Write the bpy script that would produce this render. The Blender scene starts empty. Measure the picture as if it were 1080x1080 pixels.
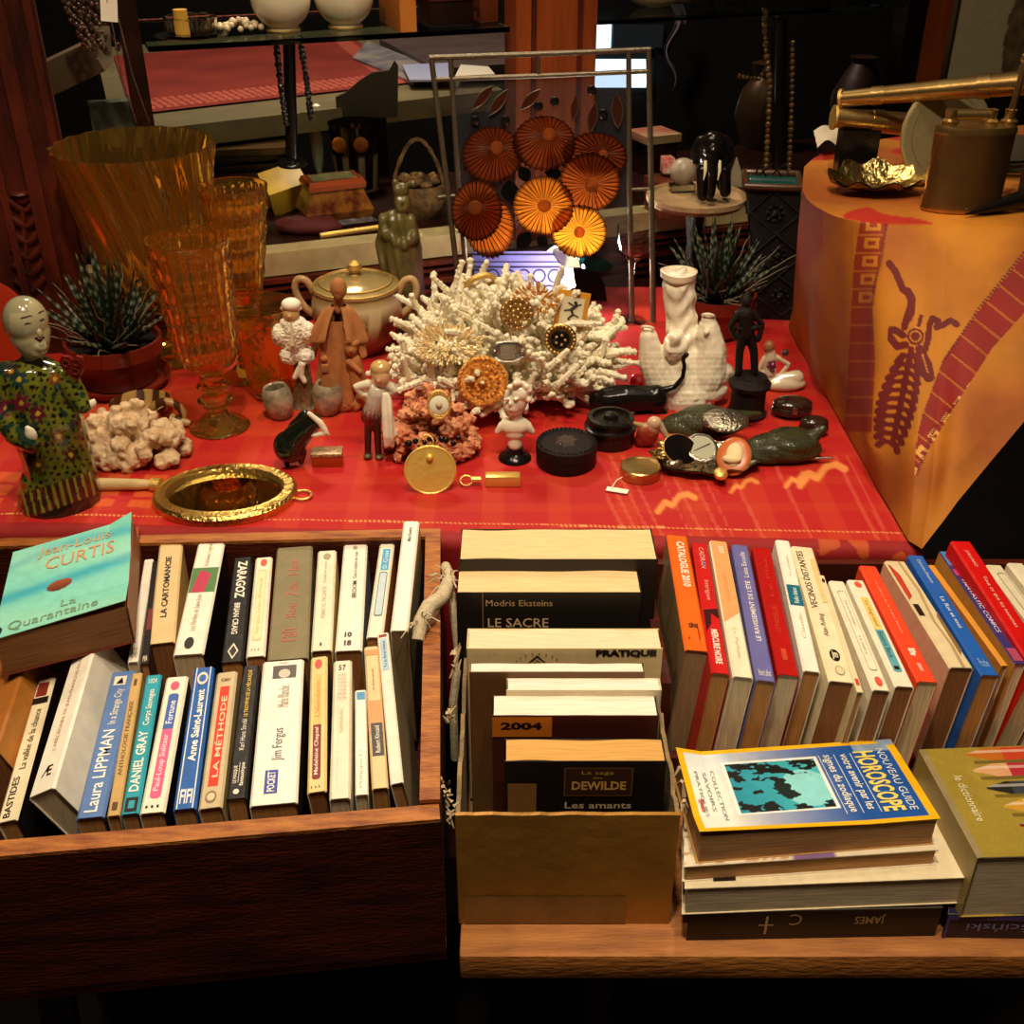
import bpy, bmesh, math, random
import numpy as np
from mathutils import Vector as V, Matrix, noise
sc = bpy.context.scene
COL = sc.collection
R = math.radians
CZ = 1.28; PITCH = R(31); FPX = 1200.0
FW = V((0, math.cos(PITCH), -math.sin(PITCH))); UP = V((0, math.sin(PITCH), math.cos(PITCH))); RT = V((1, 0, 0))
CAM = V((0, 0, CZ))
def ray(px, py): return FW + RT*((px-540)/FPX) + UP*((540-py)/FPX)
def P(px, py, z):                      # point of the photo on the horizontal plane z
    d = ray(px, py); return CAM + d*((z-CZ)/d.z)
def PY(px, py, Y):                     # point of the photo on the upright plane at distance Y
    d = ray(px, py); return CAM + d*(Y/d.y)
def sc_at(p): return (p-CAM).dot(FW)/FPX   # metres per photo pixel at p
T = 0.74                               # height of the red table
rnd = random.Random(7)
def rgb(h, k=1.0):
    h = h.lstrip('#'); c = [int(h[i:i+2], 16)/255 for i in (0, 2, 4)]
    return tuple(((x/12.92) if x <= 0.04045 else ((x+0.055)/1.055)**2.4)*k for x in c)
# ------------------------------------------------------------ materials
_m = {}
def mat(name, col=(.8,.8,.8), rough=.5, metal=0, spec=.5, trans=0, ior=1.45, bump=0, bscale=200, var=0, vscale=30, emit=None, es=0, vcol=False, sss=0, coat=0, col2=None, wave=None, alpha=1, stretch=(1,1,1), detail=4):
    if name in _m: return _m[name]
    m = bpy.data.materials.new(name); m.use_nodes = True; nt = m.node_tree; N = nt.nodes; L = nt.links
    b = N['Principled BSDF']
    if isinstance(col, str): col = rgb(col)
    if isinstance(col2, str): col2 = rgb(col2)
    b.inputs['Base Color'].default_value = (*col, 1); b.inputs['Roughness'].default_value = rough
    b.inputs['Metallic'].default_value = metal; b.inputs['Specular IOR Level'].default_value = spec
    b.inputs['Transmission Weight'].default_value = trans; b.inputs['IOR'].default_value = ior
    b.inputs['Coat Weight'].default_value = coat; b.inputs['Alpha'].default_value = alpha
    if coat: b.inputs['Coat Roughness'].default_value = .08
    if sss: b.inputs['Subsurface Weight'].default_value = sss; b.inputs['Subsurface Scale'].default_value = .01
    if emit is not None:
        b.inputs['Emission Color'].default_value = (*emit, 1); b.inputs['Emission Strength'].default_value = es
    tc = N.new('ShaderNodeTexCoord'); mp = N.new('ShaderNodeMapping'); mp.inputs['Scale'].default_value = stretch
    L.new(tc.outputs['Object'], mp.inputs['Vector'])
    src = None
    if vcol:
        a = N.new('ShaderNodeAttribute'); a.attribute_name = 'Col'; src = a.outputs['Color']; L.new(src, b.inputs['Base Color'])
    if wave:
        w = N.new('ShaderNodeTexWave'); w.inputs['Scale'].default_value = wave; w.inputs['Distortion'].default_value = 4; w.inputs['Detail'].default_value = 3; w.inputs['Detail Scale'].default_value = 1.5
        L.new(mp.outputs[0], w.inputs['Vector'])
    if var or col2:
        n = N.new('ShaderNodeTexNoise'); n.inputs['Scale'].default_value = vscale; n.inputs['Detail'].default_value = detail; n.inputs['Roughness'].default_value = .6
        L.new(mp.outputs[0], n.inputs['Vector'])
        r = N.new('ShaderNodeValToRGB'); r.color_ramp.elements[0].position = .35; r.color_ramp.elements[1].position = .68
        L.new((w if wave else n).outputs['Fac'], r.inputs['Fac'])
        if col2 and not vcol:
            r.color_ramp.elements[0].color = (*col, 1); r.color_ramp.elements[1].color = (*col2, 1); L.new(r.outputs[0], b.inputs['Base Color'])
        else:
            r.color_ramp.elements[0].color = (1-var,)*3+(1,); r.color_ramp.elements[1].color = (1, 1, 1, 1)
            x = N.new('ShaderNodeMix'); x.data_type = 'RGBA'; x.blend_type = 'MULTIPLY'; x.inputs['Factor'].default_value = 1
            if src: L.new(src, x.inputs[6])
            else: x.inputs[6].default_value = (*col, 1)
            L.new(r.outputs[0], x.inputs[7]); L.new(x.outputs[2], b.inputs['Base Color'])
    if bump:
        n2 = N.new('ShaderNodeTexNoise'); n2.inputs['Scale'].default_value = bscale; n2.inputs['Detail'].default_value = 3
        L.new(mp.outputs[0], n2.inputs['Vector'])
        bp = N.new('ShaderNodeBump'); bp.inputs['Strength'].default_value = bump; bp.inputs['Distance'].default_value = .002
        L.new(n2.outputs['Fac'], bp.inputs['Height']); L.new(bp.outputs[0], b.inputs['Normal'])
    _m[name] = m; return m
def paint(col, rough=.45, **k):        # a plain coloured print / card material
    if isinstance(col, str): nm = 'print_'+col.strip('#'); 
    else: nm = 'print_%02x%02x%02x' % tuple(int(c*255) for c in col)
    return mat(nm+('_%d' % int(rough*100)), col, rough, **k)
# ------------------------------------------------------------ mesh builder
class MB:
    def __init__(s): s.v = []; s.f = []; s.c = []; s.m = []; s.mi = 0; s.col = (1, 1, 1)
    def add(s, vs, fs):
        o = len(s.v); s.v += [tuple(x) for x in vs]; s.c += [s.col]*len(vs)
        s.f += [tuple(i+o for i in f) for f in fs]; s.m += [s.mi]*len(fs); return s
    def box(s, c, d, rot=None, bev=0):
        c = V(c); x, y, z = d[0]/2, d[1]/2, d[2]/2
        if bev:
            bm = bmesh.new(); bmesh.ops.create_cube(bm, size=1)
            for w in bm.verts: w.co = V((w.co.x*d[0], w.co.y*d[1], w.co.z*d[2]))
            bmesh.ops.bevel(bm, geom=list(bm.edges), offset=bev, segments=2, affect='EDGES', profile=.6)
            bm.verts.index_update(); vs = [w.co.copy() for w in bm.verts]; fs = [[w.index for w in f.verts] for f in bm.faces]; bm.free()
        else:
            vs = [V((a, b, e)) for e in (-z, z) for b in (-y, y) for a in (-x, x)]
            fs = [(0,2,3,1), (4,5,7,6), (0,1,5,4), (2,6,7,3), (0,4,6,2), (1,3,7,5)]
        if rot is not None: vs = [rot @ w for w in vs]
        return s.add([w+c for w in vs], fs)
    def hexa(s, lo, hi):               # 4 bottom corners ccw, 4 top corners
        return s.add(list(lo)+list(hi), [(3,2,1,0), (4,5,6,7), (0,1,5,4), (1,2,6,5), (2,3,7,6), (3,0,4,7)])
    def lathe(s, prof, c, n=32, rot=None, sx=1, sy=1, cap=True, fn=None):
        c = V(c); vs = []; fs = []
        for j, (r, z) in enumerate(prof):
            for i in range(n):
                a = 2*math.pi*i/n; k = fn(a, j/(len(prof)-1), r) if fn else r
                w = V((k*math.cos(a)*sx, k*math.sin(a)*sy, z)); w = rot @ w if rot is not None else w; vs.append(w+c)
        for j in range(len(prof)-1):
            for i in range(n): fs.append((j*n+i, j*n+(i+1) % n, (j+1)*n+(i+1) % n, (j+1)*n+i))
        if cap:
            if prof[0][0] > 1e-6: fs.append(tuple(range(n))[::-1])
            if prof[-1][0] > 1e-6: fs.append(tuple(range((len(prof)-1)*n, len(prof)*n)))
        return s.add(vs, fs)
    def tube(s, pts, rad, n=8, cap=True, close=False):
        pts = [V(p) for p in pts]; m = len(pts)
        if not hasattr(rad, '__len__'): rad = [rad]*m
        vs = []; fs = []; up = V((.13, .21, 1)).normalized(); pn = None
        for j in range(m):
            if close: d = pts[(j+1) % m]-pts[j-1]
            else: d = pts[min(j+1, m-1)]-pts[max(j-1, 0)]
            d = d.normalized() if d.length > 1e-9 else V((0, 0, 1))
            if pn is None:
                pn = d.cross(up); pn = pn.normalized() if pn.length > .05 else d.cross(V((1, 0, 0))).normalized()
            pn = (pn-d*pn.dot(d)); pn = pn.normalized() if pn.length > 1e-6 else d.orthogonal().normalized(); q = d.cross(pn)
            for i in range(n):
                a = 2*math.pi*i/n; vs.append(pts[j]+(pn*math.cos(a)+q*math.sin(a))*rad[j])
        for j in range(m if close else m-1):
            k = (j+1) % m
            for i in range(n): fs.append((j*n+i, j*n+(i+1) % n, k*n+(i+1) % n, k*n+i))
        if cap and not close: fs += [tuple(range(n))[::-1], tuple(range((m-1)*n, m*n))]
        return s.add(vs, fs)
    def ell(s, c, r, rot=None, n=16, m=10, fn=None):
        if not hasattr(r, '__len__'): r = (r, r, r)
        c = V(c); vs = [V((0, 0, -1))]; fs = []
        for j in range(1, m):
            t = math.pi*j/m-math.pi/2
            for i in range(n):
                a = 2*math.pi*i/n; vs.append(V((math.cos(t)*math.cos(a), math.cos(t)*math.sin(a), math.sin(t))))
        vs.append(V((0, 0, 1)))
        for i in range(n): fs.append((0, 1+(i+1) % n, 1+i))
        for j in range(m-2):
            for i in range(n): fs.append((1+j*n+i, 1+j*n+(i+1) % n, 1+(j+1)*n+(i+1) % n, 1+(j+1)*n+i))
        o = 1+(m-2)*n
        for i in range(n): fs.append((o+i, o+(i+1) % n, len(vs)-1))
        out = []
        for w in vs:
            k = fn(w) if fn else 1
            w = V((w.x*r[0], w.y*r[1], w.z*r[2]))*k
            if rot is not None: w = rot @ w
            out.append(w+c)
        return s.add(out, fs)
    def prism(s, poly, o, x, y, th):   # polygon in the plane o + a*x + b*y, thickness th along the normal
        o = V(o); x = V(x); y = V(y); nn = x.cross(y).normalized()*th; n = len(poly)
        a = [o+x*p[0]+y*p[1] for p in poly]
        return s.add(a+[w+nn for w in a], [tuple(range(n))[::-1], tuple(range(n, 2*n))]+[(i, (i+1) % n, n+(i+1) % n, n+i) for i in range(n)])
    def grid(s, fn, nu, nv, cf=None):
        o = len(s.v); 
        for j in range(nv+1):
            for i in range(nu+1):
                s.v.append(tuple(fn(i/nu, j/nv))); s.c.append(cf(i/nu, j/nv) if cf else s.col)
        for j in range(nv):
            for i in range(nu):
                a = o+j*(nu+1)+i; s.f.append((a, a+1, a+nu+2, a+nu+1)); s.m.append(s.mi)
        return s
    def torus(s, c, R_, r, rot=None, n=28, m=8, sx=1, sy=1):
        pts = []
        for i in range(n):
            a = 2*math.pi*i/n; w = V((R_*math.cos(a)*sx, R_*math.sin(a)*sy, 0)); pts.append((rot @ w if rot is not None else w)+V(c))
        return s.tube(pts, r, m, close=True)
def rot_to(d, roll=0):                 # rotation taking +Z to d
    return V(d).to_track_quat('Z', 'Y').to_matrix() @ Matrix.Rotation(roll, 3, 'Z')
def rx(a): return Matrix.Rotation(R(a), 3, 'X')
def ry(a): return Matrix.Rotation(R(a), 3, 'Y')
def rz(a): return Matrix.Rotation(R(a), 3, 'Z')
def smooth_path(pts, k=5):
    pts = [V(p) for p in pts]; out = []
    for i in range(len(pts)-1):
        a, b, c, d = pts[max(i-1, 0)], pts[i], pts[i+1], pts[min(i+2, len(pts)-1)]
        for j in range(k):
            t = j/k; out.append(.5*((2*b)+(c-a)*t+(2*a-5*b+4*c-d)*t*t+(3*b-a-3*c+d)*t**3))
    return out+[pts[-1]]
# ------------------------------------------------------------ objects
def wloc(o):
    p = V((0, 0, 0))
    while o: p += o.location; o = o.parent
    return p
def tagp(o, label=None, cat=None, group=None, kind=None):
    if label: o['label'] = label
    if cat: o['category'] = cat
    if group: o['group'] = group
    if kind: o['kind'] = kind
    return o
def thing(name, label, cat, loc, group=None):
    o = bpy.data.objects.new(name, None); COL.objects.link(o); o.location = V(loc); o.empty_display_size = .01
    return tagp(o, label, cat, group)
def obj(name, mb, mats, parent=None, smooth=True, label=None, cat=None, group=None, kind=None, angle=38, sub=0):
    me = bpy.data.meshes.new(name); off = wloc(parent) if parent else V((0, 0, 0))
    if parent is None and cat:         # put the origin of a one-mesh thing at its base
        a = np.array(mb.v); off = V(((a[:,0].min()+a[:,0].max())/2, (a[:,1].min()+a[:,1].max())/2, a[:,2].min()))
    me.from_pydata([(x-off.x, y-off.y, z-off.z) for x, y, z in mb.v], [], mb.f)
    if not isinstance(mats, (list, tuple)): mats = [mats]
    for m in mats: me.materials.append(m)
    if len(mats) > 1: me.polygons.foreach_set('material_index', mb.m)
    ca = me.color_attributes.new('Col', 'FLOAT_COLOR', 'POINT')
    if len(mb.c): ca.data.foreach_set('color', np.hstack([np.array(mb.c, dtype=np.float32).reshape(-1, 3), np.ones((len(mb.c), 1), np.float32)]).ravel())
    me.validate(); me.update()
    bm = bmesh.new(); bm.from_mesh(me); bmesh.ops.recalc_face_normals(bm, faces=bm.faces)
    if smooth:
        for f in bm.faces: f.smooth = True
        for e in bm.edges:
            if len(e.link_faces) == 2 and e.calc_face_angle(0) > R(angle): e.smooth = False
    bm.to_mesh(me); bm.free()
    o = bpy.data.objects.new(name, me); COL.objects.link(o)
    if parent: o.parent = parent
    else: o.location = off
    if sub:
        md = o.modifiers.new('sub', 'SUBSURF'); md.levels = sub; md.render_levels = sub
    return tagp(o, label, cat, group, kind)
def remesh(mb, vox, smooth=4, disp=None, cf=None, cols=None):
    """fuse the shapes of mb to one continuous surface; returns a new MB, coloured by cf(point)"""
    me = bpy.data.meshes.new('tmp'); me.from_pydata(mb.v, [], mb.f); me.update()
    o = bpy.data.objects.new('tmp', me); COL.objects.link(o)
    md = o.modifiers.new('r', 'REMESH'); md.mode = 'VOXEL'; md.voxel_size = vox
    if smooth: sm = o.modifiers.new('s', 'SMOOTH'); sm.iterations = smooth; sm.factor = .5
    dg = bpy.context.evaluated_depsgraph_get(); dg.update(); e = o.evaluated_get(dg).to_mesh()
    r = MB(); r.v = [tuple(v.co) for v in e.vertices]; r.f = [tuple(p.vertices) for p in e.polygons]; r.m = [0]*len(r.f)
    nor = [v.normal.copy() for v in e.vertices]
    if disp: r.v = [tuple(V(p)+n*disp(V(p))) for p, n in zip(r.v, nor)]
    if cols is not None:               # nearest source colour
        from mathutils.kdtree import KDTree
        kd = KDTree(len(mb.v))
        for i, p in enumerate(mb.v): kd.insert(p, i)
        kd.balance(); r.c = []
        for p in r.v:
            acc = V((0, 0, 0)); ws = 0
            for q, i, d in kd.find_n(p, 7):
                w = 1/(d*d+1e-8); acc += V(mb.c[i])*w; ws += w
            r.c.append(tuple(acc/ws))
    else: r.c = [(cf(V(p)) if cf else (1, 1, 1)) for p in r.v]
    o.evaluated_get(dg).to_mesh_clear(); bpy.data.objects.remove(o); bpy.data.meshes.remove(me)
    return r
# ------------------------------------------------------------ lettering
_t = {}
def glyphs(s, bold=0, shear=0):
    k = (s, bold, shear)
    if k in _t: return _t[k]
    cu = bpy.data.curves.new('t', 'FONT'); cu.body = s; cu.size = 1; cu.offset = bold; cu.shear = shear; cu.resolution_u = 2
    o = bpy.data.objects.new('t', cu); COL.objects.link(o)
    dg = bpy.context.evaluated_depsgraph_get(); dg.update(); e = o.evaluated_get(dg).to_mesh()
    vs = np.array([tuple(v.co) for v in e.vertices]) if len(e.vertices) else np.zeros((1, 3)); fs = [tuple(p.vertices) for p in e.polygons]
    o.evaluated_get(dg).to_mesh_clear(); bpy.data.objects.remove(o); bpy.data.curves.remove(cu)
    lo = vs.min(0); hi = vs.max(0); vs = (vs-lo)/np.maximum(hi-lo, 1e-6)
    _t[k] = (vs, fs, (hi-lo)[0]/max((hi-lo)[1], 1e-6)); return _t[k]
def text(mb, s, o, x, y, bold=.01, shear=0, lift=.0004, bend=None):   # fills the box o, o+x, o+y
    vs, fs, ar = glyphs(s, bold, shear); o = V(o); x = V(x); y = V(y); n = x.cross(y).normalized()*lift
    pts = [o+x*a+y*b+n for a, b, _ in vs]
    if bend: pts = [bend(p, a, b) for p, (a, b, _) in zip(pts, vs)]
    mb.add(pts, fs); return mb
def inpoly(x, y, poly):
    r = False; n = len(poly); j = n-1
    for i in range(n):
        xi, yi = poly[i]; xj, yj = poly[j]
        if (yi > y) != (yj > y) and x < (xj-xi)*(y-yi)/(yj-yi)+xi: r = not r
        j = i
    return r
def segd(x, y, a, b):
    dx, dy = b[0]-a[0], b[1]-a[1]; t = max(0, min(1, ((x-a[0])*dx+(y-a[1])*dy)/(dx*dx+dy*dy+1e-9)))
    return math.hypot(x-a[0]-t*dx, y-a[1]-t*dy)
# shared materials
GOLD = mat('gold', (.90,.58,.16), .34, .75, bump=.25, bscale=900)
GOLDM = mat('dull_gilt', (.70,.46,.13), .42, .75, bump=.5, bscale=700)
BRASS = mat('old_brass', (.60,.42,.15), .3, .95, bump=.06, bscale=300, col2=(.42,.26,.09), vscale=25)
SILVER = mat('old_silver', (.6,.56,.48), .3, 1, bump=.5, bscale=500, var=.5, vscale=90)
BLACKG = mat('black_gloss', (.006,.0045,.004), .2, spec=.35, bump=.08, bscale=300)
BLACKM = mat('black_carved', (.008,.005,.004), .42, spec=.3, bump=.7, bscale=900)
PORC = mat('white_porcelain', (.82,.74,.56), .16, sss=.1, coat=.5)
BISQUE = mat('white_bisque', (.84,.77,.62), .5, sss=.1, bump=.15, bscale=500)
CORALW = mat('white_coral_surface', (.88,.78,.56), .75, bump=.5, bscale=1100, sss=.12)
AMBER = mat('amber_glass', (.95,.60,.12), .03, trans=.97, ior=1.45)
CLEAR = mat('clear_glass', (.97,.97,.95), .01, trans=1, ior=1.45)
VC = mat('printed_colours', rough=.42, vcol=True, var=.12, vscale=120)
VCG = mat('glazed_colours', rough=.15, vcol=True, coat=.6)
VCM = mat('matte_colours', rough=.75, vcol=True, var=.2, vscale=200, bump=.3, bscale=700)
INK = paint('#15100c'); WHITEP = paint('#f2ead6')
# ============================================================ camera, world
cam = bpy.data.cameras.new('camera'); cam.sensor_width = 36; cam.lens = FPX/1080*36; cam.clip_start = .02
co = bpy.data.objects.new('camera', cam); COL.objects.link(co); co.location = CAM; co.rotation_euler = (R(90)-PITCH, 0, 0); sc.camera = co
w = bpy.data.worlds.new('world'); sc.world = w; w.use_nodes = True
w.node_tree.nodes['Background'].inputs[0].default_value = (1, .62, .34, 1); w.node_tree.nodes['Background'].inputs[1].default_value = .035
WOODR = mat('red_brown_wood', '#5a1f0e', .4, col2='#2c0d06', vscale=9, stretch=(1, 9, 1), bump=.3, bscale=60)
WOODC = mat('crate_wood', '#56200e', .5, spec=.3, col2='#2a0d06', vscale=14, stretch=(1, 6, 6), bump=.5, bscale=90)
WOODE = mat('worn_crate_edge', '#b5712f', .55, col2='#7a3c14', vscale=30, stretch=(1, 5, 5), bump=.6, bscale=120)
WOODP = mat('plank_wood', '#bd7a36', .6, col2='#8a4e20', vscale=10, stretch=(1, 7, 4), bump=.5, bscale=80)
WOODO = mat('orange_wood', '#8a3f16', .35, col2='#6a2c0f', vscale=14, stretch=(7, 7, .6), bump=.2, bscale=60)
WOODD = mat('dark_carved_wood', '#2a0f08', .32, col2='#160704', vscale=20, bump=.4, bscale=120)
SHADOWW = mat('dark_room_wall', '#120a07', .8, var=.4, vscale=6)
# ---------------- room shell
mb = MB().box((0, 1.5, -.02), (7, 6, .04)); obj('floor', mb, mat('dark_floor', '#0c0706', .6, col2='#1a0e09', vscale=7), kind='structure')
mb = MB().box((0, 3.6, 1.3), (7, .1, 2.8)); obj('wall_back', mb, SHADOWW, kind='structure')
mb = MB().box((-2.3, 1.5, 1.3), (.1, 6, 2.8)); obj('wall_left', mb, SHADOWW, kind='structure')
mb = MB().box((2.3, 1.5, 1.3), (.1, 6, 2.8)); obj('wall_right', mb, SHADOWW, kind='structure')
# ---------------- red display table
def yfront(x): return .862-.016*x/.4
CU = V((math.cos(R(20)), math.sin(R(20)), 0)); CN = V((-CU.y, CU.x, 0)); CO = V((-.135, 1.44, 0))
def Cp(px, py, d=0):                   # photo point on the cabinet front plane, d metres behind it
    r = ray(px, py); o = CO+CN*d; return CAM+r*((o-CAM).dot(CN)/r.dot(CN))
def ycab(x): return CO.y+(x-CO.x)*math.tan(R(20))
tt = thing('display_table', 'large low table under the red cloth, in front of the dark glass cabinet', 'table', (-.15, 1.1, 0))
mb = MB(); mb.hexa([(-.95, .90, .71), (.325, .87, .71), (.325, 1.42, .71), (-.95, 1.06, .71)], [(-.95, .90, T-.004), (.325, .87, T-.004), (.325, 1.42, T-.004), (-.95, 1.06, T-.004)])
obj('tabletop', mb, WOODD, tt)
for x, y in ((-.9, .95), (.28, .92), (.28, 1.36), (-.9, 1.04)): obj('leg', MB().box((x, y, .355), (.04, .04, .71)), WOODD, tt)
def clothpt(u, v):
    x = -.95+u*1.31; yf = yfront(x); yb = min(ycab(x)-.02, 1.50); zz = .0012*noise.noise(V((x*9, v*9, 0)))+.0008*noise.noise(V((x*31, v*31, 3)))
    if v < .78: k = v/.78; return (x, yb+(yf-yb)*k, T+zz)
    k = (v-.78)/.22; a = min(k*6, 1)*math.pi/2; r = .012
    return (x+.004*math.sin(x*60)*k, yf-r*math.sin(a)+.004*k*math.sin(x*45), T+zz-r*(1-math.cos(a))-max(0, k-1/6)*.22)
C_RED = V(rgb('#b0110c')); C_OR = V(rgb('#dc6a22')); C_DK = V(rgb('#8f0f10'))
def orn(px, py, cx, cy, s):            # a loose scroll ornament
    a = [(-40, 25), (-25, 5), (-10, 12), (5, -8), (22, -12), (38, -4)]
    return min(segd(px-cx, (py-cy), (a[i][0]*s, a[i][1]*s), (a[i+1][0]*s, a[i+1][1]*s)) for i in range(5))
def proj(p):
    q = V(p)-CAM; z = q.dot(FW); return 540+FPX*q.x/z, 540-FPX*q.dot(UP)/z
def clothcol(u, v):
    x, y, z = clothpt(u, v); px, py = proj((x, y, z)); yf = yfront(x)
    c = C_RED.copy()
    if v < .78:
        c = c.lerp(C_DK, .35*max(0, noise.noise(V((x*7, y*7, 1)))))
        gx = (x*1.0+50) % .062; gy = (y+50) % .05
        if gx < .02: c = c.lerp(C_OR, .10)
        if gy < .016: c = c.lerp(C_OR, .07)
        d = y-yf
        if .014 < d < .0165 and (x*230) % 1 < .55: c = C_OR.lerp(V((.8, .5, .2)), .4)
        if x < -.22 and .03 < d < .10 and ((x*28) % 1 < .6) and ((d*40) % 1 < .75): c = c.lerp(C_OR, .5)
        if x < -.18 and .18 < d < .3: c = c.lerp(C_OR, .35*(.5+noise.noise(V((x*20, y*20, 5)))))
        for cx, cy, s in ((714, 527, .5), (868, 497, .6), (785, 510, .35), (845, 503, .4)):
            if abs(px-cx) < 60 and abs(py-cy) < 45 and orn(px, py, cx, cy, s) < 8*s: c = c.lerp(C_OR.lerp(V((.8, .5, .15)), .3), max(0, min(1, (8*s-orn(px, py, cx, cy, s))/(4*s))))
        if 640 < px < 940 and 480 < py < 575 and noise.noise(V((px*.16-py*.08, 0, 9))) > .22: c = c.lerp(V(rgb('#e87a5a')), .22)  # diagonal light rays painted into the cloth colour
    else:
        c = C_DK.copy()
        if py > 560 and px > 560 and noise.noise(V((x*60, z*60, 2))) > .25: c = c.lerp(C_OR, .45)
    return tuple(c)
obj('red_tablecloth', MB().grid(clothpt, 640, 400, clothcol), mat('red_cotton', rough=.7, vcol=True, bump=.25, bscale=1500), smooth=True,
    label='red damask tablecloth with faint orange checks, spread over the low display table', cat='tablecloth')
# ---------------- draped orange cloth on a higher table at the right
ZT = .96
def poly3(ctrl, s):
    for i in range(len(ctrl)-1):
        if s <= ctrl[i+1][0] or i == len(ctrl)-2:
            a, b = ctrl[i], ctrl[i+1]; t = (s-a[0])/(b[0]-a[0]); return a[1].lerp(b[1], t)
def smoothpoly(ctrl, s, w=.06):
    acc = V((0, 0, 0)); 
    for k in range(-3, 4): acc += poly3(ctrl, min(max(s+k*w/3, 0), 1)) if 0 < s < 1 else poly3(ctrl, s)
    return acc/7
rowB = [(0, P(848, 176, ZT)), (.12, P(862, 163, ZT)), (.3, P(895, 152, ZT)), (.6, P(975, 140, ZT)), (1, P(1130, 128, ZT))]
rowT = [(0, P(846, 200, ZT)), (.12, P(852, 214, ZT)), (.3, P(880, 229, ZT)), (.5, P(925, 236, ZT)), (.75, P(1005, 236, ZT)), (1, P(1130, 238, ZT))]
rowH = [(0, P(831, 345, T+.003)), (.2, P(866, 408, T+.003)), (.45, P(912, 490, T+.003)), (.66, P(958, 571, T+.003)), (.72, PY(972, 580, .825)), (.82, PY(1010, 528, .85)), (1, PY(1130, 385, .93))]
def drape(u, v):
    if v < .18: return smoothpoly(rowB, u).lerp(smoothpoly(rowT, u), v/.18)
    t = (v-.18)/.82; a = smoothpoly(rowT, u); b = poly3(rowH, u)
    p = a.lerp(b, t); sag = math.sin(math.pi*min(1, t))
    out = (b-a); out.z = 0
    h = t**1.25; p.x = a.x+(b.x-a.x)*(.25*t**.45+.75*t**1.4); p.y = a.y+(b.y-a.y)*(.25*t**.4+.75*t**1.3); p.z = a.z+(b.z-a.z)*(t*.9+.1*t*t)-.0*sag
    f = .013*math.sin(u*19+1.5*t)*t**.7*(1-.6*(u < .15))+.006*math.sin(u*43+2)*t
    p.y += f*.6*(1 if u > .2 else .3)*min(1, (1-t)*6+.2); p.x += f*.5*min(1, (1-t)*6+.1)
    return p
CR = [(x/2.7+810, y/2.7+200) for x, y in ()]
def k2(pts): return [(x/2.7+810, y/2.7+200) for x, y in pts]
B1 = k2([(262, 95), (300, 75), (440, 58), (440, 75), (345, 95), (332, 130), (312, 240), (297, 330), (305, 480), (295, 690), (215, 700), (225, 560), (235, 380), (245, 200)])
B2 = k2([(740, 175), (600, 345), (500, 480), (470, 560), (440, 640), (425, 700), (415, 820), (440, 770), (540, 605), (640, 450), (740, 340)])
B3 = k2([(740, 660), (640, 770), (560, 870), (480, 1030), (500, 1040), (640, 860), (760, 720)])
D1 = k2([(336, 100), (322, 200), (305, 260), (296, 330)]); D2 = k2([(735, 172), (600, 340), (500, 490)]); D3 = k2([(540, 600), (470, 690), (425, 810)])
MO = []
for i in range(11):                    # feather lobes left and right of the quill
    t = i/10; qx = 408-48*t-10*t*t; qy = 470+250*t; L_ = 58*math.sin(.35+2.5*t)**.6+10
    MO.append(((qx, qy), (qx-L_*.6, qy+4-8*t), 7)); MO.append(((qx-L_*.6, qy+4-8*t), (qx-L_*.95, qy+20-14*t), 10.5)); MO.append(((qx, qy), (qx+L_*.40, qy+14-4*t), 7)); MO.append(((qx+L_*.40, qy+14-4*t), (qx+L_*.48, qy+34-8*t), 9.5))
MO.append(((408, 455), (355, 725), 9))
def chain(pts, r): 
    for i in range(len(pts)-1): MO.append((pts[i], pts[i+1], r))
chain([(345, 210), (362, 232), (375, 262), (384, 284), (405, 300), (407, 330), (396, 362), (388, 392)], 10); chain([(398, 290), (408, 310), (408, 345), (400, 365)], 12)
chain([(352, 400), (350, 425), (368, 447), (392, 442)], 11); chain([(360, 398), (385, 415)], 10)
chain([(432, 455), (455, 500), (462, 535)], 13); chain([(425, 470), (440, 520), (455, 540)], 9)
chain([(448, 455), (456, 425), (460, 385), (468, 366), (485, 375), (480, 392), (500, 385), (520, 372), (538, 384)], 9); chain([(430, 385), (436, 360)], 6)
chain([(420, 418), (421, 419)], 24)
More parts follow.
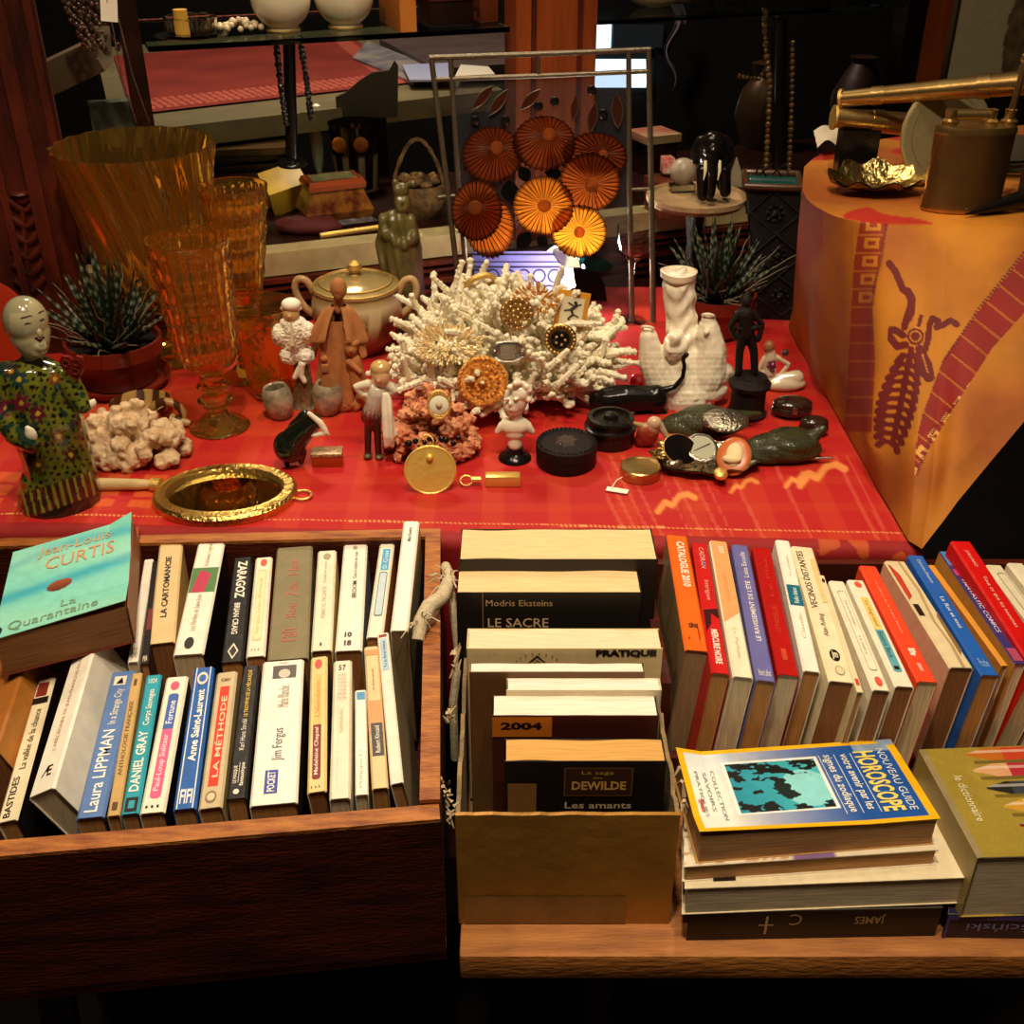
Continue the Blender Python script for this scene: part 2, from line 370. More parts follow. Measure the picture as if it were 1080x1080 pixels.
def drapecol(u, v):
    p = drape(u, v); px, py = proj(p); X = (px-810)*2.7; Y = (py-200)*2.7
    O1 = V(rgb('#c27a16')); O2 = V(rgb('#9c500e')); RD = V(rgb('#8c140d')); RB = V(rgb('#b02410')); BR_ = V(rgb('#681110'))
    n = noise.noise(V((p.x*14, p.y*14, p.z*14))); c = O1.lerp(O2, max(0, min(1, .5+n*1.2)))
    if v < .18:
        n2 = noise.noise(V((p.x*16, p.y*22, 4)))
        if n2 > .2 and px < 1010: c = c.lerp(RB, min(1, (n2-.12)*9))
        return tuple(c)
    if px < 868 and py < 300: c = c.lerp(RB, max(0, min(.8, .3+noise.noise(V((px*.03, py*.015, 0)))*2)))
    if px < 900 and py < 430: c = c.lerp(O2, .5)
    if inpoly(px, py, B1):
        c = RD.lerp(O2, .25)
        k = (py/19) % 1
        if py < 320 and .2 < k < .8 and (905-.1*(py-240)+8 < px < 905-.1*(py-240)+24) and not (.38 < k < .62 and 905-.1*(py-240)+12 < px < 905-.1*(py-240)+20): c = O1
        if k < .1: c = c.lerp(O1, .6)
    if inpoly(px, py, B2):
        c = RD.lerp(V(rgb('#8f1c12')), .3); s_ = (px*.62-py*.78); k = (s_/22) % 1; w_ = (px*.78+py*.62)
        if k < .08: c = c.lerp(O1, .7)
        if .25 < k < .75 and 1048 < w_ < 1066 and not (.4 < k < .6 and 1053 < w_ < 1061): c = V(rgb('#e0a850'))
    if inpoly(px, py, B3): c = RD
    for D in (D1, D2, D3):
        for i in range(len(D)-1):
            if segd(px, py, D[i], D[i+1]) < 1.7 and (py*.5 if D is not D2 else (px-py)*.18) % 1 < .6: c = BR_
    if 300 < X < 560 and 190 < Y < 760:
        for a, b, r in MO:
            if segd(X, Y, a, b) < r: c = BR_; break
        d = math.hypot(X-420, Y-418)
        if 13 < d < 17: c = O1
        if any(segd(X, Y, a, b) < 2.2 for a, b, r in (((357, 412), (378, 430), 1), ((440, 470), (455, 520), 1))): c = O1
    return tuple(c)
st = thing('side_table', 'higher table hidden under the draped orange cloth at the right', 'table', (.6, 1.2, 0))
obj('tabletop', MB().box((.62, 1.25, ZT-.024), (.5, .32, .03)), WOODD, st)
for x, y in ((.42, 1.13), (.82, 1.13), (.42, 1.37), (.82, 1.37)): obj('leg', MB().box((x, y, .47), (.03, .03, .94)), WOODD, st)
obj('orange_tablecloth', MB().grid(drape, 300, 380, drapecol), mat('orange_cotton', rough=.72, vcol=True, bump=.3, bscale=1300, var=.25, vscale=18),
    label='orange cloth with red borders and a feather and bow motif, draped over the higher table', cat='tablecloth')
# ---------------- bench plank and trestle
mb = MB(); PZ = .605
a = P(484, 1009, PZ); 
mb.box((a.x+.55, a.y+.14, PZ-.0125), (1.10, .28, .025), bev=.003)
pl = obj('bench_plank', mb, WOODP, label='long rough wooden plank carrying the cardboard carton and the stacked books', cat='plank')
tr = thing('trestle_bench', 'dark low trestle under the plank and the old wooden crate, lost in shadow', 'bench', (0, .68, 0))
obj('crossbeam', MB().box((.3, .68, .52), (1.5, .05, .07)), WOODD, tr)
for x in (-.38, .1, .9):
    for s in (-1, 1):
        obj('leg', MB().tube([(x-.02, .68+.02*s, .52), (x-.03, .68+.10*s, .0)], .016, 8), WOODD, tr)
# ---------------- left crate
RZ = .75; FR = V((-.045, .512, 0)); BR = V((-.063, .851, 0)); dl = V((-math.cos(R(6.5)), -math.sin(R(6.5)), 0)); FL = FR+dl*.46; BL = BR+V((-math.cos(R(2.5)), -math.sin(R(2.5)), 0))*.46
def wall(mb, a, b, z0, z1, t, inn):    # upright board from a to b, thickness t towards inn
    a, b = V((a.x, a.y, 0)), V((b.x, b.y, 0)); n = V((-(b-a).y, (b-a).x, 0)).normalized(); n = n if n.dot(inn) > 0 else -n
    lo = [a, b, b+n*t, a+n*t]; mb.hexa([p+V((0, 0, z0)) for p in lo], [p+V((0, 0, z1)) for p in lo])
def crate(name, label, FL, FR, BL, BR, zb, zf, zr, t=.013, cat='crate', m=WOODC, medge=WOODE):
    c = (FL+FR+BL+BR)/4; r = thing(name, label, cat, (c.x, c.y, zb)); ctr = V((c.x, c.y, 0))
    for nm, p, q, z1 in (('front_board', FL, FR, zf), ('back_board', BL, BR, zr), ('side_board', FL, BL, max(zf, zr)), ('side_board', FR, BR, max(zf, zr))):
        e_ = (q-p).normalized()*(t if nm == 'side_board' else 0); p = p+e_; q = q-e_
        mb = MB(); wall(mb, p, q, zb, z1-.003, t, ctr-(p+q)/2); mb.mi = 1; wall(mb, p, q, z1-.003, z1, t, ctr-(p+q)/2); obj(nm, mb, [m, medge], r)
    mb = MB(); mb.hexa([V((p.x, p.y, zb)) for p in (FL, FR, BR, BL)], [V((p.x, p.y, zb+.008)) for p in (FL, FR, BR, BL)]); obj('bottom_board', mb, m, r)
    return r
lc = crate('book_crate', 'old dark wooden crate full of paperbacks at the left, rope tied to its corner', FL, FR, BL, BR, .614, .748, .752)
rope = MB(); q = lambda x, y, z: P(x, y, z)
pts = [q(470, 597, .752), q(474, 612, .762), q(466, 630, .764), q(452, 640, .768), q(444, 655, .762), q(441, 675, .752)]
rope.tube(pts, [.004, .0055, .006, .0062, .006, .005], 10)
for i in range(26):
    a = V(pts[1 if i % 2 else 4]); d = V((rnd.uniform(-.02, .02), rnd.uniform(-.02, .02), rnd.uniform(-.012, .012))); rope.tube([a, a+d*.6+V((0, 0, .004)), a+d], .0006, 4)
pts = [q(472, 600, .762), q(478, 640, .745), q(484, 690, .71), q(478, 740, .68), q(480, 800, .62)]
rope.tube(pts, .0035, 8)
obj('rope', rope, mat('frayed_rope', '#d8c8a4', .9, var=.35, vscale=300, bump=.5, bscale=900), lc, label='frayed pale rope wound round the corner')
# ---------------- cardboard carton
CY0 = .5485; a = PY(480, 862, CY0); b = PY(718, 858, CY0); zb = PZ+.0005
cx0, cx1 = a.x, b.x; CY1 = .815
card = mat('gilt_cardboard', '#b98535', .42, .35, var=.35, vscale=9, bump=.4, bscale=60); cardi = mat('raw_cardboard', '#a58a62', .85, var=.4, vscale=50, bump=.6, bscale=200)
ct = thing('cardboard_carton', 'gold-brown cardboard carton with torn edges holding upright books, on the plank', 'box', ((cx0+cx1)/2, .69, PZ))
def rag(n, amp, base): return [base+amp*noise.noise(V((i*.9, base*50, n)))+amp*.5*rnd.random() for i in range(n)]
def ragwall(p, q, z0, z1, nrm, n=24, amp=.006, t=.003):
    mb = MB(); hs = rag(n+1, amp, z1)
    for i in range(n+1):
        w_ = p.lerp(q, i/n)
        for z in (z0, hs[i]):
            for s in (0, 1): mb.v.append(tuple(V((w_.x, w_.y, z))+nrm*t*s)); mb.c.append((1, 1, 1))
    for i in range(n):
        o = i*4; p_ = o+4
        for f in ((o, p_, p_+2, o+2), (o+1, o+3, p_+3, p_+1), (o+2, p_+2, p_+3, o+3), (o, o+1, p_+1, p_)): mb.f.append(f); mb.m.append(0)
    return mb
zr = PY(600, 860, CY0).z
mb = ragwall(V((cx0, CY0, 0)), V((cx1, CY0, 0)), zb, zr, V((0, 1, 0)), amp=.0008)
obj('front_flap', mb, card, ct, smooth=False)
mb = MB().grid(lambda u, v: V((cx0+.004+u*.115, CY0-.0006, zb+.001+v*(.028+.0015*noise.noise(V((u*20, 0, 0)))))), 30, 2); obj('packing_tape', mb, mat('tape', '#9a7038', .25, var=.3, vscale=40), ct, label='strip of glossy brown tape')
obj('back_panel', ragwall(V((cx0, CY1, 0)), V((cx1+.004, CY1, 0)), zb, .72, V((0, -1, 0))), cardi, ct, smooth=False)
for nm, x, s in (('side_panel', cx0, 1), ('side_panel', cx1, -1)):
    obj(nm, ragwall(V((x, CY0+.003, 0)), V((x, CY1, 0)), zb, .708, V((s, 0, 0)), amp=.014), cardi, ct, smooth=False)
obj('bottom_panel', MB().box(((cx0+cx1)/2, (CY0+CY1)/2, zb+.002), (cx1-cx0-.008, CY1-CY0-.008, .003)), cardi, ct)
mb = MB()
for i in range(46):                    # frayed paper at the torn front corners
    x, y = rnd.choice(((476, 858), (722, 850), (470, 830), (720, 820), (480, 700), (474, 760))); a_ = PY(x+rnd.uniform(-4, 3), y+rnd.uniform(-14, 10), CY0+rnd.uniform(0, .02) + (.06 if y == 700 else 0) + (.03 if y == 760 else 0))
    mb.tube([a_, a_+V((rnd.uniform(-.004, .004), rnd.uniform(-.004, .004), rnd.uniform(-.008, .012)))], [.0016, .0003], 4)
obj('torn_fringe', mb, mat('torn_paper', '#c9b48c', .9), ct)
# ============================================================ books
PAGES = {k: mat('page_edges_'+n, c, .8, var=.32, vscale=14, stretch=(90, 2.5, 2.5), detail=2) for k, n, c in (('t', 'tan', '#c68c4c'), ('c', 'cream', '#e8cfa6'), ('b', 'brown', '#9a6232'), ('g', 'grey', '#a88a62'), ('w', 'white', '#efe5cc'))}
PAGESZ = {k: mat('flat_page_edges_'+n, c, .8, var=.45, vscale=14, stretch=(2.5, 2.5, 90), detail=2) for k, n, c in (('t', 'tan', '#d29a60'), ('c', 'cream', '#ecd6b0'), ('b', 'brown', '#8a5a2c'), ('g', 'grey', '#9d8d6e'))}
PAGESY = {k: mat('top_page_edges_'+n, c, .8, var=.22, vscale=14, stretch=(2.5, 60, 2.5), detail=2) for k, n, c in (('y', 'yellow', '#f0cd94'), ('c', 'cream', '#f0dab2'), ('t', 'tan', '#d9a556'), ('w', 'white', '#f6ecd8'))}
def art(mb, ops, o, X, Y):             # ops in the unit square of the face o + aX + bY
    wx, wy = X.length, Y.length; n = X.cross(Y).normalized()
    for k, op in enumerate(ops):
        lift = .00025+.00004*k
        if op[0] == 'r':
            _, a0, b0, a1, b1, c = op; mb.col = rgb(c); r_ = .12*min(abs(a1-a0)*wx, abs(b1-b0)*wy)
            p = [(a0, b0), (a1, b0), (a1, b1), (a0, b1)]; mb.add([o+X*a+Y*b+n*lift for a, b in p], [(0, 1, 2, 3)])
        elif op[0] in ('o', 'O'):      # ellipse filled / rounded label
            _, a0, b0, a1, b1, c = op; mb.col = rgb(c); q_ = []
            for i in range(32):
                t = 2*math.pi*i/32; cs, sn = math.cos(t), math.sin(t)
                if op[0] == 'o': x, y = cs, sn
                else:
                    W, H = abs(a1-a0)*wx/2, abs(b1-b0)*wy/2; rr = min(W, H)*.8
                    x = (cs*rr+math.copysign(W-rr, cs))/W; y = (sn*rr+math.copysign(H-rr, sn))/H
                q_.append(o+X*((a0+a1)/2+x*(a1-a0)/2)+Y*((b0+b1)/2+y*(b1-b0)/2)+n*lift)
            mb.add(q_, [tuple(range(32))])
        elif op[0] == 't':
            _, s, a0, b0, a1, b1, dr, c = op[:8]; mb.col = rgb(c); bold = op[8] if len(op) > 8 else .01
            if dr == 'up': text(mb, s, o+X*a1+Y*b0, Y*(b1-b0), -X*(a1-a0), bold, lift=lift)
            elif dr == 'flip': text(mb, s, o+X*a1+Y*b1, -X*(a1-a0), -Y*(b1-b0), bold, lift=lift)
            elif dr == 'down': text(mb, s, o+X*a0+Y*b1, -Y*(b1-b0), X*(a1-a0), bold, lift=lift)
            else: text(mb, s, o+X*a0+Y*b0, X*(a1-a0), Y*(b1-b0), bold, lift=lift)
        elif op[0] == 'p':
            _, pts, c = op; mb.col = rgb(c); mb.add([o+X*a+Y*b+n*lift for a, b in pts], [tuple(range(len(pts)))])
    mb.col = (1, 1, 1)
GL = {}
def book(label, fl, fr, fy, bl, br, by, col, ops=(), z=.745, zb=None, dep=.105, pages='t', roll=0, left=None, right=None, name='paperback_book', group=None, cat='book', part='spine_print', rough=.38, shrink=.95, rops=None, wmul=1):
    F = P((fl+fr)/2, fy, z); B = P((bl+br)/2, by, zb or z); u = (B-F); L = u.length; u = u.normalized()
    w = ((fr-fl)*sc_at(F)+(br-bl)*sc_at(B))/2*V((u.x, u.y)).normalized().y*shrink*wmul
    v = u.cross(V((0, 0, 1))).normalized(); n = v.cross(u).normalized()
    rm = Matrix.Rotation(R(roll), 3, u); v = rm @ v; n = rm @ n
    t = thing(name, label, cat, F-n*dep+u*(L/2), group)
    th = .0007; e = min(.0016, w*.12)
    sec = [(-w/2, -dep), (-w/2, -e), (-w/2+e, 0), (w/2-e, 0), (w/2, -e), (w/2, -dep), (w/2-th, -dep), (w/2-th, -th-e), (w/2-th-e, -th), (-w/2+th+e, -th), (-w/2+th, -th-e), (-w/2+th, -dep)]
    mb = MB(); vs = [F+v*a+n*b for a, b in sec]+[F+u*L+v*a+n*b for a, b in sec]; N_ = 12
    cols = [rgb(left or col), rgb(col), rgb(right or left or col)]
    for i in range(N_):
        j = (i+1) % N_; mb.col = cols[0] if i == 0 else cols[2] if i == 4 else cols[1] if i in (1, 2, 3) else rgb('#e8dcc0')
        mb.add([vs[i], vs[j], vs[N_+j], vs[N_+i]], [(0, 1, 2, 3)])
    for q0, q1, q2, q3, ci in ((0, 1, 10, 11, 0), (1, 2, 9, 10, 1), (2, 3, 8, 9, 1), (3, 4, 7, 8, 1), (4, 5, 6, 7, 2)):
        mb.col = cols[ci]
        for o_ in (0, N_): mb.add([vs[o_+k] for k in (q0, q1, q2, q3)], [(0, 1, 2, 3)])
    obj('cover', mb, mat('card_cover_%d' % int(rough*100), rough=rough, spec=.3, vcol=True, var=.14, vscale=60, bump=.15, bscale=150), t, smooth=False)
    mb = MB(); a_ = w/2-th-.0001; lo = []; hi = []; g = .001
    for s_ in (g, L-g):
        lo.append([F+u*s_-v*a_-n*(dep-g), F+u*s_+v*a_-n*(dep-g)]); hi.append([F+u*s_-v*a_-n*(th+.0002), F+u*s_+v*a_-n*(th+.0002)])
    mb.hexa([lo[0][0], lo[0][1], lo[1][1], lo[1][0]], [hi[0][0], hi[0][1], hi[1][1], hi[1][0]])
    obj('page_block', mb, PAGES[pages], t, smooth=False)
    if ops:
        mb = MB(); art(mb, ops, F-v*(w/2-e*.6), v*(w-1.2*e), u*L); obj(part, mb, VC, t, smooth=False)
    if rops:
        mb = MB(); art(mb, rops, F+v*(w/2)-n*dep, n*dep, u*L); obj('cover_print', mb, VC, t, smooth=False)
    return t
G1 = 'paperbacks in the front row of the left crate'; G2 = 'paperbacks in the back row of the left crate'; G3 = 'paperbacks in the right crate'
K = '#1a1612'
# --- front row, left to right
book('worn tan paperback leaning at the far left edge of the left crate', -60, 2, 800, -10, 40, 676, '#a8682c', z=.75, dep=.09, roll=-20, pages='b', group=G1, right='#b5762f')
book('cream paperback with a small photo on its spine, left of the thick white one', -8, 22, 866, 42, 56, 716, '#e6d9b4', [('r', .1, .86, .8, .97, '#7a2a20'), ('r', 0, .80, 1, .85, '#1c1512'), ('t', 'BASTIDES', .2, .02, .6, .28, 'up', K), ('t', 'La vallée de la chance', .35, .33, .75, .76, 'up', '#6a5a48')], z=.742, right='#15100d', group=G1, roll=-8)
book('thick white paperback with faint orange title, leaning left in the left crate', 26, 60, 836, 78, 107, 672, '#f1ead8', [('t', "L'ABÉCÉDAIRE DE JEAN-FRANÇOIS REVEL", .38, .24, .62, .86, 'up', '#c08a50', 0), ('t', 'Æ', .3, .09, .72, .15, 'across', K), ('r', .3, .985, .7, .99, K)], z=.752, zb=.758, pages='c', roll=-24, right='#e3dcca', group=G1, dep=.11, rops=[('t', 'JEAN', .35, .3, .8, .42, 'down', K, .05)])
book('blue paperback reading Laura LIPPMAN in white', 78, 112, 862, 119, 143, 708, '#5f80b8', [('t', 'Laura LIPPMAN', .2, .03, .72, .56, 'up', '#f4f0e6', .01), ('t', 'In a Strange City', .3, .60, .75, .86, 'up', '#e8e4d8'), ('r', .15, .89, .7, .96, '#e8e2d0'), ('p', [(.25, .9), (.6, .9), (.5, .95)], K)], group=G1, right='#20242e')
book('thin tan paperback between the two blue ones', 113, 126, 860, 138, 151, 710, '#c7a468', [('t', 'ANTHOLOGIE FRANÇAISE', .25, .25, .75, .78, 'up', '#5d4526', 0), ('r', .25, .03, .75, .08, '#5d4526'), ('r', .35, .9, .65, .95, '#5d4526')], group=G1)
book('turquoise paperback reading DANIEL GRAY', 127, 147, 858, 154, 171, 712, '#2f9fb2', [('t', 'DANIEL GRAY', .15, .14, .8, .56, 'up', '#f2eedd', .02), ('t', 'Corps Sauvages', .3, .60, .85, .88, 'up', '#f2eedd', .01), ('t', '1024', .2, .93, .8, .97, 'across', '#dfe6da'), ('r', .1, .01, .9, .1, K), ('r', .3, .03, .7, .08, '#2f9fb2')], group=G1, right='#12100f')
book('white paperback with a pink and blue title band', 145, 176, 857, 176, 198, 714, '#efe8d2', [('O', .25, .09, .76, .86, '#e0608f'), ('r', .25, .58, .76, .76, '#3e62b0'), ('O', .25, .66, .76, .86, '#3e62b0'), ('t', 'Paul-Loup Sulitzer', .34, .14, .66, .54, 'up', '#f5efe2', 0), ('t', 'Fortune', .34, .62, .66, .80, 'up', '#e9f0f5', .01), ('o', .25, .89, .7, .96, '#d8587c'), ('r', .15, .03, .25, .045, K), ('r', .4, .03, .5, .045, K), ('r', .65, .03, .75, .045, K)], right='#17120f', group=G1)
book('blue and white striped paperback with a white script title', 181, 208, 853, 205, 226, 704, '#2c62ad', [('r', .08, 0, .14, 1, '#dfe5ea'), ('r', .86, 0, .92, 1, '#dfe5ea'), ('t', 'Anne Saint-Laurent', .3, .30, .72, .82, 'up', '#f3efe6', .03), ('t', 'FIFI', .2, .03, .8, .12, 'across', '#f3efe6', .02), ('o', .2, .86, .8, .96, '#e8d9c8'), ('o', .3, .88, .7, .94, '#2c62ad')], group=G1)
book('worn beige paperback with a red title band', 207, 236, 852, 229, 250, 709, '#cdbb94', [('r', .25, .14, .75, .88, '#e23d26'), ('t', 'LA MÉTHODE', .32, .2, .68, .8, 'up', '#f4d8b0', .01), ('o', .2, .03, .75, .11, '#8a7858'), ('o', .28, .045, .67, .095, '#d9c9a4'), ('t', 'ROMAN', .25, .92, .75, .95, 'across', '#6b4a28')], right='#b09a70', group=G1, roll=-3)
book('black paperback with yellow title beside the large white POCKET book', 239, 260, 842, 255, 275, 702, '#15110e', [('t', 'Karl Hans Strobl', .3, .33, .62, .56, 'up', '#e8e0cc', 0), ('t', 'LE TRIOMPHE DE LA MÉCANIQUE', .3, .58, .66, .96, 'up', '#e9bd35', .01), ('t', 'fantastique', .55, .08, .85, .24, 'up', '#e8e0cc', .02), ('t', 'LE MASQUE', .15, .1, .4, .22, 'up', '#e8e0cc', .02), ('r', .47, .1, .5, .24, '#e8e0cc'), ('o', .25, .025, .6, .06, '#e8e0cc')], group=G1)
book('wide white paperback reading Jim Fergus with a blue POCKET logo', 261, 316, 848, 277, 321, 697, '#f4eee0', [('t', 'Jim Fergus', .38, .27, .68, .49, 'up', K, .0), ('t', 'Marie Blanche', .42, .64, .7, .8, 'up', '#a89c88', 0), ('r', .25, .86, .85, .96, '#4d4640'), ('o', .4, .86, .7, .93, '#c9bfae'), ('r', .26, .065, .56, .21, '#2b3d9a'), ('t', 'POCKET', .32, .075, .5, .2, 'up', '#f4eee0', .02), ('t', 'POCKET', .4, .975, .65, .985, 'across', '#a04030')], group=G1, right='#201b17')
book('yellow-cream paperback with a red circle and dark red title band', 322, 346, 835, 328, 345, 693, '#e9cf8e', [('o', .22, .90, .72, .98, '#e0503a'), ('O', .2, .08, .72, .85, '#efc06a'), ('r', .2, .16, .72, .46, '#7c1a26'), ('O', .2, .08, .72, .3, '#7c1a26'), ('t', 'Madeleine Chapsal', .3, .11, .62, .44, 'up', '#f2e2c2', .01), ('t', "L'inondation", .32, .52, .6, .8, 'up', '#c87838', 0), ('r', .15, .025, .22, .035, K), ('r', .4, .025, .47, .035, K), ('r', .62, .025, .69, .035, K)], right='#17120f', pages='b', group=G1, roll=-4)
book('off-white paperback numbered 57 with a creased spine', 347, 370, 842, 351, 372, 697, '#e6ddc2', [('t', '57', .25, .92, .72, .965, 'across', K, .02)]+[('r', .22+.055*i, .68, .225+.055*i+.01, .9, '#b9a888') for i in range(10)]+[('r', .2, .7+.03*i, .8, .702+.03*i, '#b9a888') for i in range(7)]+[('r', .3, .05, .31, .66, '#cdbf9e'), ('t', 'ROMAN BLANC', .4, .44, .6, .62, 'up', '#c9b46a', 0)], group=G1, pages='c')
book('slim low white paperback with a small blue square', 373, 390, 838, 375, 386, 728, '#efe8d6', [('r', .1, .9, .9, .98, '#2f8cc0'), ('t', 'Philippe D', .3, .06, .65, .4, 'up', '#b8ac98', 0)], z=.736, group=G1, pages='c')
book('orange and beige paperback with a black title patch', 391, 411, 831, 384, 399, 682, '#e3c28a', [('r', 0, .35, 1, .58, '#e0904a'), ('r', .1, .2, .95, .42, '#1c1512'), ('t', 'Robert Kincaid', .35, .22, .7, .4, 'up', '#e8dcc0', .01), ('t', 'le vieux pastis', .4, .66, .6, .82, 'up', '#5c4a30', 0), ('r', 0, .93, 1, .97, '#e0904a')], group=G1, right='#b49a6c')
book('white paperback with a pale blue label, last in the front row of the left crate', 411, 426, 826, 397, 410, 668, '#efe7d4', [('r', .15, .72, .85, .96, '#a9c6d8'), ('t', 'Tu le feras mieux', .35, .74, .65, .94, 'up', K, .01), ('r', .1, .97, .9, .99, '#8a3028')], group=G1, right='#a3906c', z=.748, roll=-8)
# --- back row
book('thin white paperback standing beside the turquoise-covered one', 133, 147, 698, 153, 161, 590, '#ece4d2', [('t', 'DE VIE', .25, .03, .8, .12, 'across', '#7a5a3a', 0)], group=G2, pages='c')
book('thin black paperback left of LA CARTOMANCIE', 148, 157, 700, 160, 169, 592, '#1a1310', [('t', 'MA', .2, .02, .8, .07, 'across', '#e0d6c0'), ('r', .2, .3, .8, .5, '#7a2018')], group=G2)
book('tan paperback reading LA CARTOMANCIE', 155, 186, 678, 169, 193, 567, '#d9bf8a', [('t', 'LA CARTOMANCIE', .32, .22, .6, .8, 'up', '#1f1510', .03)], pages='b', right='#c9a765', group=G2, zb=.75)
book('white paperback with a green and red flower picture on its spine', 183, 214, 690, 208, 240, 568, '#f0ead8', [('r', 0, .5, 1, .72, '#4c7a3c'), ('p', [(.1, .5), (.6, .5), (.75, .66), (.3, .7)], '#b8264a'), ('t', 'Les Herbes de Saint-Jean', .35, .18, .62, .48, 'up', '#a8977c', 0), ('o', .28, .04, .62, .13, K), ('t', 'Hélène Legrais', .4, .74, .62, .96, 'up', '#b0a184', 0)], right='#1a1210', pages='c', group=G2, zb=.75)
book('black paperback reading ZARAGOZ in white', 232, 257, 698, 246, 267, 588, '#14100d', [('t', 'ZARAGOZ', .25, .58, .8, .96, 'down', '#f0e8d4', .03), ('t', 'BRIAN CRAIG', .3, .24, .62, .53, 'down', '#f0e8d4', .02), ('p', [(.5, .02), (.78, .09), (.5, .16), (.22, .09)], '#e8dcc0'), ('p', [(.5, .04), (.70, .09), (.5, .14), (.30, .09)], '#14100d')], group=G2)
book('cream paperback with a yellow rounded title panel, right of ZARAGOZ', 259, 280, 692, 269, 288, 588, '#efe4cb', [('o', .3, .9, .75, .98, '#e0553a'), ('O', .2, .14, .76, .86, '#ecc98a'), ('O', .24, .155, .72, .845, '#f2e0ae'), ('t', 'Sergio Jean-Roland', .34, .2, .6, .76, 'up', '#c79a54', 0), ('r', .2, .05, .27, .065, '#d05a3a'), ('r', .4, .05, .47, .065, '#d05a3a'), ('r', .6, .05, .67, .065, '#d05a3a')], right='#8a2018', group=G2)
book('thick worn grey-green cloth book with faded red marks', 281, 326, 695, 291, 331, 577, '#8a8062', [('t', 'Han', .35, .72, .65, .86, 'up', '#b0563c', 0), ('t', 'Zen', .32, .52, .68, .64, 'up', '#b0563c', 0), ('t', 'Rou', .35, .34, .65, .46, 'up', '#b0563c', 0), ('t', 'ran', .3, .14, .7, .24, 'up', '#b0563c', 0)], pages='b', rough=.85, group=G2, left='#7a6f52')
book('cream paperback with a yellow side, right of the grey-green cloth book', 328, 350, 686, 334, 356, 581, '#ece2c6', [('t', 'MARCEL PAGNOL', .35, .3, .6, .62, 'up', '#b3a684', 0), ('t', 'Le temps des secrets', .38, .65, .58, .88, 'up', '#b3a684', 0), ('o', .3, .9, .75, .97, '#a4987c'), ('o', .38, .04, .5, .07, K)], right='#e6d27e', pages='b', group=G2)
book('white paperback marked 10 18', 352, 383, 686, 362, 388, 574, '#f0e9d8', [('t', '10', .3, .11, .6, .155, 'across', K, .06), ('t', '18', .3, .04, .6, .085, 'across', K, .06), ('t', 'BROOM', .48, .46, .68, .62, 'up', K, .01), ('t', 'Dans la maison de Suzie', .48, .65, .64, .92, 'up', '#7a6e5e', 0), ('o', .4, .94, .6, .98, '#a89a84')], pages='b', right='#8fa3ad', group=G2)
book('white paperback with a bright blue and a pale blue label', 386, 404, 672, 400, 417, 572, '#ebe3cc', [('r', .25, .68, .85, .92, '#3aa0cc'), ('t', 'D. Cruise', .4, .7, .7, .9, 'up', '#f2f2ea', 0), ('O', .22, .2, .84, .66, '#4d5b60'), ('O', .28, .21, .78, .65, '#b9cdd4')], left='#a8642c', group=G2)
book('tall white paperback in the back right corner of the left crate', 411, 431, 665, 425, 443, 550, '#f2ecd9', [('t', 'Milan Kundera', .35, .8, .6, .94, 'up', K, .01), ('r', .3, .62, .32, .78, '#b5ac9a')], pages='g', right='#a39676', zb=.775, z=.76, group=G2, dep=.125)
# --- right crate: catalogue, then to the right
ZR = .75
RB = dict(group=G3, z=ZR, roll=5)
book('thick orange paperback reading CATALOGUE 2010', 722, 748, 686, 702, 726, 565, '#ea6a1e', [('t', 'CATALOGUE 2010', .38, .52, .8, .94, 'down', '#f6ead4', .03), ('t', 'cinq', .3, .16, .75, .22, 'across', '#2a1612', .04), ('r', .2, .08, .28, .1, '#b03010'), ('r', .7, .08, .78, .16, '#b03010')], pages='g', left='#8a7350', dep=.125, **RB)
book('red and white illustrated paperback beside the orange catalogue', 749, 771, 710, 730, 746, 573, '#c71f1d', [('p', [(0, .28), (.4, .34), (.5, .42), (1, .38), (1, .46), (0, .44)], '#3a0f0e'), ('t', 'MERCURE NOIRE', .3, .06, .75, .3, 'down', '#f2e4d0', .03), ('t', 'Intrigue', .3, .52, .7, .68, 'down', '#e89a8c', .01), ('t', 'CADRAN', .35, .78, .7, .96, 'down', '#f0b8a8', 0), ('r', .5, .8, .6, .84, '#2b58a8')], pages='t', **RB)
book('peach and cream paperback, third from the left in the right crate', 772, 796, 714, 748, 767, 571, '#f0e4c4', [('p', [(0, .36), (1, .44), (1, 1), (0, 1)], '#f0a468'), ('t', '220', .45, .9, .75, .96, 'down', '#f6ecd6', .02), ('t', 'GRANDES HISTOIRES', .35, .5, .6, .74, 'down', '#e58a50', 0), ('t', 'Le Parfum', .4, .12, .62, .32, 'down', '#c9b98e', 0)], pages='c', **RB)
book("purple-blue paperback reading LE RAVISSEMENT DE L'ÉTÉ", 797, 819, 718, 771, 790, 575, '#6c6ba6', [('t', "LE RAVISSEMENT DE L'ÉTÉ", .3, .26, .68, .7, 'up', '#f2ecdf', .01), ('t', 'Luisa Escudie', .35, .73, .68, .94, 'up', '#f2ecdf', 0), ('t', 'Robert Laffont', .15, .03, .85, .07, 'across', '#e6e0d6', 0)], pages='t', **RB)
book('dark red paperback between the purple and the white one', 820, 844, 712, 793, 814, 578, '#b01512', [('t', 'CITADELLE', .35, .3, .6, .5, 'up', '#c8472c', 0), ('t', 'Le Mas', .4, .58, .62, .9, 'up', '#c03a24', 0), ('r', .35, .1, .62, .18, '#c8472c')], pages='c', **RB)
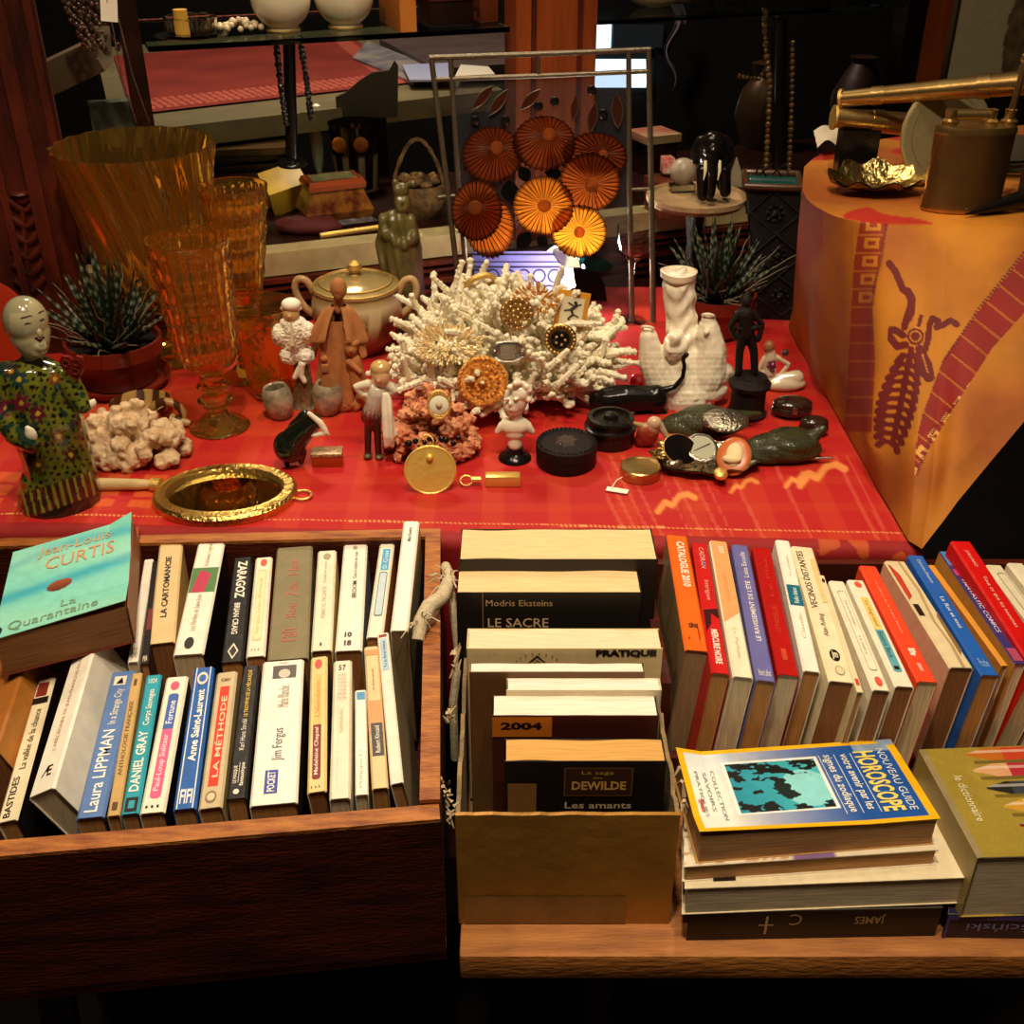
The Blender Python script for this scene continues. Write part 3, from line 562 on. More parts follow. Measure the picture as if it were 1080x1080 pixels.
book('white paperback with a dark teal label', 846, 867, 708, 818, 833, 570, '#f3eddd', [('r', 0, .46, 1, .62, '#0f6a80'), ('t', 'Folio blanc', .35, .48, .7, .6, 'up', '#e8efe8', .01), ('t', 'Le passage', .4, .7, .65, .86, 'up', '#c4b89e', 0), ('t', 'Claude', .4, .22, .65, .4, 'up', '#c4b89e', 0)], pages='t', **RB)
book('cream paperback reading VECINOS DISTANTES', 873, 903, 719, 834, 858, 577, '#ecdfb8', [('t', 'VECINOS DISTANTES', .1, .5, .42, .96, 'up', '#3a2f24', .01), ('t', 'Alan Riding', .3, .3, .6, .46, 'up', '#4a3d2e', 0), ('o', .3, .13, .75, .21, '#14110e'), ('t', 'jm', .4, .14, .66, .2, 'across', '#ecdfb8', .03), ('o', .35, .04, .75, .10, '#8f8468'), ('o', .38, .045, .72, .095, '#ded0a4'), ('r', .7, .55, .95, .9, '#e8c98a')], pages='b', dep=.12, **RB)
book('thin cream paperback squeezed right of VECINOS DISTANTES', 904, 911, 730, 863, 870, 607, '#e5d6ac', [('o', .2, .93, .8, .97, '#2a1c14'), ('r', .2, .05, .8, .1, '#d04a34')], left='#e3cfa0', **RB)
book('cream paperback with a long outlined title panel and a red dot', 919, 941, 728, 874, 891, 613, '#efe6ca', [('O', .22, .16, .8, .9, '#8a8066'), ('O', .25, .167, .77, .893, '#efe6ca'), ('o', .3, .03, .75, .11, '#dc5a44'), ('t', 'Daniel Boulanger', .42, .55, .6, .8, 'down', '#5a5040', 0), ('t', 'Le maître', .42, .3, .6, .46, 'down', '#8c8068', 0)], pages='b', **RB)
book('cream paperback with yellow and teal title panels', 942, 967, 724, 894, 911, 612, '#f0e8cf', [('o', .28, .92, .75, .985, '#dd5a44'), ('r', .25, .5, .78, .82, '#efcb72'), ('r', .25, .2, .78, .5, '#5fa7b4'), ('O', .25, .12, .78, .3, '#5fa7b4'), ('t', 'Le vingt-neuf', .36, .53, .66, .78, 'down', '#8a6a2c', 0), ('t', 'Béatrix Beck', .36, .24, .66, .48, 'down', '#1f3a44', 0), ('t', '1', .36, .14, .66, .17, 'down', K, .02)], pages='b', **RB)
book('red-orange paperback with a small white SF mark', 967, 990, 719, 905, 926, 597, '#ec4a28', [('t', 'un roman de la Table Ronde', .42, .38, .55, .86, 'down', '#f3a890', 0), ('t', 'SF', .3, .2, .7, .26, 'across', '#f8ead8', .05), ('r', .4, .08, .6, .14, '#f3a890')], pages='c', **RB)
book('thick tattered cream paperback with torn spine', 1000, 1029, 704, 932, 956, 592, '#dccaa0', [('p', [(0, .6), (.25, .64), (.3, .85), (.1, .95), (0, .96)], '#c23c26'), ('r', .02, .45, .3, .56, '#241812'), ('p', [(.5, 0), (.62, .2), (.5, .4), (.7, .7), (.6, 1), (.72, 1), (.85, .7), (.62, .4), (.75, .2), (.66, 0)], '#b89c68'), ('p', [(.8, .1), (1, .15), (1, .5), (.85, .45)], '#8a6a40')], pages='b', left='#d9a886', rough=.85, dep=.12, **RB)
book('bright blue paperback with faint white title', 1034, 1056, 712, 957, 975, 586, '#2360b8', [('t', 'Le Roi et moi', .35, .36, .62, .62, 'down', '#dfe8f2', .01), ('t', 'Catherine Emerson', .35, .74, .6, .96, 'down', '#cfe0f0', 0), ('t', 'Poche', .25, .06, .8, .12, 'across', '#9cc0ea', 0)], pages='t', **RB)
book('thin orange-yellow book just right of the bright blue one', 1056, 1064, 702, 979, 986, 596, '#e09a3c', pages='t', left='#c97f34', **RB)
book('comic book with a purple lettered spine', 1070, 1083, 700, 990, 1001, 582, '#3d3270', [('r', 0, .86, 1, 1, '#4f86c4'), ('r', 0, .76, 1, .82, '#b0407e'), ('t', 'FANTASTIC COMICS', .25, .25, .75, .72, 'down', '#d8cfe8', .01), ('r', 0, .02, 1, .12, '#b04a6a')], pages='c', left='#c58a3e', **RB)
book('large bright red book at the right end of the crate', 1086, 1118, 706, 1003, 1024, 571, '#cf1512', [('t', 'Tout ce que les hommes', .35, .3, .6, .7, 'down', '#f0c8b4', 0), ('t', 'JULLIARD', .35, .78, .55, .92, 'down', '#f0c8b4', 0)], pages='c', zb=.765, **RB)
book('cream paperback with an outlined panel right of the big red book', 1128, 1150, 716, 1038, 1058, 596, '#e3d9b8', [('O', .25, .3, .85, .92, '#7a715a'), ('O', .29, .308, .81, .912, '#e3d9b8')], pages='c', **RB)
book('cream paperback at the right edge of the photo in the right crate', 1156, 1180, 716, 1062, 1080, 594, '#e9dfc0', pages='c', **RB)
# right crate itself
crate('book_crate', 'red-brown wooden crate holding the right hand rows of paperbacks, behind the horoscope pile', V((.112, .66, 0)), V((.62, .66, 0)), V((.112, .838, 0)), V((.62, .838, 0)), PZ+.0005, .66, .728, t=.008, m=WOODR, medge=WOODR)
# --- big lying book with turquoise cover (back row, left)
def flatbook(label, TL, TR, BR_, BL_, th, cover, ops=None, pages='c', name='paperback_book', curl=None, cf=None, nu=60, nv=40, edge=None, group=None, spine=None, spinecol=None, sops=None, under=None):
    """book lying flat: four top corners, thickness th (downwards)"""
    c = (TL+TR+BR_+BL_)/4; t = thing(name, label, 'book', c-V((0, 0, th)), group); dn = V((0, 0, -1))
    Q = lambda a, b: (BL_*(1-a)+BR_*a)*(1-b)+(TL*(1-a)+TR*a)*b
    cf = cf or (lambda a, b: rgb(cover)); g = .012
    curl = curl or (lambda a, b: 0)
    mb = MB()
    mb.grid(lambda a, b: Q(a, b)+V((0, 0, .0006+curl(a, b))), nu, nv, cf)
    mb.grid(lambda a, b: Q(a, b)+V((0, 0, curl(a, b))), nu, nv, lambda a, b: rgb(edge or '#e6dcc2'))
    mb.col = rgb(under or cover); lo = [Q(a, b)+dn*th for a, b in ((0, 0), (1, 0), (1, 1), (0, 1))]; mb.hexa(lo, [p-dn*.0006 for p in lo])
    if spine:                          # which edge carries the spine
        ab = {'left': ((0, 0), (0, 1)), 'right': ((1, 0), (1, 1)), 'front': ((0, 0), (1, 0)), 'back': ((0, 1), (1, 1))}[spine]
        p, q_ = Q(*ab[0]), Q(*ab[1]); out = ((p+q_)/2-c); out.z = 0; out = out.normalized()*.0008; mb.col = rgb(spinecol or cover)
        mb.hexa([p+dn*th, q_+dn*th, q_+dn*th+out, p+dn*th+out], [p, q_, q_+out, p+out])
    obj('cover', mb, VC, t, smooth=False)
    qs = [(g, g), (1-g, g), (1-g, 1-g), (g, 1-g)]
    obj('page_block', MB().hexa([Q(a, b)+dn*(th-.0008) for a, b in qs], [Q(a, b)+dn*.0003 for a, b in qs]), PAGESZ[pages], t, smooth=False)
    if ops:
        mb = MB(); o = Q(0, 0)+V((0, 0, .0008)); art(mb, ops, o, Q(1, 0)-Q(0, 0), Q(0, 1)-Q(0, 0))
        X_, Y_ = Q(1, 0)-Q(0, 0), Q(0, 1)-Q(0, 0)
        nv_ = []
        for p in mb.v:                 # follow the curled cover
            d = V(p)-o; A = np.array([[X_.x, Y_.x], [X_.y, Y_.y]]); s_ = np.linalg.solve(A, np.array([d.x, d.y]))
            a, b = float(s_[0]), float(s_[1]); w_ = Q(a, b); nv_.append((w_.x, w_.y, w_.z+.0009+curl(a, b)+(d-X_*a-Y_*b).z))
        mb.v = nv_; obj('cover_print', mb, VC, t, smooth=False)
    if sops:
        mb = MB(); p, q_ = Q(0, 0)+dn*th, Q(1, 0)+dn*th; art(mb, sops, p+V((0, -.0009, 0)), q_-p, V((0, 0, th))); obj('spine_print', mb, VC, t, smooth=False)
    return t
def quar(a, b):
    c = V(rgb('#7fd0bd')); 
    k = math.exp(-((b-.42-.12*a)/.07)**2)+.8*math.exp(-((b-.80-.1*math.sin(a*3))/.06)**2); c = c.lerp(V(rgb('#2aa3b8')), min(1, k*.9))
    c = c.lerp(V(rgb('#a8dcb8')), .35*max(0, math.sin(b*9+a*2)))
    d = ((a-.44)/.10)**2+((b-.43-.1*(a-.44))/.06)**2
    if d < 1: c = V(rgb('#9a4a22')).lerp(V(rgb('#5a2412')), .5-.5*(b-.43)/.055)
    return tuple(c)
zq = .792
flatbook('large worn book with a turquoise cover and a brown oval, lying on other books', P(14, 583, zq), P(140, 547, zq), P(134, 641, zq), P(-8, 676, zq), .032, '#7fd0bd', cf=quar, under='#6a2a18', nu=150, nv=110,
    curl=lambda a, b: .006*max(0, a-.8)*5*max(0, b-.6)*2.5+.006*max(0, .25-b)*4*a, pages='b', spine='right', spinecol='#8a4a28', edge='#a87a48',
    ops=[('t', 'Jean-Louis', .22, .80, .82, .93, 'across', '#c9a06a', 0), ('t', 'CURTIS', .3, .64, .86, .78, 'across', '#c9946a', 0), ('t', 'La', .48, .16, .6, .24, 'across', '#7a9a7a', 0), ('t', 'Quarantaine', .1, .03, .78, .14, 'across', '#7a9a7a', 0), ('o', .0, .03, .06, .11, '#16302e')])
flatbook('red-brown book lying under the turquoise-covered one', P(20, 592, .757), P(146, 556, .757), P(139, 652, .757), P(5, 690, .757), .03, '#9c4424', pages='b', spine='right', spinecol='#8c3a1e', edge='#9c4424')
# --- carton books, standing with their top edges up, covers facing the viewer
def upbook(label, x0, x1, yf, yb, z, h, cover, ops=(), pages='c', lean=4, spine='left', spinecol=None, x0b=None):
    hn = z-.613; fb = lambda b: 1-(1-b)*h/hn; no = []
    for op in ops:
        if op[0] == 't': no.append(op[:3]+(fb(op[3]), op[4], fb(op[5]))+op[6:])
        elif op[0] == 'p': no.append(('p', [(a_, fb(b_)) for a_, b_ in op[1]], op[2]))
        else: no.append((op[0], op[1], fb(op[2]), op[3], max(.002, fb(op[4])), op[5]))
    ops = [o_ for o_ in no if not (o_[0] == 'r' and o_[2] < 0 and o_[4] < 0)]; ops = [(o_[0], o_[1], max(o_[2], .002))+o_[3:] if o_[0] == 'r' else o_ for o_ in ops]; h = hn
    A = P(x0, yf, z); B = P(x1, yf, z); th = P((x0+x1)/2, yb, z).y-A.y; X = (B-A); w = X.length; X = X.normalized(); rm = Matrix.Rotation(R(-lean), 3, X)
    D = rm @ V((0, 0, -1)); n = D.cross(X).normalized(); n = n if n.y < 0 else -n      # n: towards the viewer
    t = thing('paperback_book', label, 'book', (A+B)/2+D*h-n*th/2, 'books standing in the cardboard carton'); T_ = .0008
    mb = MB(); mb.col = rgb(cover)
    def slab(o, a, b, c): mb.hexa([o, o+a, o+a+b, o+b], [o+c, o+a+c, o+a+b+c, o+b+c])
    slab(A+D*h, X*w, -n*T_, -D*h); slab(A+D*h-n*(th-T_), X*w, -n*T_, -D*h)
    mb.col = rgb(spinecol or cover); slab(A+D*h+(X*(w-T_) if spine == 'right' else V((0, 0, 0))), X*T_, -n*th, -D*h)
    obj('cover', mb, VC, t, smooth=False)
    N_ = 24; mb = MB(); o = A+X*T_*1.5+D*(h-.001)-n*T_; W = w-3*T_; H = h-.0012; dd = th-2*T_
    # page block with a slightly wavy top
    mb.grid(lambda a, b: o+X*W*a-n*dd*b-D*(H+.0016*noise.noise(V((a*3+x0, b*2, 1)))), N_, 4)
    for aa, bb in (((0, 0), (1, 0)), ((1, 0), (1, 1)), ((1, 1), (0, 1)), ((0, 1), (0, 0))):
        mb.grid(lambda s_, q_: (lambda a, b: o+X*W*a-n*dd*b-D*((H+.0016*noise.noise(V((a*3+x0, b*2, 1))))*q_))(aa[0]+(bb[0]-aa[0])*s_, aa[1]+(bb[1]-aa[1])*s_), N_, 1)
    obj('page_block', mb, PAGESY[pages], t, smooth=False)
    if ops: mb = MB(); art(mb, ops, A+D*h+n*.0002, X*w, -D*h); obj('cover_print', mb, VC, t, smooth=False)
    return t
upbook('thick book at the very back of the carton with pale yellow page edges', 484, 694, 590, 556, .785, .198, '#1c1512', pages='y', lean=2, spine='right')
upbook('black book reading Modris Eksteins LE SACRE in the carton', 481, 677, 625, 598, .775, .188, '#191310', [('r', .14, .5, .146, 1, '#8a6a4a'), ('t', 'Modris Eksteins', .16, .935, .52, .965, 'across', '#c9a878', 0), ('t', 'LE SACRE', .17, .83, .5, .875, 'across', '#e0c294', .005)], pages='y', lean=2, spine='right')
upbook('cream book reading PRATIQUE with a star in a circle, in the carton', 492, 699, 684, 662, .76, .172, '#e6cf98', [('t', 'PRATIQUE', .66, .955, .97, .995, 'across', K, .06)]+[('r', .36+.12*math.cos(t*.3), .9+.07*math.sin(t*.3), .366+.12*math.cos(t*.3), .908+.07*math.sin(t*.3), '#3a2c1c') for t in range(21)]+[('p', [(.28, .9), (.36, .97), (.44, .9), (.43, .9), (.36, .955), (.295, .9)], '#3a2c1c')], pages='c', lean=2)
upbook('white-paged book with a plain brown cover, fourth from the front in the carton', 495, 680, 709, 699, .755, .166, '#6e4a2a', pages='w', lean=1, spinecol='#8a6238')
upbook('short white-paged book just behind the one marked 2004', 534, 698, 728, 715, .75, .162, '#e2d2b0', pages='w', lean=1, spine='right')
upbook('brown book marked 2004 on an orange label in the carton', 519, 695, 755, 733, .745, .157, '#4a1c10', [('r', 0, .88, .36, .995, '#d87a22'), ('t', '2004', .05, .92, .3, .965, 'across', '#2a120a', .05)], pages='w', lean=1, spine='right', spinecol='#15100e')
upbook('black book reading DEWILDE at the front of the carton', 532, 703, 803, 779, .737, .150, '#15100c', [('r', .37, .79, .80, .965, '#6b4626'), ('r', .38, .797, .79, .958, '#3a2414'), ('t', 'La saga', .48, .918, .68, .945, 'across', '#c9a050', 0), ('t', 'des', .55, .897, .61, .91, 'across', '#c9a050', 0), ('t', 'DEWILDE', .42, .83, .76, .882, 'across', '#d9a858', .03), ('r', .02, .0, .2, .87, '#8a6434'), ('t', 'Les amants', .38, .715, .80, .755, 'across', '#dcc8a0', .01)], pages='t', lean=1, spine='right')
# --- pile on the plank
z1 = .634
flatbook('dark book with JAMES on its spine at the bottom of the horoscope pile', P(735, 880, z1), P(985, 870, z1), P(994, 957, z1), P(727, 962, z1), .0285, '#1a120f', pages='b', spine='front', spinecol='#1a120f', sops=[('t', 'JAMES', .66, .5, .78, .85, 'flip', '#b8985c', .01), ('t', 'C', .4, .5, .45, .9, 'flip', '#b8985c', 0), ('r', .28, .5, .34, .55, '#c9a868'), ('r', .305, .2, .315, .85, '#c9a868')])
z2 = .660
flatbook('large cream magazine-size book with a small black square, under the horoscope pile', P(722, 845, z2), P(966, 824, z2), P(1023, 926, z2), P(722, 938, z2), .0258, '#efe0b8', pages='c', edge='#e6d8b2', ops=[('r', .1, .06, .18, .14, '#15110d')])
z3 = .675
flatbook('thin paperback with a patterned cover, second in the horoscope pile', P(722, 815, z3), P(930, 795, z3), P(991, 897, z3), P(721, 915, z3), .0145, '#efe2c0', pages='t', cf=lambda a, b: rgb('#8a6a9c') if .42 < a < .6 and b < .2 else (rgb('#c9946a') if a < .42 and b < .2 and noise.noise(V((a*60, b*60, 0))) > .1 else rgb('#efe2c0')))
z4 = .700
TL4, TR4, BR4, BL4 = P(712, 795, z4), P(939, 780, z4), P(992, 864, z4), P(737, 884, z4)
hz = lambda a, b: .008*max(0, .22-b)*4.5*max(0, (.7-a))+.006*max(0, .12-a)*8*b
def horo(a, b):
    # frame in reading axes: yellow border, blue to white gradient print, dark tree picture
    if a > .965 and b < .93 or b < .045 or b > .955 and a < .93 or (a < .03 and b < .98): return rgb('#f2b90f')
    if b > .60+.0 and a > .80 and (b > 1.0-(a-.80)*.0-.14) : return rgb('#8fa7c4')
    if .185 < a < .62 and .20 < b < .84:
        if not (.20 < a < .605 and .225 < b < .815): return rgb('#eef2ea')
        c = V(rgb('#1f8fa6')).lerp(V(rgb('#49c0cc')), max(0, min(1, (a-.2)*2.2)))
        d = ((a-.52)/.11)**2+((b-.47)/.22)**2
        if d < 1: c = V(rgb('#8fdde0'))
        n = noise.noise(V((a*16, b*12, 3)))+.5*noise.noise(V((a*45, b*32, 7)))
        dk = max(0, .30-abs(b-.78))*2.4+max(0, .12-abs(b-.24))*6+max(0, .10-abs(a-.24))*3+max(0, .14-math.hypot(a-.44, (b-.5)*.8))*5
        if n+dk*.8 > .5 and not (d < .65): c = V(rgb('#0d1210'))
        if math.hypot((a-.43)*1.2, (b-.45)*.6) < .055+.04*n: c = V(rgb('#10201c'))
        return tuple(c)
    k = max(0, min(1, (a-.16)/.55)); e = max(0, min(1, .5+(b-.5)*-.9)); c = V(rgb('#f4f2e4')).lerp(V(rgb('#1d62b4')), k**.6 if a > .16 else 0)
    if a < .25 and b > .6: c = c.lerp(V(rgb('#9cc8e4')), .5*(b-.6)/.4)
    return tuple(c.lerp(V(rgb('#14408f')), .5*k))
hops = []
def vt(s, a0, a1, b0, b1, c, bold=.01): hops.append(('t', s, a0, b0, a1, b1, 'down', c, bold))
flatbook('blue and yellow paperback reading HOROSCOPE on top of the pile', TL4, TR4, BR4, BL4, .0245, '#f2b90f', cf=horo, curl=hz, under='#c79a5c', pages='t', nu=260, nv=180, edge='#a06a3c',
    ops=[('t', 'NOUVEAU GUIDE', .90, .12, .935, .88, 'down', '#e9eef2', .0), ('t', 'HOROSCOPE', .79, .12, .885, .86, 'down', '#f4dc6a', .03), ('t', 'votre avenir par les', .715, .16, .765, .84, 'down', '#f4f2e6', .01), ('t', 'signes du zodiaque', .64, .14, .69, .84, 'down', '#f4f2e6', .01),
         ('r', .775, .12, .778, .84, '#e9eef2'), ('r', .70, .12, .703, .84, '#e9eef2'), ('r', .63, .12, .633, .84, '#e9eef2'), ('t', 'COLLECTION', .125, .14, .142, .74, 'down', '#8a98a0', 0), ('t', 'SAVOIRS', .088, .26, .105, .72, 'down', '#8a98a0', 0), ('t', 'PRATIQUES', .05, .2, .067, .72, 'down', '#8a98a0', 0), ('t', '7Jours', .035, .26, .06, .4, 'down', '#c02a1a', .03)])
# pencils book and the purple one beneath
K0 = .629
flatbook('dark purple paperback with a pale spine title under the pencil book', P(1010, 880, K0), P(1150, 880, K0), P(1150, 966, K0), P(1000, 964, K0), .0235, '#231c3c', pages='c', spine='front', spinecol='#1d1830', under='#231c3c', sops=[('t', 'Kapuściński', .15, .3, .95, .75, 'flip', '#8f8bb8', .0), ('r', 0, .8, 1, 1, '#4a3f86'), ('r', 0.0, 0, .02, 1, '#4a3f86')])
def penc(a, b):
    c = V(rgb('#b39a3a')).lerp(V(rgb('#8d7a2a')), .5+.5*noise.noise(V((a*90, b*120, 0))))
    if a < .03: return rgb('#9a8a60')
    rows = [(.93, '#c06a1e', '#c8401c', .5), (.77, '#e0a878', '#b82a3c', .5), (.60, '#1c1e20', '#394048', .35), (.43, '#cf9c30', '#e0c060', .3), (.26, '#7a2018', '#c23c1c', .35), (.08, '#1e3a20', '#2f7a3c', .25)]
    for y, c1, c2, s_ in rows:
        h = .062; x0 = .28-.12*(y-.5)+.02*math.sin(y*30)
        if abs(b-y) < h and a > x0:
            k = (a-x0)/.4
            if k < .3 and abs(b-y) > h*(.15+k*2.8): continue
            base = V(rgb(c1 if (a < x0+s_*.4) else c2)); return tuple(base.lerp(V((1, .95, .8)), .35 if .2*h < (b-y) < .6*h else 0))
        if abs(b-y+h*.5) < h and a > x0+.02: c = c.lerp(V(rgb('#3c3212')), .6)
    return tuple(c)
K1 = .688
flatbook('thick yellow-green book with coloured pencils on its cover, at the right edge', P(970, 791, K1), P(1160, 784, K1), P(1215, 900, K1), P(1032, 905, K1), .0592, '#b39a3a', cf=penc, pages='c', nu=220, nv=160, spine='left', spinecol='#a08a4c', under='#b39a3a',
    ops=[('t', 'le dictionnaire', .1, .3, .15, .72, 'down', '#e8dca8', .01)])
# ============================================================ the glass cabinet behind
def cbox(mb, a, b, d0, d1, z0, z1):    # board between cabinet-line positions a..b (metres along the cabinet), d0..d1 behind the front plane
    p = [CO+CU*a+CN*d0, CO+CU*b+CN*d0, CO+CU*b+CN*d1, CO+CU*a+CN*d1]
    mb.hexa([V((q.x, q.y, z0)) for q in p], [V((q.x, q.y, z1)) for q in p])
def ca(px, py, d=0): return (Cp(px, py, d)-CO).dot(CU)
cabt = thing('display_cabinet', 'dark red-brown wooden cabinet with open dark bays behind the red table', 'cabinet', (CO.x, CO.y, 0))
zs = Cp(340, 276).z; zl = Cp(340, 262, .0).z
mb = MB(); cbox(mb, -.72, 1.0, 0, .03, .30, zs-.045); obj('base_panel', mb, WOODR, cabt)
for i, (d, h, t) in enumerate(((-.012, .012, .006), (-.008, .024, .004), (-.016, .034, .007), (-.01, .05, .005), (-.006, .064, .004))):
    mb = MB(); cbox(mb, -.70, 1.0, d, .02, zs-h-t, zs-h); obj('moulding', mb, WOODR, cabt)
mb = MB(); cbox(mb, -.66, 1.0, -.004, .03, zs-.010, zl+.002); obj('front_rail', mb, mat('cream_ledge', '#b09c6e', .5, var=.3, vscale=30), cabt, label='pale worn ledge strip')
mb = MB(); cbox(mb, -.66, 1.0, .03, .30, zs-.03, zl); obj('cabinet_floor', mb, WOODD, cabt)
p0, p1 = ca(541, 60), ca(625, 60)
mb = MB(); cbox(mb, p0, p1, -.01, .03, zs, 1.75); obj('centre_post', mb, WOODO, cabt)
mb = MB(); cbox(mb, p0+.02, p0+.026, -.013, -.01, zs, 1.75); cbox(mb, p1-.026, p1-.02, -.013, -.01, zs, 1.75); obj('post_fillet', mb, WOODR, cabt)
e = ca(36, 0)                          # left jamb, stepped mouldings
mb = MB(); cbox(mb, -1.0, e, -.02, .04, .3, 1.8); obj('left_jamb', mb, WOODR, cabt)
for a0, a1, d in ((e-.012, e-.004, -.03), (e-.045, e-.030, -.036), (e-.075, e-.067, -.03), (e-.006, e, -.024)):
    mb = MB(); cbox(mb, a0, a1, d, -.02, .3, 1.8); obj('jamb_moulding', mb, WOODR, cabt)
mb = MB()                              # carved leaf stem on the jamb
cpos = lambda px, py: Cp(px, py, -.022)
mb.tube([cpos(22, 205), cpos(27, 260), cpos(33, 325)], .003, 8)
for py in range(222, 320, 17):
    for s in (-1, 1):
        c = cpos(25+(py-205)*.09, py); a = c+CU*(.007*s)+V((0, 0, .005)); b = c+CU*(.016*s)+V((0, 0, .014))
        mb.tube([c, a, b, b+CU*(-.003*s)+V((0, 0, .004))], [.003, .0045, .004, .001], 8)
mb.ell(cpos(22, 210), (.010, .006, .007)); mb.lathe([(.009, -.002), (.011, 0), (.009, .002)], cpos(21, 204), 20)
obj('carved_leaf_ornament', mb, WOODR, cabt)
mb = MB(); a0 = ca(130, 20, .05); cbox(mb, a0-.006, a0+.016, .05, .07, zs, 1.8); obj('inner_stile', mb, WOODD, cabt)
e2 = ca(950, 60); mb = MB(); cbox(mb, e2, e2+.032, 0, .03, zs, 1.8); obj('right_stile', mb, BLACKG, cabt)
mb = MB(); cbox(mb, e2+.032, e2+.068, -.006, .03, zs, 1.8); obj('right_post', mb, WOODO, cabt)
GLS = mat('shelf_glass', (.55, .75, .66), .0, trans=1, ior=1.12)
zsh = Cp(340, 39, .0).z
mb = MB(); cbox(mb, ca(156, 50), p0-.004, .0, .22, zsh-.006, zsh)
tagp(obj('glass_shelf', mb, GLS, smooth=False, label='left glass shelf carrying the two white globes', cat='shelf'))
zsr = Cp(760, 14, .0).z
mb = MB(); cbox(mb, p1+.006, e2-.006, .0, .22, zsr-.006, zsr)
obj('glass_shelf', mb, GLS, smooth=False, label='right glass shelf with dark objects, above the black elephant', cat='shelf')
# things on the left shelf
def onz(px, z, Y): 
    # point at photo column px at height z and distance Y
    zc = Y*FW.y-(z-CZ)*-FW.z*-1; zc = (V((0, Y, z))-CAM).dot(FW); return V(((px-540)/FPX*zc, Y, z))
for px, lab in ((299, 'white glass globe at the left on the glass shelf'), (365, 'white glass globe at the right on the glass shelf, next to the orange book')):
    b_ = Cp(px, 33, .06); b_.z = zsh; s = sc_at(b_)
    t = thing('glass_globe', lab, 'globe', b_, 'white globes on the shelf')
    prof = [(0, 0), (17*s, 0), (17*s, 3*s), (16*s, 5*s)]+[(31*s*math.sin(R(a)), 32*s+31*s*-math.cos(R(a))) for a in range(32, 180, 8)]+[(0, 63*s)]
    obj('shade', MB().lathe(prof, b_, 40), mat('opal_glass', '#d9cdb0', .15, sss=.2, coat=.4), t); obj('base_ring', MB().torus(b_+V((0, 0, .002)), 17*s, .0015), GOLDM, t)
b_ = Cp(203, 40, .05); b_.z = zsh; t = thing('glass_dish', 'small ribbed glass dish on the left end of the shelf', 'dish', b_)
obj('bowl', MB().lathe([(0, .001), (.028, .001), (.030, .022), (.028, .022), (.026, .004), (0, .004)], b_, 40, fn=lambda a, t, r: r*(1+.05*math.cos(8*a))), CLEAR, t)
obj('dish_rim', MB().torus(b_+V((0, 0, .022)), .029, .0012), CLEAR, t); obj('candle', MB().lathe([(0, .004), (.008, .004), (.008, .03), (0, .03)], b_+CU*-.01, 16), paint('#c89a3c'), t)
obj('saucer', MB().lathe([(0, .0), (.03, .0), (.042, .003), (.03, .001), (0, .001)], b_, 40), BLACKG, t)
b_ = Cp(254, 36, .06); b_.z = zsh; mb = MB()
for i in range(40): a = rnd.random()*6.28; r = .028*rnd.random()**.5; mb.ell(b_+V((r*math.cos(a), r*math.sin(a)*.6, .004+.011*(1-r/.028)+rnd.random()*.003)), .0036, n=8, m=6)
obj('pearl_string', mb, mat('pearl', '#cdbb98', .25), label='heap of small pearls on the shelf beside the glass dish', cat='necklace')
def obox(name, lab, cat, c, d, yaw, m, group=None, tilt=None, bev=.0008):
    r = rz(yaw) if tilt is None else rz(yaw) @ tilt
    return obj(name, MB().box(c, d, r, bev), m, label=lab, cat=cat, group=group)
b_ = Cp(420, 34, .05); obox('orange_book', 'orange book standing on the shelf beside the white globe', 'book', V((b_.x, b_.y, zsh+.045)), (.020, .10, .09), 20, paint('#b36a22'))
b_ = Cp(470, 30, .06); t = thing('wooden_box', 'dark wooden box with an open paper on it, on the glass shelf', 'box', V((b_.x, b_.y, zsh)))
obj('body', MB().box(V((b_.x, b_.y, zsh+.014)), (.055, .06, .027), rz(20), .001), WOODD, t)
obj('lid', MB().box(V((b_.x, b_.y, zsh+.030)), (.058, .063, .004), rz(20), .001), WOODR, t)
obj('paper', MB().grid(lambda u, v: V((b_.x, b_.y, zsh+.034))+CU*(u-.5)*.05+CN*(v-.5)*.04+V((0, 0, .008*abs(u-.5))), 8, 2), paint('#b8a88a'), t)
b_ = Cp(512, 28, .06); obox('amber_box', 'small brown glass box at the right end of the left shelf', 'box', V((b_.x, b_.y, zsh+.015)), (.024, .03, .03), 20, mat('brown_glass', '#5c2a12', .1, coat=.5))
# writing desk seen through the left bay
ZD = .93
dk = thing('writing_desk', 'desk with a pink tooled leather top seen through the left cabinet bay', 'desk', (-.38, 1.95, 0))
A_, B_, C_, D_ = P(140, 122, ZD), P(435, 88, ZD), P(372, 40, ZD), P(120, 60, ZD)
def hx(mb, q, z0, z1): mb.hexa([V((p.x, p.y, z0)) for p in q], [V((p.x, p.y, z1)) for p in q])
mb = MB(); hx(mb, [P(120, 140, ZD), P(530, 94, ZD), P(430, 28, ZD), P(100, 50, ZD)], ZD-.03, ZD-.001); obj('desk_body', mb, mat('desk_grey_wood', '#746a4c', .5, var=.4, vscale=10), dk)
def deskcol(a, b):
    c = V(rgb('#8c3428')).lerp(V(rgb('#6d2620')), .5+.6*noise.noise(V((a*6, b*6, 2))))
    if (b < .2 and b > .04) : c = V(rgb('#b55a48')) if math.sin(a*240+b*60) > -.2 else V(rgb('#7c2e26'))
    if .9 < a < .97: c = c.lerp(V(rgb('#b55a48')), .6)
    return tuple(c)
mb = MB().grid(lambda a, b: ((A_*(1-a)+B_*a)*(1-b)+(D_*(1-a)+C_*a)*b)+V((0, 0, .002)), 160, 60, deskcol); obj('leather_top', mb, mat('leather_print', rough=.45, vcol=True, bump=.2, bscale=500), dk)
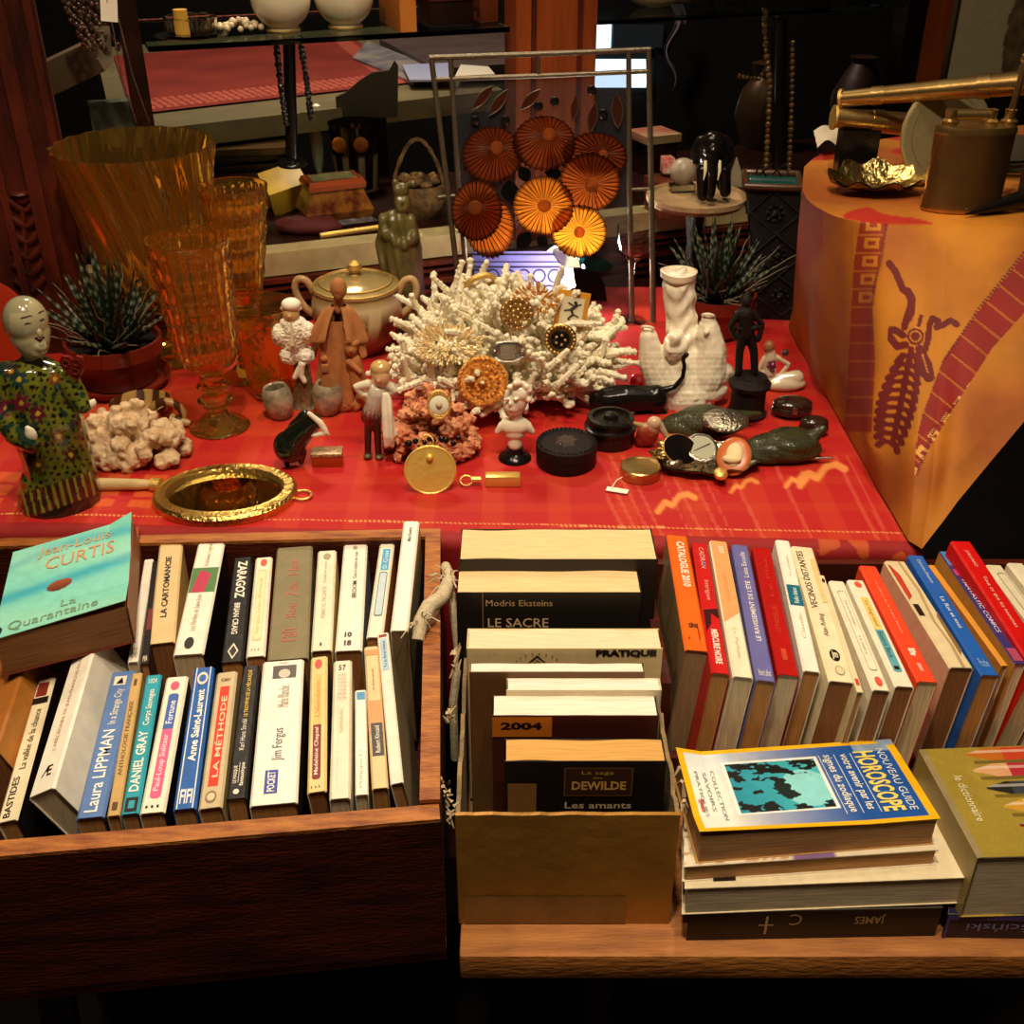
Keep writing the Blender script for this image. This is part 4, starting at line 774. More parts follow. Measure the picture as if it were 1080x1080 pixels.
for px, py in ((150, 130), (500, 92)): q = P(px, py, ZD-.03); obj('leg', MB().box((q.x, q.y+.03, .45), (.04, .04, .9)), WOODD, dk)
mb = MB(); hx(mb, [P(372, 62, ZD+.004), P(436, 88, ZD+.004), P(462, 74, ZD+.004), P(388, 44, ZD+.004)], ZD+.001, ZD+.006); obj('magazine', mb, mat('glossy_magazine', '#5c6474', .25, col2='#a89c94', vscale=14), label='glossy bluish magazine lying on the far desk beside the pink leather', cat='magazine')
mb = MB(); hx(mb, [P(462, 74, ZD+.01), P(545, 68, ZD+.01), P(545, 30, ZD+.01), P(400, 42, ZD+.01)], ZD+.001, ZD+.012); obj('folder', mb, mat('grey_folder', '#5a4a48', .4, var=.3, vscale=12), label='dull purple-grey folder lying on the far desk behind the frame', cat='folder')
mb = MB(); hx(mb, [P(432, 84, ZD+.015), P(480, 84, ZD+.015), P(475, 66, ZD+.015), P(424, 68, ZD+.015)], ZD+.012, ZD+.015); obj('paper_sheet', mb, paint('#9aa4c8'), label='pale blue paper sheet on the far desk beside the frame corner', cat='paper')
mb = MB(); hx(mb, [P(480, 80, ZD+.018), P(522, 78, ZD+.018), P(515, 70, ZD+.018), P(486, 68, ZD+.018)], ZD+.012, ZD+.018); obj('white_card', mb, paint('#d8d2c4'), label='crumpled white card seen through the top of the glass frame', cat='card')
# interior objects on the cabinet floor (left bay)
zf = zl
def fl(px, py): return P(px, py, zf)
q = P(301, 199, zf+.030); YBX = q.y; obox('yellow_box', 'plain yellow cardboard box tilted in the cabinet', 'box', q, (.056, .050, .038), 28, paint('#c9a02c'), tilt=rx(22) @ ry(-14))
for i, (px, py, dz, yw) in enumerate(((262, 190, .0, 12), (258, 180, .012, 18), (264, 170, .022, 8))):
    q = fl(px, py+42); obox('wallet_box', ('flat black case lowest of the three behind the amber glass', 'flat dark case in the middle of the three behind the amber glass', 'flat dark case with gold stripes, topmost behind the amber glass')[i], 'case', V((onz(px, zf+.04, YBX+.10).x, YBX+.10, zf+.042+dz)), (.11, .075, .0095), yw, mat('striped_case', '#1a120c', .25, col2='#5c4326', vscale=20, stretch=(.5, 6, 1)) if i == 2 else BLACKG, group='dark cases in the cabinet')
q = fl(262, 232); obox('dark_crate', 'dark box under the flat cases in the cabinet', 'box', V((onz(262, zf+.02, YBX+.10).x, YBX+.10, zf+.018)), (.10, .08, .036), 14, WOODD)
# painted casket
q = fl(352, 240); s = sc_at(q); t = thing('painted_casket', 'painted wooden casket with a sloping body and picture lid', 'casket', q)
def cask(prof, m, nm, colf=None):
    mb = MB(); r = rz(24); n_ = len(prof); o = q+V((0, .02, 0))
    for i in range(n_-1):
        (w0, d0, z0), (w1, d1, z1) = prof[i], prof[i+1]
        lo = [o+r @ V((sx*w0, sy*d0, z0)) for sx, sy in ((-1, -1), (1, -1), (1, 1), (-1, 1))]; hi = [o+r @ V((sx*w1, sy*d1, z1)) for sx, sy in ((-1, -1), (1, -1), (1, 1), (-1, 1))]
        mb.hexa(lo, hi)
    obj(nm, mb, m, t, smooth=False)
CKM = mat('casket_paint', '#4a1c0e', .25, col2='#8a5a20', vscale=45, coat=.4); 
cask([(.050, .032, 0), (.050, .032, .006), (.042, .026, .012)], WOODD, 'foot'); cask([(.043, .027, .012), (.046, .030, .022), (.034, .021, .05)], CKM, 'body')
cask([(.038, .024, .05), (.039, .025, .056), (.036, .022, .062)], mat('casket_lid', '#8a3c1a', .25, coat=.4), 'lid'); cask([(.029, .016, .0622), (.029, .016, .0628)], mat('lid_picture', '#3c4a3c', .3, col2='#8a7a4c', vscale=60), 'lid_picture')
q = fl(325, 246); obj('red_cloth', MB().ell(q+V((0, .005, .008)), (.045, .022, .013), n=20, fn=lambda w: 1+.2*noise.noise(w*3)), mat('crimson_velvet', '#4a0c0a', .8), label='crumpled dark crimson cloth in front of the painted casket', cat='cloth')
a, b = P(338, 249, zf+.004), P(400, 240, zf+.004); obj('gilt_rod', MB().tube([a, b], .0042, 12), GOLD, label='polished gilt rod lying on the cabinet ledge', cat='rod')
# basket
q = fl(442, 232); s = sc_at(q); t = thing('wicker_basket', 'round wicker basket with an arched twisted handle', 'basket', q)
WICK = mat('wicker', '#7a5a28', .6, col2='#3c2810', vscale=90, bump=1, bscale=500)
obj('body', MB().lathe([(0, 0), (.026, 0), (.036, .02), (.036, .045), (.033, .045), (.032, .02), (0, .006)], q+V((0, .02, 0)), 30, fn=lambda a, t, r: r*(1+.02*math.sin(18*a))), WICK, t)
pts = [q+V((-.034+.0, .02, .04))+V((.068*(i/20), 0, .062*math.sin(math.pi*i/20)**.75)) for i in range(21)]
obj('handle', MB().tube(pts, [.0028+.0007*math.sin(i*2.6) for i in range(21)], 8), WICK, t)
mb = MB(); 
for i in range(22): a = rnd.random()*6.28; r = .026*rnd.random()**.5; mb.ell(q+V((r*math.cos(a), .02+r*math.sin(a), .046+.006*rnd.random())), (.007, .006, .005), n=8, m=6)
obj('potpourri', mb, mat('dried_petals', '#7c5a2c', .8, col2='#3c2c18', vscale=60), label='dried brown flowers filling the wicker basket', cat='flowers')
# striped pot with fruit and scroll panel
q = fl(383, 232)+V((0, .16, 0)); q = onz(378, zf, q.y); s = sc_at(q); t = thing('striped_pot', 'black and cream striped pot with orange fruit painted on it', 'pot', q)
def potc(a, v):
    if v < .55: return rgb('#a09478') if math.sin(a*2*math.pi*9) > 0 else rgb('#0f0c0a')
    return rgb('#0f0c0a')
mb = MB().grid(lambda a, v: q+V((.038*(.8+.2*v)*math.cos(a*6.2832), .038*(.8+.2*v)*math.sin(a*6.2832), .004+v*.09)), 90, 16, potc); obj('body', mb, VCG, t)
for dx in (-.018, .012): obj('painted_fruit', MB().ell(q+V((dx, -.034, .07)), (.011, .006, .011)), paint('#b0601c', .3), t)
mb = MB(); n_ = 14; q2 = q+V((.014, .06, .0))
prof = [(-.045, .09), (-.045, .118), (-.03, .124), (-.01, .14), (.01, .152), (.035, .155), (.043, .168), (.048, .16), (.046, .13), (.044, .09)]
mb.prism(prof, q2, (1, 0, 0), (0, 0, 1), .01); obj('scrolled_panel', mb, mat('grey_panel', '#3a3124', .5), label='grey-brown panel with a scrolled top edge standing behind the striped pot', cat='panel')
obj('panel_stand', MB().box(q2+V((0, .012, .045)), (.05, .012, .09)), WOODD, label='dark stand block under the scrolled panel', cat='stand')
# bird-like porcelain things in the basket area
q = fl(335, 205)+V((0, .1, 0)); q = onz(337, zf, q.y); mb = MB(); mb.ell(q+V((0, 0, .045)), (.010, .010, .045)); mb.ell(q+V((.004, 0, .095)), (.009, .009, .012)); obj('porcelain_bird', remesh(mb, .002, 3), PORC, label='slender pale porcelain bird standing beside the striped pot', cat='figurine')
# tag, chain and beads hanging at top left
q = Cp(115, 11, -.005); s = sc_at(q)
t = thing('price_tag', 'white paper price tag hanging at the top left from a fine chain', 'tag', q)
obj('card', MB().box(q, (17*s, .0006, 22*s), rz(20) @ ry(8)), WHITEP, t)
obj('string', MB().tube([Cp(110, -20, -.004), Cp(113, 2, -.006)], .0005, 6), paint('#a09070'), t)
q = Cp(108, 45, .03); obj('grey_tag', MB().box(q, (18*s, .0008, 34*s), rz(20) @ ry(5)), paint('#6b6350'), label='larger grey card tag hanging behind the white price tag', cat='tag')
mb = MB(); mb.tube([Cp(118, 24, -.006), Cp(128, 80, -.006), Cp(144, 130, -.006)], .0007, 6); mb.tube([Cp(125, 20, -.006), Cp(140, 80, -.006), Cp(158, 130, -.006)], .0007, 6); obj('fine_chain', mb, SILVER, label='fine silver chain hanging in two strands above the large amber vase', cat='chain')
mb = MB()
for k in range(5):
    for i in range(16):
        q = Cp(62+k*8+i*2.0, -12+i*4.2, .02+.004*k); mb.ell(q+V((rnd.uniform(-.003, .003), 0, 0)), .0034, n=8, m=6)
obj('bead_necklace', mb, mat('smoky_beads', '#3a2418', .15, coat=.6), label='bundle of smoky glass bead strands at the top left', cat='necklace', group='necklaces hanging in the cabinet')
q = Cp(76, 70, .12); obox('parcel', 'dim beige cardboard parcel behind the hanging beads', 'box', q, (.075, .05, .035), 8, mat('beige_parcel', '#5c4a34', .6), tilt=ry(-22))
q = Cp(128, 128, .12); obox('grey_print', 'greyish print in a dark frame behind the large amber vase', 'print', q, (.07, .02, .05), 20, mat('grey_print', '#5a6050', .4, col2='#2c2c24', vscale=20))
def strand(name, pts, r, m, lab, n):
    mb = MB(); L_ = [(V(pts[i+1])-V(pts[i])).length for i in range(len(pts)-1)]; tot = sum(L_)
    for k in range(n):
        d = tot*k/(n-1); i = 0
        while i < len(L_)-1 and d > L_[i]: d -= L_[i]; i += 1
        mb.ell(V(pts[i]).lerp(V(pts[i+1]), min(1, d/L_[i])), r*(.8+.35*rnd.random()), n=10, m=8)
    return obj(name, mb, m, label=lab, cat='necklace', group='necklaces hanging in the cabinet')
BEAD = mat('bronze_beads', '#7a5a34', .15, .5, coat=.5); BEADK = mat('black_beads', '#120e0c', .12, coat=.5)
strand('bead_necklace', [Cp(291, 45, .04), Cp(296, 90, .04), Cp(302, 130, .04)], .0042, BEADK, 'black bead strand hanging left of the dark stand under the glass shelf', 16)
strand('bead_necklace', [Cp(317, 45, .04), Cp(324, 90, .04), Cp(328, 125, .04)], .0042, BEADK, 'black bead strand hanging right of the dark stand under the glass shelf', 16)
strand('bead_necklace', [Cp(806, 12, .03), Cp(808, 55, .03), Cp(812, 90, .03), Cp(808, 175, .03)], .0044, BEAD, 'bronze bead strand hanging at the left above the carved black vase', 26)
strand('bead_necklace', [Cp(836, 45, .03), Cp(835, 110, .03), Cp(832, 180, .03)], .0042, BEAD, 'bronze bead strand hanging at the right above the carved black vase', 22)
strand('bead_necklace', [Cp(780, 80, .06), Cp(800, 84, .06), Cp(815, 60, .06), Cp(820, 12, .06)], .0036, BEAD, 'dim bead strand looping behind the two bronze ones', 20)
mb = MB().tube([Cp(308, 170, .05), Cp(306, 100, .05), Cp(305, 42, .05)], .0075, 12); mb.ell(Cp(308, 172, .05), (.02, .02, .006))
obj('necklace_stand', mb, BLACKG, label='black upright necklace stand under the left glass shelf', cat='stand')
mb = MB().tube([P(822, 200, zf+.0), Cp(820, 100, .05), Cp(822, 20, .05)], .011, 12); obj('necklace_stand', mb, BLACKG, label='black upright necklace stand above the carved vase', cat='stand')
# right bay: bright window far behind, reflections replaced by real dim things
YW = 3.53
def wq(px, py): return PY(px, py, YW)
def wrect(x0, y0, x1, y1, dy=0, th=.01): 
    a, b = PY(x0, y1, YW+dy), PY(x1, y0, YW+dy); return ((a.x+b.x)/2, YW+dy, (a.z+b.z)/2), (abs(b.x-a.x), th, abs(b.z-a.z))
DAY = mat('daylight_pane', (.8, .9, 1), .3, emit=(.66, .86, 1), es=1.5)
# the back panel is cut here, so the shop window is seen behind
mb = MB()
for r_ in ((625, 26, 645, 52), (625, 62, 683, 92)): c, d = wrect(*r_); mb.box(c, d)
o = obj('window_1', mb, DAY, kind='structure')
mb = MB(); c, d = wrect(622, 52, 690, 62, -.006); mb.box(c, d); c, d = wrect(645, 24, 651, 62, -.008); mb.box(c, d); c, d = wrect(651, 26, 700, 50, .0); mb.box(c, d); c, d = wrect(683, 50, 690, 95, -.006); mb.box(c, d)
obj('window_frame', mb, mat('blue_grey_frame', '#3c4a58', .4), o)
q = PY(712, 70, 2.05); obj('lilac_curtain', MB().grid(lambda u, v: PY(706+14*u*(1-v)+6*math.sin(v*9), 6+90*v, 3.4+.02*math.sin(u*9)), 10, 24), mat('lilac_cloth', '#b8a8b4', .7), label='lilac-white cloth edge beside the far window', cat='curtain')
def lathe_at(name, lab, cat, base, prof, m, n=36, fn=None, group=None): return obj(name, MB().lathe(prof, base, n, fn=fn), m, label=lab, cat=cat, group=group)
q = Cp(690, 14, .08); q.z = zsr
mb = MB(); mb.ell(q+V((.0, 0, .014)), (.035, .02, .014)); mb.ell(q+V((.036, 0, .018)), (.02, .015, .012)); obj('carved_animal', remesh(mb, .002, 3), mat('pale_stone', '#8c7a58', .5), label='pale stone reclining animal on the right glass shelf', cat='figurine')
for i, px in enumerate((740, 775, 860, 905)):
    q = Cp(px, 8, .10); q.z = zsr
    lathe_at('dark_vase', ('dark vase on the right glass shelf, first after the stone animal', 'dark vase on the right glass shelf, second after the stone animal', 'dark vase on the right glass shelf, third after the stone animal', 'dark vase at the right end of the right glass shelf')[i], 'vase', q, [(0, 0), (.016, 0), (.024, .02), (.018, .04), (.012, .05), (.016, .06), (0, .058)], mat('dim_bronze', '#2a1c14', .3, .3), group='dim vases in the right bay')
q = P(790, 190, zf)+V((0, .22, 0)); q = onz(800, zf, q.y); lathe_at('bronze_vase', 'dim bronze vase standing behind the hanging beads', 'vase', q, [(0, 0), (.03, 0), (.045, .05), (.035, .09), (.018, .11), (.024, .13), (0, .128)], mat('dim_bronze_patina', '#4a3420', .35, .5), group='dim vases in the right bay')
q = onz(900, zf, q.y+.12); lathe_at('bronze_vase', 'reddish brown vase far back in the right bay', 'vase', q, [(0, 0), (.03, 0), (.036, .01), (.046, .04), (.045, .06), (.03, .09), (.018, .11), (.022, .12), (0, .118)], mat('red_brown_glaze', '#2a120a', .5), group='dim vases in the right bay')
q = P(692, 200, zf); obox('pink_card_box', 'pink and cream card box lying on the ledge left of the plate', 'box', onz(690, zf+.055, q.y+.1), (.06, .06, .012), 25, mat('pink_cream_card', '#b0523c', .5, col2='#c8b088', vscale=6))
obox('book_stack_block', 'dark box carrying the pink and cream card box', 'box', onz(690, zf+.0245, q.y+.1), (.05, .05, .049), 25, WOODD)
q = P(722, 265, zf)
for i in range(4): 
    qq = onz(712, zf+.006+i*.0125, 1.56); obox('brown_book', ('brown book lowest in the small pile behind the right plant', 'brown book second from the bottom of the small pile behind the right plant', 'brown book third from the bottom of the small pile behind the right plant', 'brown book topmost of the small pile behind the right plant')[i], 'book', qq, (.07, .05, .011), 20+i, mat('brown_cloth', '#5c2410', .5), group='small pile of brown books')
qq = onz(704, zf+.065, 1.56); obox('red_matchbox', 'small red and white box on the brown book pile', 'box', qq, (.015, .02, .02), 10, mat('red_white_box', '#c01818', .4, col2='#d8d0c0', vscale=60))
# ============================================================ higher table: brass things
q = P(1012, 221, ZT); s = sc_at(q); t = thing('brass_tin', 'upright oval brass tin with a barrel fitting on its lid', 'tin', q)
h = PY(1012, 135, q.y).z-ZT; w_ = 41*s
BR2 = mat('red_brass', (.62,.33,.10), .3, .97, bump=.15, bscale=200, col2=(.40,.22,.08), vscale=14)
obj('body', MB().lathe([(0, .001), (w_, .001), (w_*1.02, .003), (w_*.99, .005), (w_, h), (0, h)], q, 60, sy=.5), BR2, t)
obj('lid', MB().lathe([(w_*1.02, h-.004), (w_*1.03, h-.001), (w_*.98, h+.003), (0, h+.005)], q, 60, sy=.5), BRASS, t)
obj('barrel', MB().tube([q+V((-.022, 0, h+.012)), q+V((.01, 0, h+.012))], .0052, 16), BRASS, t)
for dx in (-.026, .012, .03): obj('fitting', MB().lathe([(0, 0), (.008, 0), (.008, .004), (.005, .006), (.0055, .014), (0, .015)], q+V((dx, 0, h+.003)), 16), BRASS, t)
obj('screw_pin', MB().tube([q+V((.030, 0, h+.01)), q+V((.032, 0, h+.045)), q+V((.033, 0, h+.062))], [.0036, .003, .003], 12).ell(q+V((.0335, 0, h+.062)), .0055).ell(q+V((.0335, 0, h+.072)), (.002, .002, .005)), BRASS, t)
def scope(lab, x0, y0, x1, y1, r0, r1, Y0, Y1, bands):
    a, b = PY(x0, y0, Y0), PY(x1, y1, Y1); t = thing('telescope', lab, 'telescope', (a+b)/2, 'brass telescopes on the orange cloth'); d = (b-a)
    obj('barrel', MB().tube([a, b], [r0*sc_at(a), r1*sc_at(b)], 32), BRASS, t)
    for k in bands: p = a+d*k; rr = (r0+(r1-r0)*k)*sc_at(p)*1.08; obj('ring', MB().tube([p-d.normalized()*.006, p+d.normalized()*.006], rr, 32), BRASS, t)
    obj('eyepiece', MB().tube([a-d.normalized()*.003, a], r0*1.25*sc_at(a), 32), GOLDM, t)
scope('long upper brass telescope lying across behind the brass tin', 889, 104, 1140, 82, 8, 14, 1.24, 1.13, (.16, .62)); scope('short lower brass telescope left of the brass disc', 881, 124, 968, 132, 10, 12, 1.235, 1.235, (.5,))
for px, nm in ((907, 'a'), (1104, 'b')):
    p = PY(px, 135, 1.235 if px < 1000 else 1.14)
    obj('telescope_rest', MB().box((p.x, p.y, (ZT+PY(px, 136 if px < 1000 else 98, p.y).z)/2), (.04 if px < 1000 else .02, .02, PY(px, 136 if px < 1000 else 98, p.y).z-ZT)), BLACKG, label='dark block propping the telescopes at the left' if px < 1000 else 'dark block propping the long telescope at the right edge', cat='block')
q = PY(998, 143, 1.20); s = sc_at(q); t = thing('brass_disc', 'large pale brass disc standing on edge behind the brass tin', 'disc', V((q.x, q.y, ZT)))
r_ = rz(12) @ rx(78); PB = mat('pale_brass', (.55,.45,.22), .4, .7, bump=.3, bscale=90)
rr = q.z-ZT
obj('plate', MB().lathe([(0, 0), (rr*.98, 0), (rr*.98, .003), (0, .003)], q, 64, rot=r_), PB, t); obj('rim', MB().torus(q, rr*.97, .003, r_, 64), PB, t); obj('inner_ring', MB().torus(q+V((0, -.002, 0)), rr*.8, .0012, r_, 64), BRASS, t)
# leaf dish
q = P(922, 203, ZT+.001); s = sc_at(q); mb = MB()
def leafd(u, v):
    a = u*2*math.pi; ca_, sa_ = math.cos(a), math.sin(a); r = v; w = 50*s*r*(1+.05*math.cos(9*a)); 
    return q+V((w*ca_, w*.62*sa_+.0, .002+.013*r**2*(1+.25*math.cos(9*a))+(.010*max(0, sa_)*r**2)))
mb.grid(leafd, 90, 16); mb.grid(lambda u, v: V(leafd(u, v))-V((0, 0, .0015)), 90, 16)
obj('leaf_dish', mb, mat('gilt_bronze_dish', (.45,.33,.12), .22, 1, bump=1, bscale=160), label='crinkled gilt leaf-shaped dish lying on the orange cloth', cat='dish')
a, b = P(1018, 226, ZT+.004), P(1130, 195, ZT+.02); obj('paper_knife', MB().tube([a, a.lerp(b, .35), b], [.0006, .007, .012], 12), BLACKG, label='black pointed blade lying at the right edge of the orange cloth', cat='knife')
q = P(1068, 190, ZT); t = thing('metal_stand', 'grey metal tray with crossed bars behind the brass tin at the right edge', 'tray', q)
obj('tray', MB().box(q+V((.03, .03, .02)), (.09, .004, .04), rx(-20), .001), mat('pewter', '#6c6652', .4, .6), t); obj('bar', MB().tube([q+V((-.02, .02, .012)), q+V((.08, .02, .018))], .0016), BLACKG, t); obj('bar', MB().tube([q+V((.02, .018, .002)), q+V((.028, .02, .045))], .0016), BLACKG, t)
# white paper on the ledge
q = P(880, 152, ZT+.003); mb = MB().grid(lambda u, v: P(858+50*u+4*v, 138+18*v-4*u, ZT+.012)+V((0, 0, .008*noise.noise(V((u*3, v*3, 5)))+.004*math.sin(u*5))), 14, 8); obj('crumpled_paper', mb, mat('white_paper', '#c8baa0', .7), label='crumpled white paper at the left back corner of the orange cloth', cat='paper')
# framed picture far right
q = Cp(1046, 40, .05); t = thing('framed_picture', 'framed sepia picture of draped figures in the upper right corner', 'picture', q)
def picc(u, v):
    c = V(rgb('#c9bd98')).lerp(V(rgb('#a89870')), v*.5)
    if ((u-.62)/.12)**2+((v-.5)/.55)**2 < 1+.4*noise.noise(V((u*6, v*6, 0))): c = V(rgb('#8a7454')).lerp(V(rgb('#5c4a34')), .5+noise.noise(V((u*14, v*9, 0))))
    return tuple(c)
a0, a1 = ca(1006, 40, .02), ca(1110, 40, .02); z0, z1 = Cp(1040, 92, .02).z, Cp(1040, -30, .02).z
mb = MB().grid(lambda u, v: CO+CU*(a0+(a1-a0)*u)+CN*.018+V((0, 0, z0+(z1-z0)*v-0)), 60, 60, picc); obj('print', mb, VC, t)
mb = MB(); cbox(mb, a0-.004, a1, .02, .03, z0-.004, z1); obj('backing', mb, paint('#3a2a18'), t)
# ============================================================ things on the red table
class Fig:                             # a figure modelled around the upright plane y = Y; positions read from the photo, sizes in photo pixels
    def __init__(s, Y): s.Y = Y; s.mb = MB()
    def p(s, px, py, dy=0): return PY(px, py, s.Y+dy)
    def e(s, px, py, rx_, rz_, ry_=None, dy=0, rot=0, col=(1, 1, 1), fn=None):
        c = s.p(px, py, dy); k = sc_at(c); s.mb.col = rgb(col) if isinstance(col, str) else col
        s.mb.ell(c, (rx_*k, (ry_ if ry_ is not None else (rx_+rz_)*.45)*k, rz_*k*1.06), ry(rot), n=20, m=14, fn=fn); return s
    def t(s, pts, rad, col=(1, 1, 1)):  # pts (px, py, dy) radii px
        q = [s.p(*(a if len(a) == 3 else (a[0], a[1], 0))) for a in pts]; k = sc_at(q[0]); s.mb.col = rgb(col) if isinstance(col, str) else col
        if not hasattr(rad, '__len__'): rad = [rad]*len(q)
        # smooth the path
        Q, R_ = [], []
        for i in range(len(q)-1):
            for j in range(4): w = j/4; Q.append(q[i].lerp(q[i+1], w)); R_.append((rad[i]*(1-w)+rad[i+1]*w)*k)
        Q.append(q[-1]); R_.append(rad[-1]*k)
        s.mb.tube(Q, R_, 12); s.mb.ell(Q[0], R_[0], n=12, m=8); s.mb.ell(Q[-1], R_[-1], n=12, m=8); return s
    def build(s, name, m, parent=None, vox=.0013, smooth=3, disp=None, cf=None, **k):
        r = remesh(s.mb, vox, smooth, disp, cf, cols=None if cf else True); return obj(name, r, m, parent, **k)
# ---------- porcelain man at the left
Y0 = P(62, 528, T).y; b_ = P(62, 535, T)
t = thing('porcelain_figurine', 'tall porcelain man in a yellow-green spotted robe holding a red fan', 'figurine', b_)
f = Fig(Y0)
f.t([(70, 522), (60, 480), (48, 440), (38, 405)], [36, 35, 36, 30]); f.t([(45, 540), (92, 520)], [14, 12]); f.t([(60, 526), (60, 510)], [40, 37]); f.e(40, 400, 36, 22, 22); f.e(46, 445, 40, 34, 26, dy=-.006)
f.t([(10, 398, -.005), (2, 430, -.01), (20, 458, -.022), (32, 466, -.028)], [18, 19, 15, 11]); f.t([(66, 396, 0), (80, 415, -.006), (88, 428, -.012)], [14, 12, 9])
def robe(p):
    px, py = proj(p); x = px+(py-430)*-.12; h = noise.noise(V((px*.11, py*.11, p.y*110)))
    c = V(rgb('#6e6a1c')).lerp(V(rgb('#4a5a22')), max(0, min(1, .5+h)))
    cell = (math.floor(px/7.5), math.floor(py/7.5)); cx = (cell[0]+.5)*7.5+((cell[1] % 2)-.5)*3; cy = (cell[1]+.5)*7.5
    jn = noise.noise(V((cell[0]*3.7, cell[1]*5.1, 2))); jm = noise.noise(V((cell[0]*2.3, cell[1]*4.7, 9)))
    if math.hypot(px-cx-jn*4, py-cy-jm*4) < 2.1+jn*1.5: c = V(rgb('#15120c'))
    for fx, fy, fr_, col in ((22, 425, 9, '#6c2030'), (40, 436, 8, '#5a1824'), (58, 400, 6, '#7a3a20'), (6, 430, 8, '#6c2438'), (12, 392, 8, '#4a2028'), (30, 455, 11, '#23382a'), (20, 400, 9, '#1f3a34'), (62, 460, 7, '#6a3a20'), (40, 490, 10, '#4a3a1c'), (75, 480, 8, '#3a2418'), (26, 480, 9, '#3c2a1a')):
        d = math.hypot(px-fx, py-fy)
        if d < fr_*(1+.3*math.sin(6*math.atan2(py-fy, px-fx))): c = V(rgb(col)) if d > 2.5 else V(rgb('#c09a30'))
    if h > .28 and py < 470: c = V(rgb('#1d3328'))
    if py > 512-(px-50)*.32:
        k = math.sin((px-(py-500)*.25)*.75); c = V(rgb('#8a8430')) if k > .5 else V(rgb('#5c1f18')) if k < -.5 else V(rgb('#1c2018'))
    if py > 543-(px-40)*.35: c = V(rgb('#2c2018'))
    return tuple(c)
f.build('robe', VCG, t, vox=.0016, cf=robe)
h = Fig(Y0)
h.e(27, 338, 23, 25, 24); h.e(34, 361, 17.5, 17, 17, dy=-.003); h.e(30, 350, 22.5, 21, 21); h.e(32, 356, 20, 19, 19, dy=-.002); h.e(33, 385, 12, 14, 12); h.e(42, 352, 3.4, 6, 4, dy=-.018); h.e(7, 348, 4, 7, 4); h.e(42, 366, 8, 5, 6, dy=-.012); h.e(38, 372, 7, 5, 5, dy=-.012)
def facec(p):
    px, py = proj(p); c = V(rgb('#a89f7c')); 
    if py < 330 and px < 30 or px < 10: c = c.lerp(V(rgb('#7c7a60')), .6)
    if segd(px, py, (22, 336), (33, 333)) < .9 or segd(px, py, (41, 330), (46, 328)) < .9: c = V(rgb('#1c1410'))
    if segd(px, py, (26, 342), (32, 341)) < 1.2 or segd(px, py, (43, 338), (46, 337)) < 1.1: c = V(rgb('#221814'))
    if segd(px, py, (38, 357), (42, 360)) < 1.6 or segd(px, py, (42, 360), (46, 356)) < 1.4: c = V(rgb('#3a0e0a'))
    return tuple(c)
h.build('head', VCG, t, vox=.0011, cf=facec, smooth=9)
h = Fig(Y0-.01); h.e(94, 427, 7, 5, 5); h.t([(86, 430), (98, 425)], [5, 4]); h.t([(96, 424), (99, 422)], 2); h.build('hand', PORC, t, vox=.0011); h = Fig(Y0-.03); h.e(33, 458, 7, 9, 5); h.t([(30, 452), (36, 468)], [4, 3]); h.build('hand', PORC, t, vox=.0011)
fan = Fig(Y0-.012); c = fan.p(78, 385); k = sc_at(c)
poly = [(-11, -2), (-13, 6), (-9, 12), (-2, 11), (1, 8), (6, 12), (12, 10), (13, 3), (9, -6), (4, -14), (1, -17), (-5, -10)]
mb = MB().prism([(a*k, b*k) for a, b in poly], c, (1, 0, 0), (0, 0, 1), .004)
for dx, dz in ((-6, 4), (5, 5), (2, -5)): mb.torus(c+V((dx*k, -.0045, dz*k)), 3.6*k, .0008, rx(90), 16, 6)
obj('fan', mb, mat('dark_red_glaze', '#6c1810', .2, coat=.5), t)
# ---------- bowl-ish orange plate edge behind the head
q = P(6, 400, T); obj('orange_plate', MB().lathe([(0, 0), (.052, .0), (.056, .004), (.05, .006), (0, .003)], q+V((-.016, .02, .056)), 40, rot=rx(80)), mat('orange_glaze', '#9c2c12', .3), label='orange-red plate standing on edge behind the porcelain man', cat='plate')
# ---------- coral pieces
def blobcoral(cx, cy, rx_, ry_, n, r0, r1, seed, zh, name, m, lab, vox=.0015, amp=.0022, fr=180, thing_=None):
    rr = random.Random(seed); c = P(cx, cy, T); s = sc_at(c); mb = MB()
    for i in range(n):
        a = rr.random()*6.283; d = rr.random()**.6; z = zh*(1-d*d*.75)*rr.random(); mb.ell(c+V((rx_*s*d*math.cos(a), ry_*s*1.6*d*math.sin(a), .004+z)), tuple(rr.uniform(r0, r1) for _ in range(3)), n=10, m=8)
    r = remesh(mb, vox, 1, disp=lambda p: amp*noise.noise(p*fr)+amp*.5*noise.noise(p*fr*2.3)); return obj(name, r, m, label=lab, cat='coral')
blobcoral(144, 482, 60, 20, 150, .005, .010, 3, .054, 'coral_piece', mat('pinkish_coral', '#e2c8a0', .8, col2='#c09a70', vscale=90, bump=.6, bscale=900), 'lumpy cream-pink coral in front of the left plant pot')
blobcoral(455, 478, 47, 19, 150, .004, .009, 5, .068, 'coral_piece', mat('salmon_coral', '#e2a076', .8, col2='#b8643c', vscale=80, bump=.6, bscale=900), 'salmon-orange frilly coral in front of the big white coral', amp=.004, fr=230)
cc = P(535, 415, T); cs = sc_at(cc); rr = random.Random(11)
CE = (V((cc.x-.002, cc.y+.016, T+.004)), (.126, .100, .108))
mb = MB()
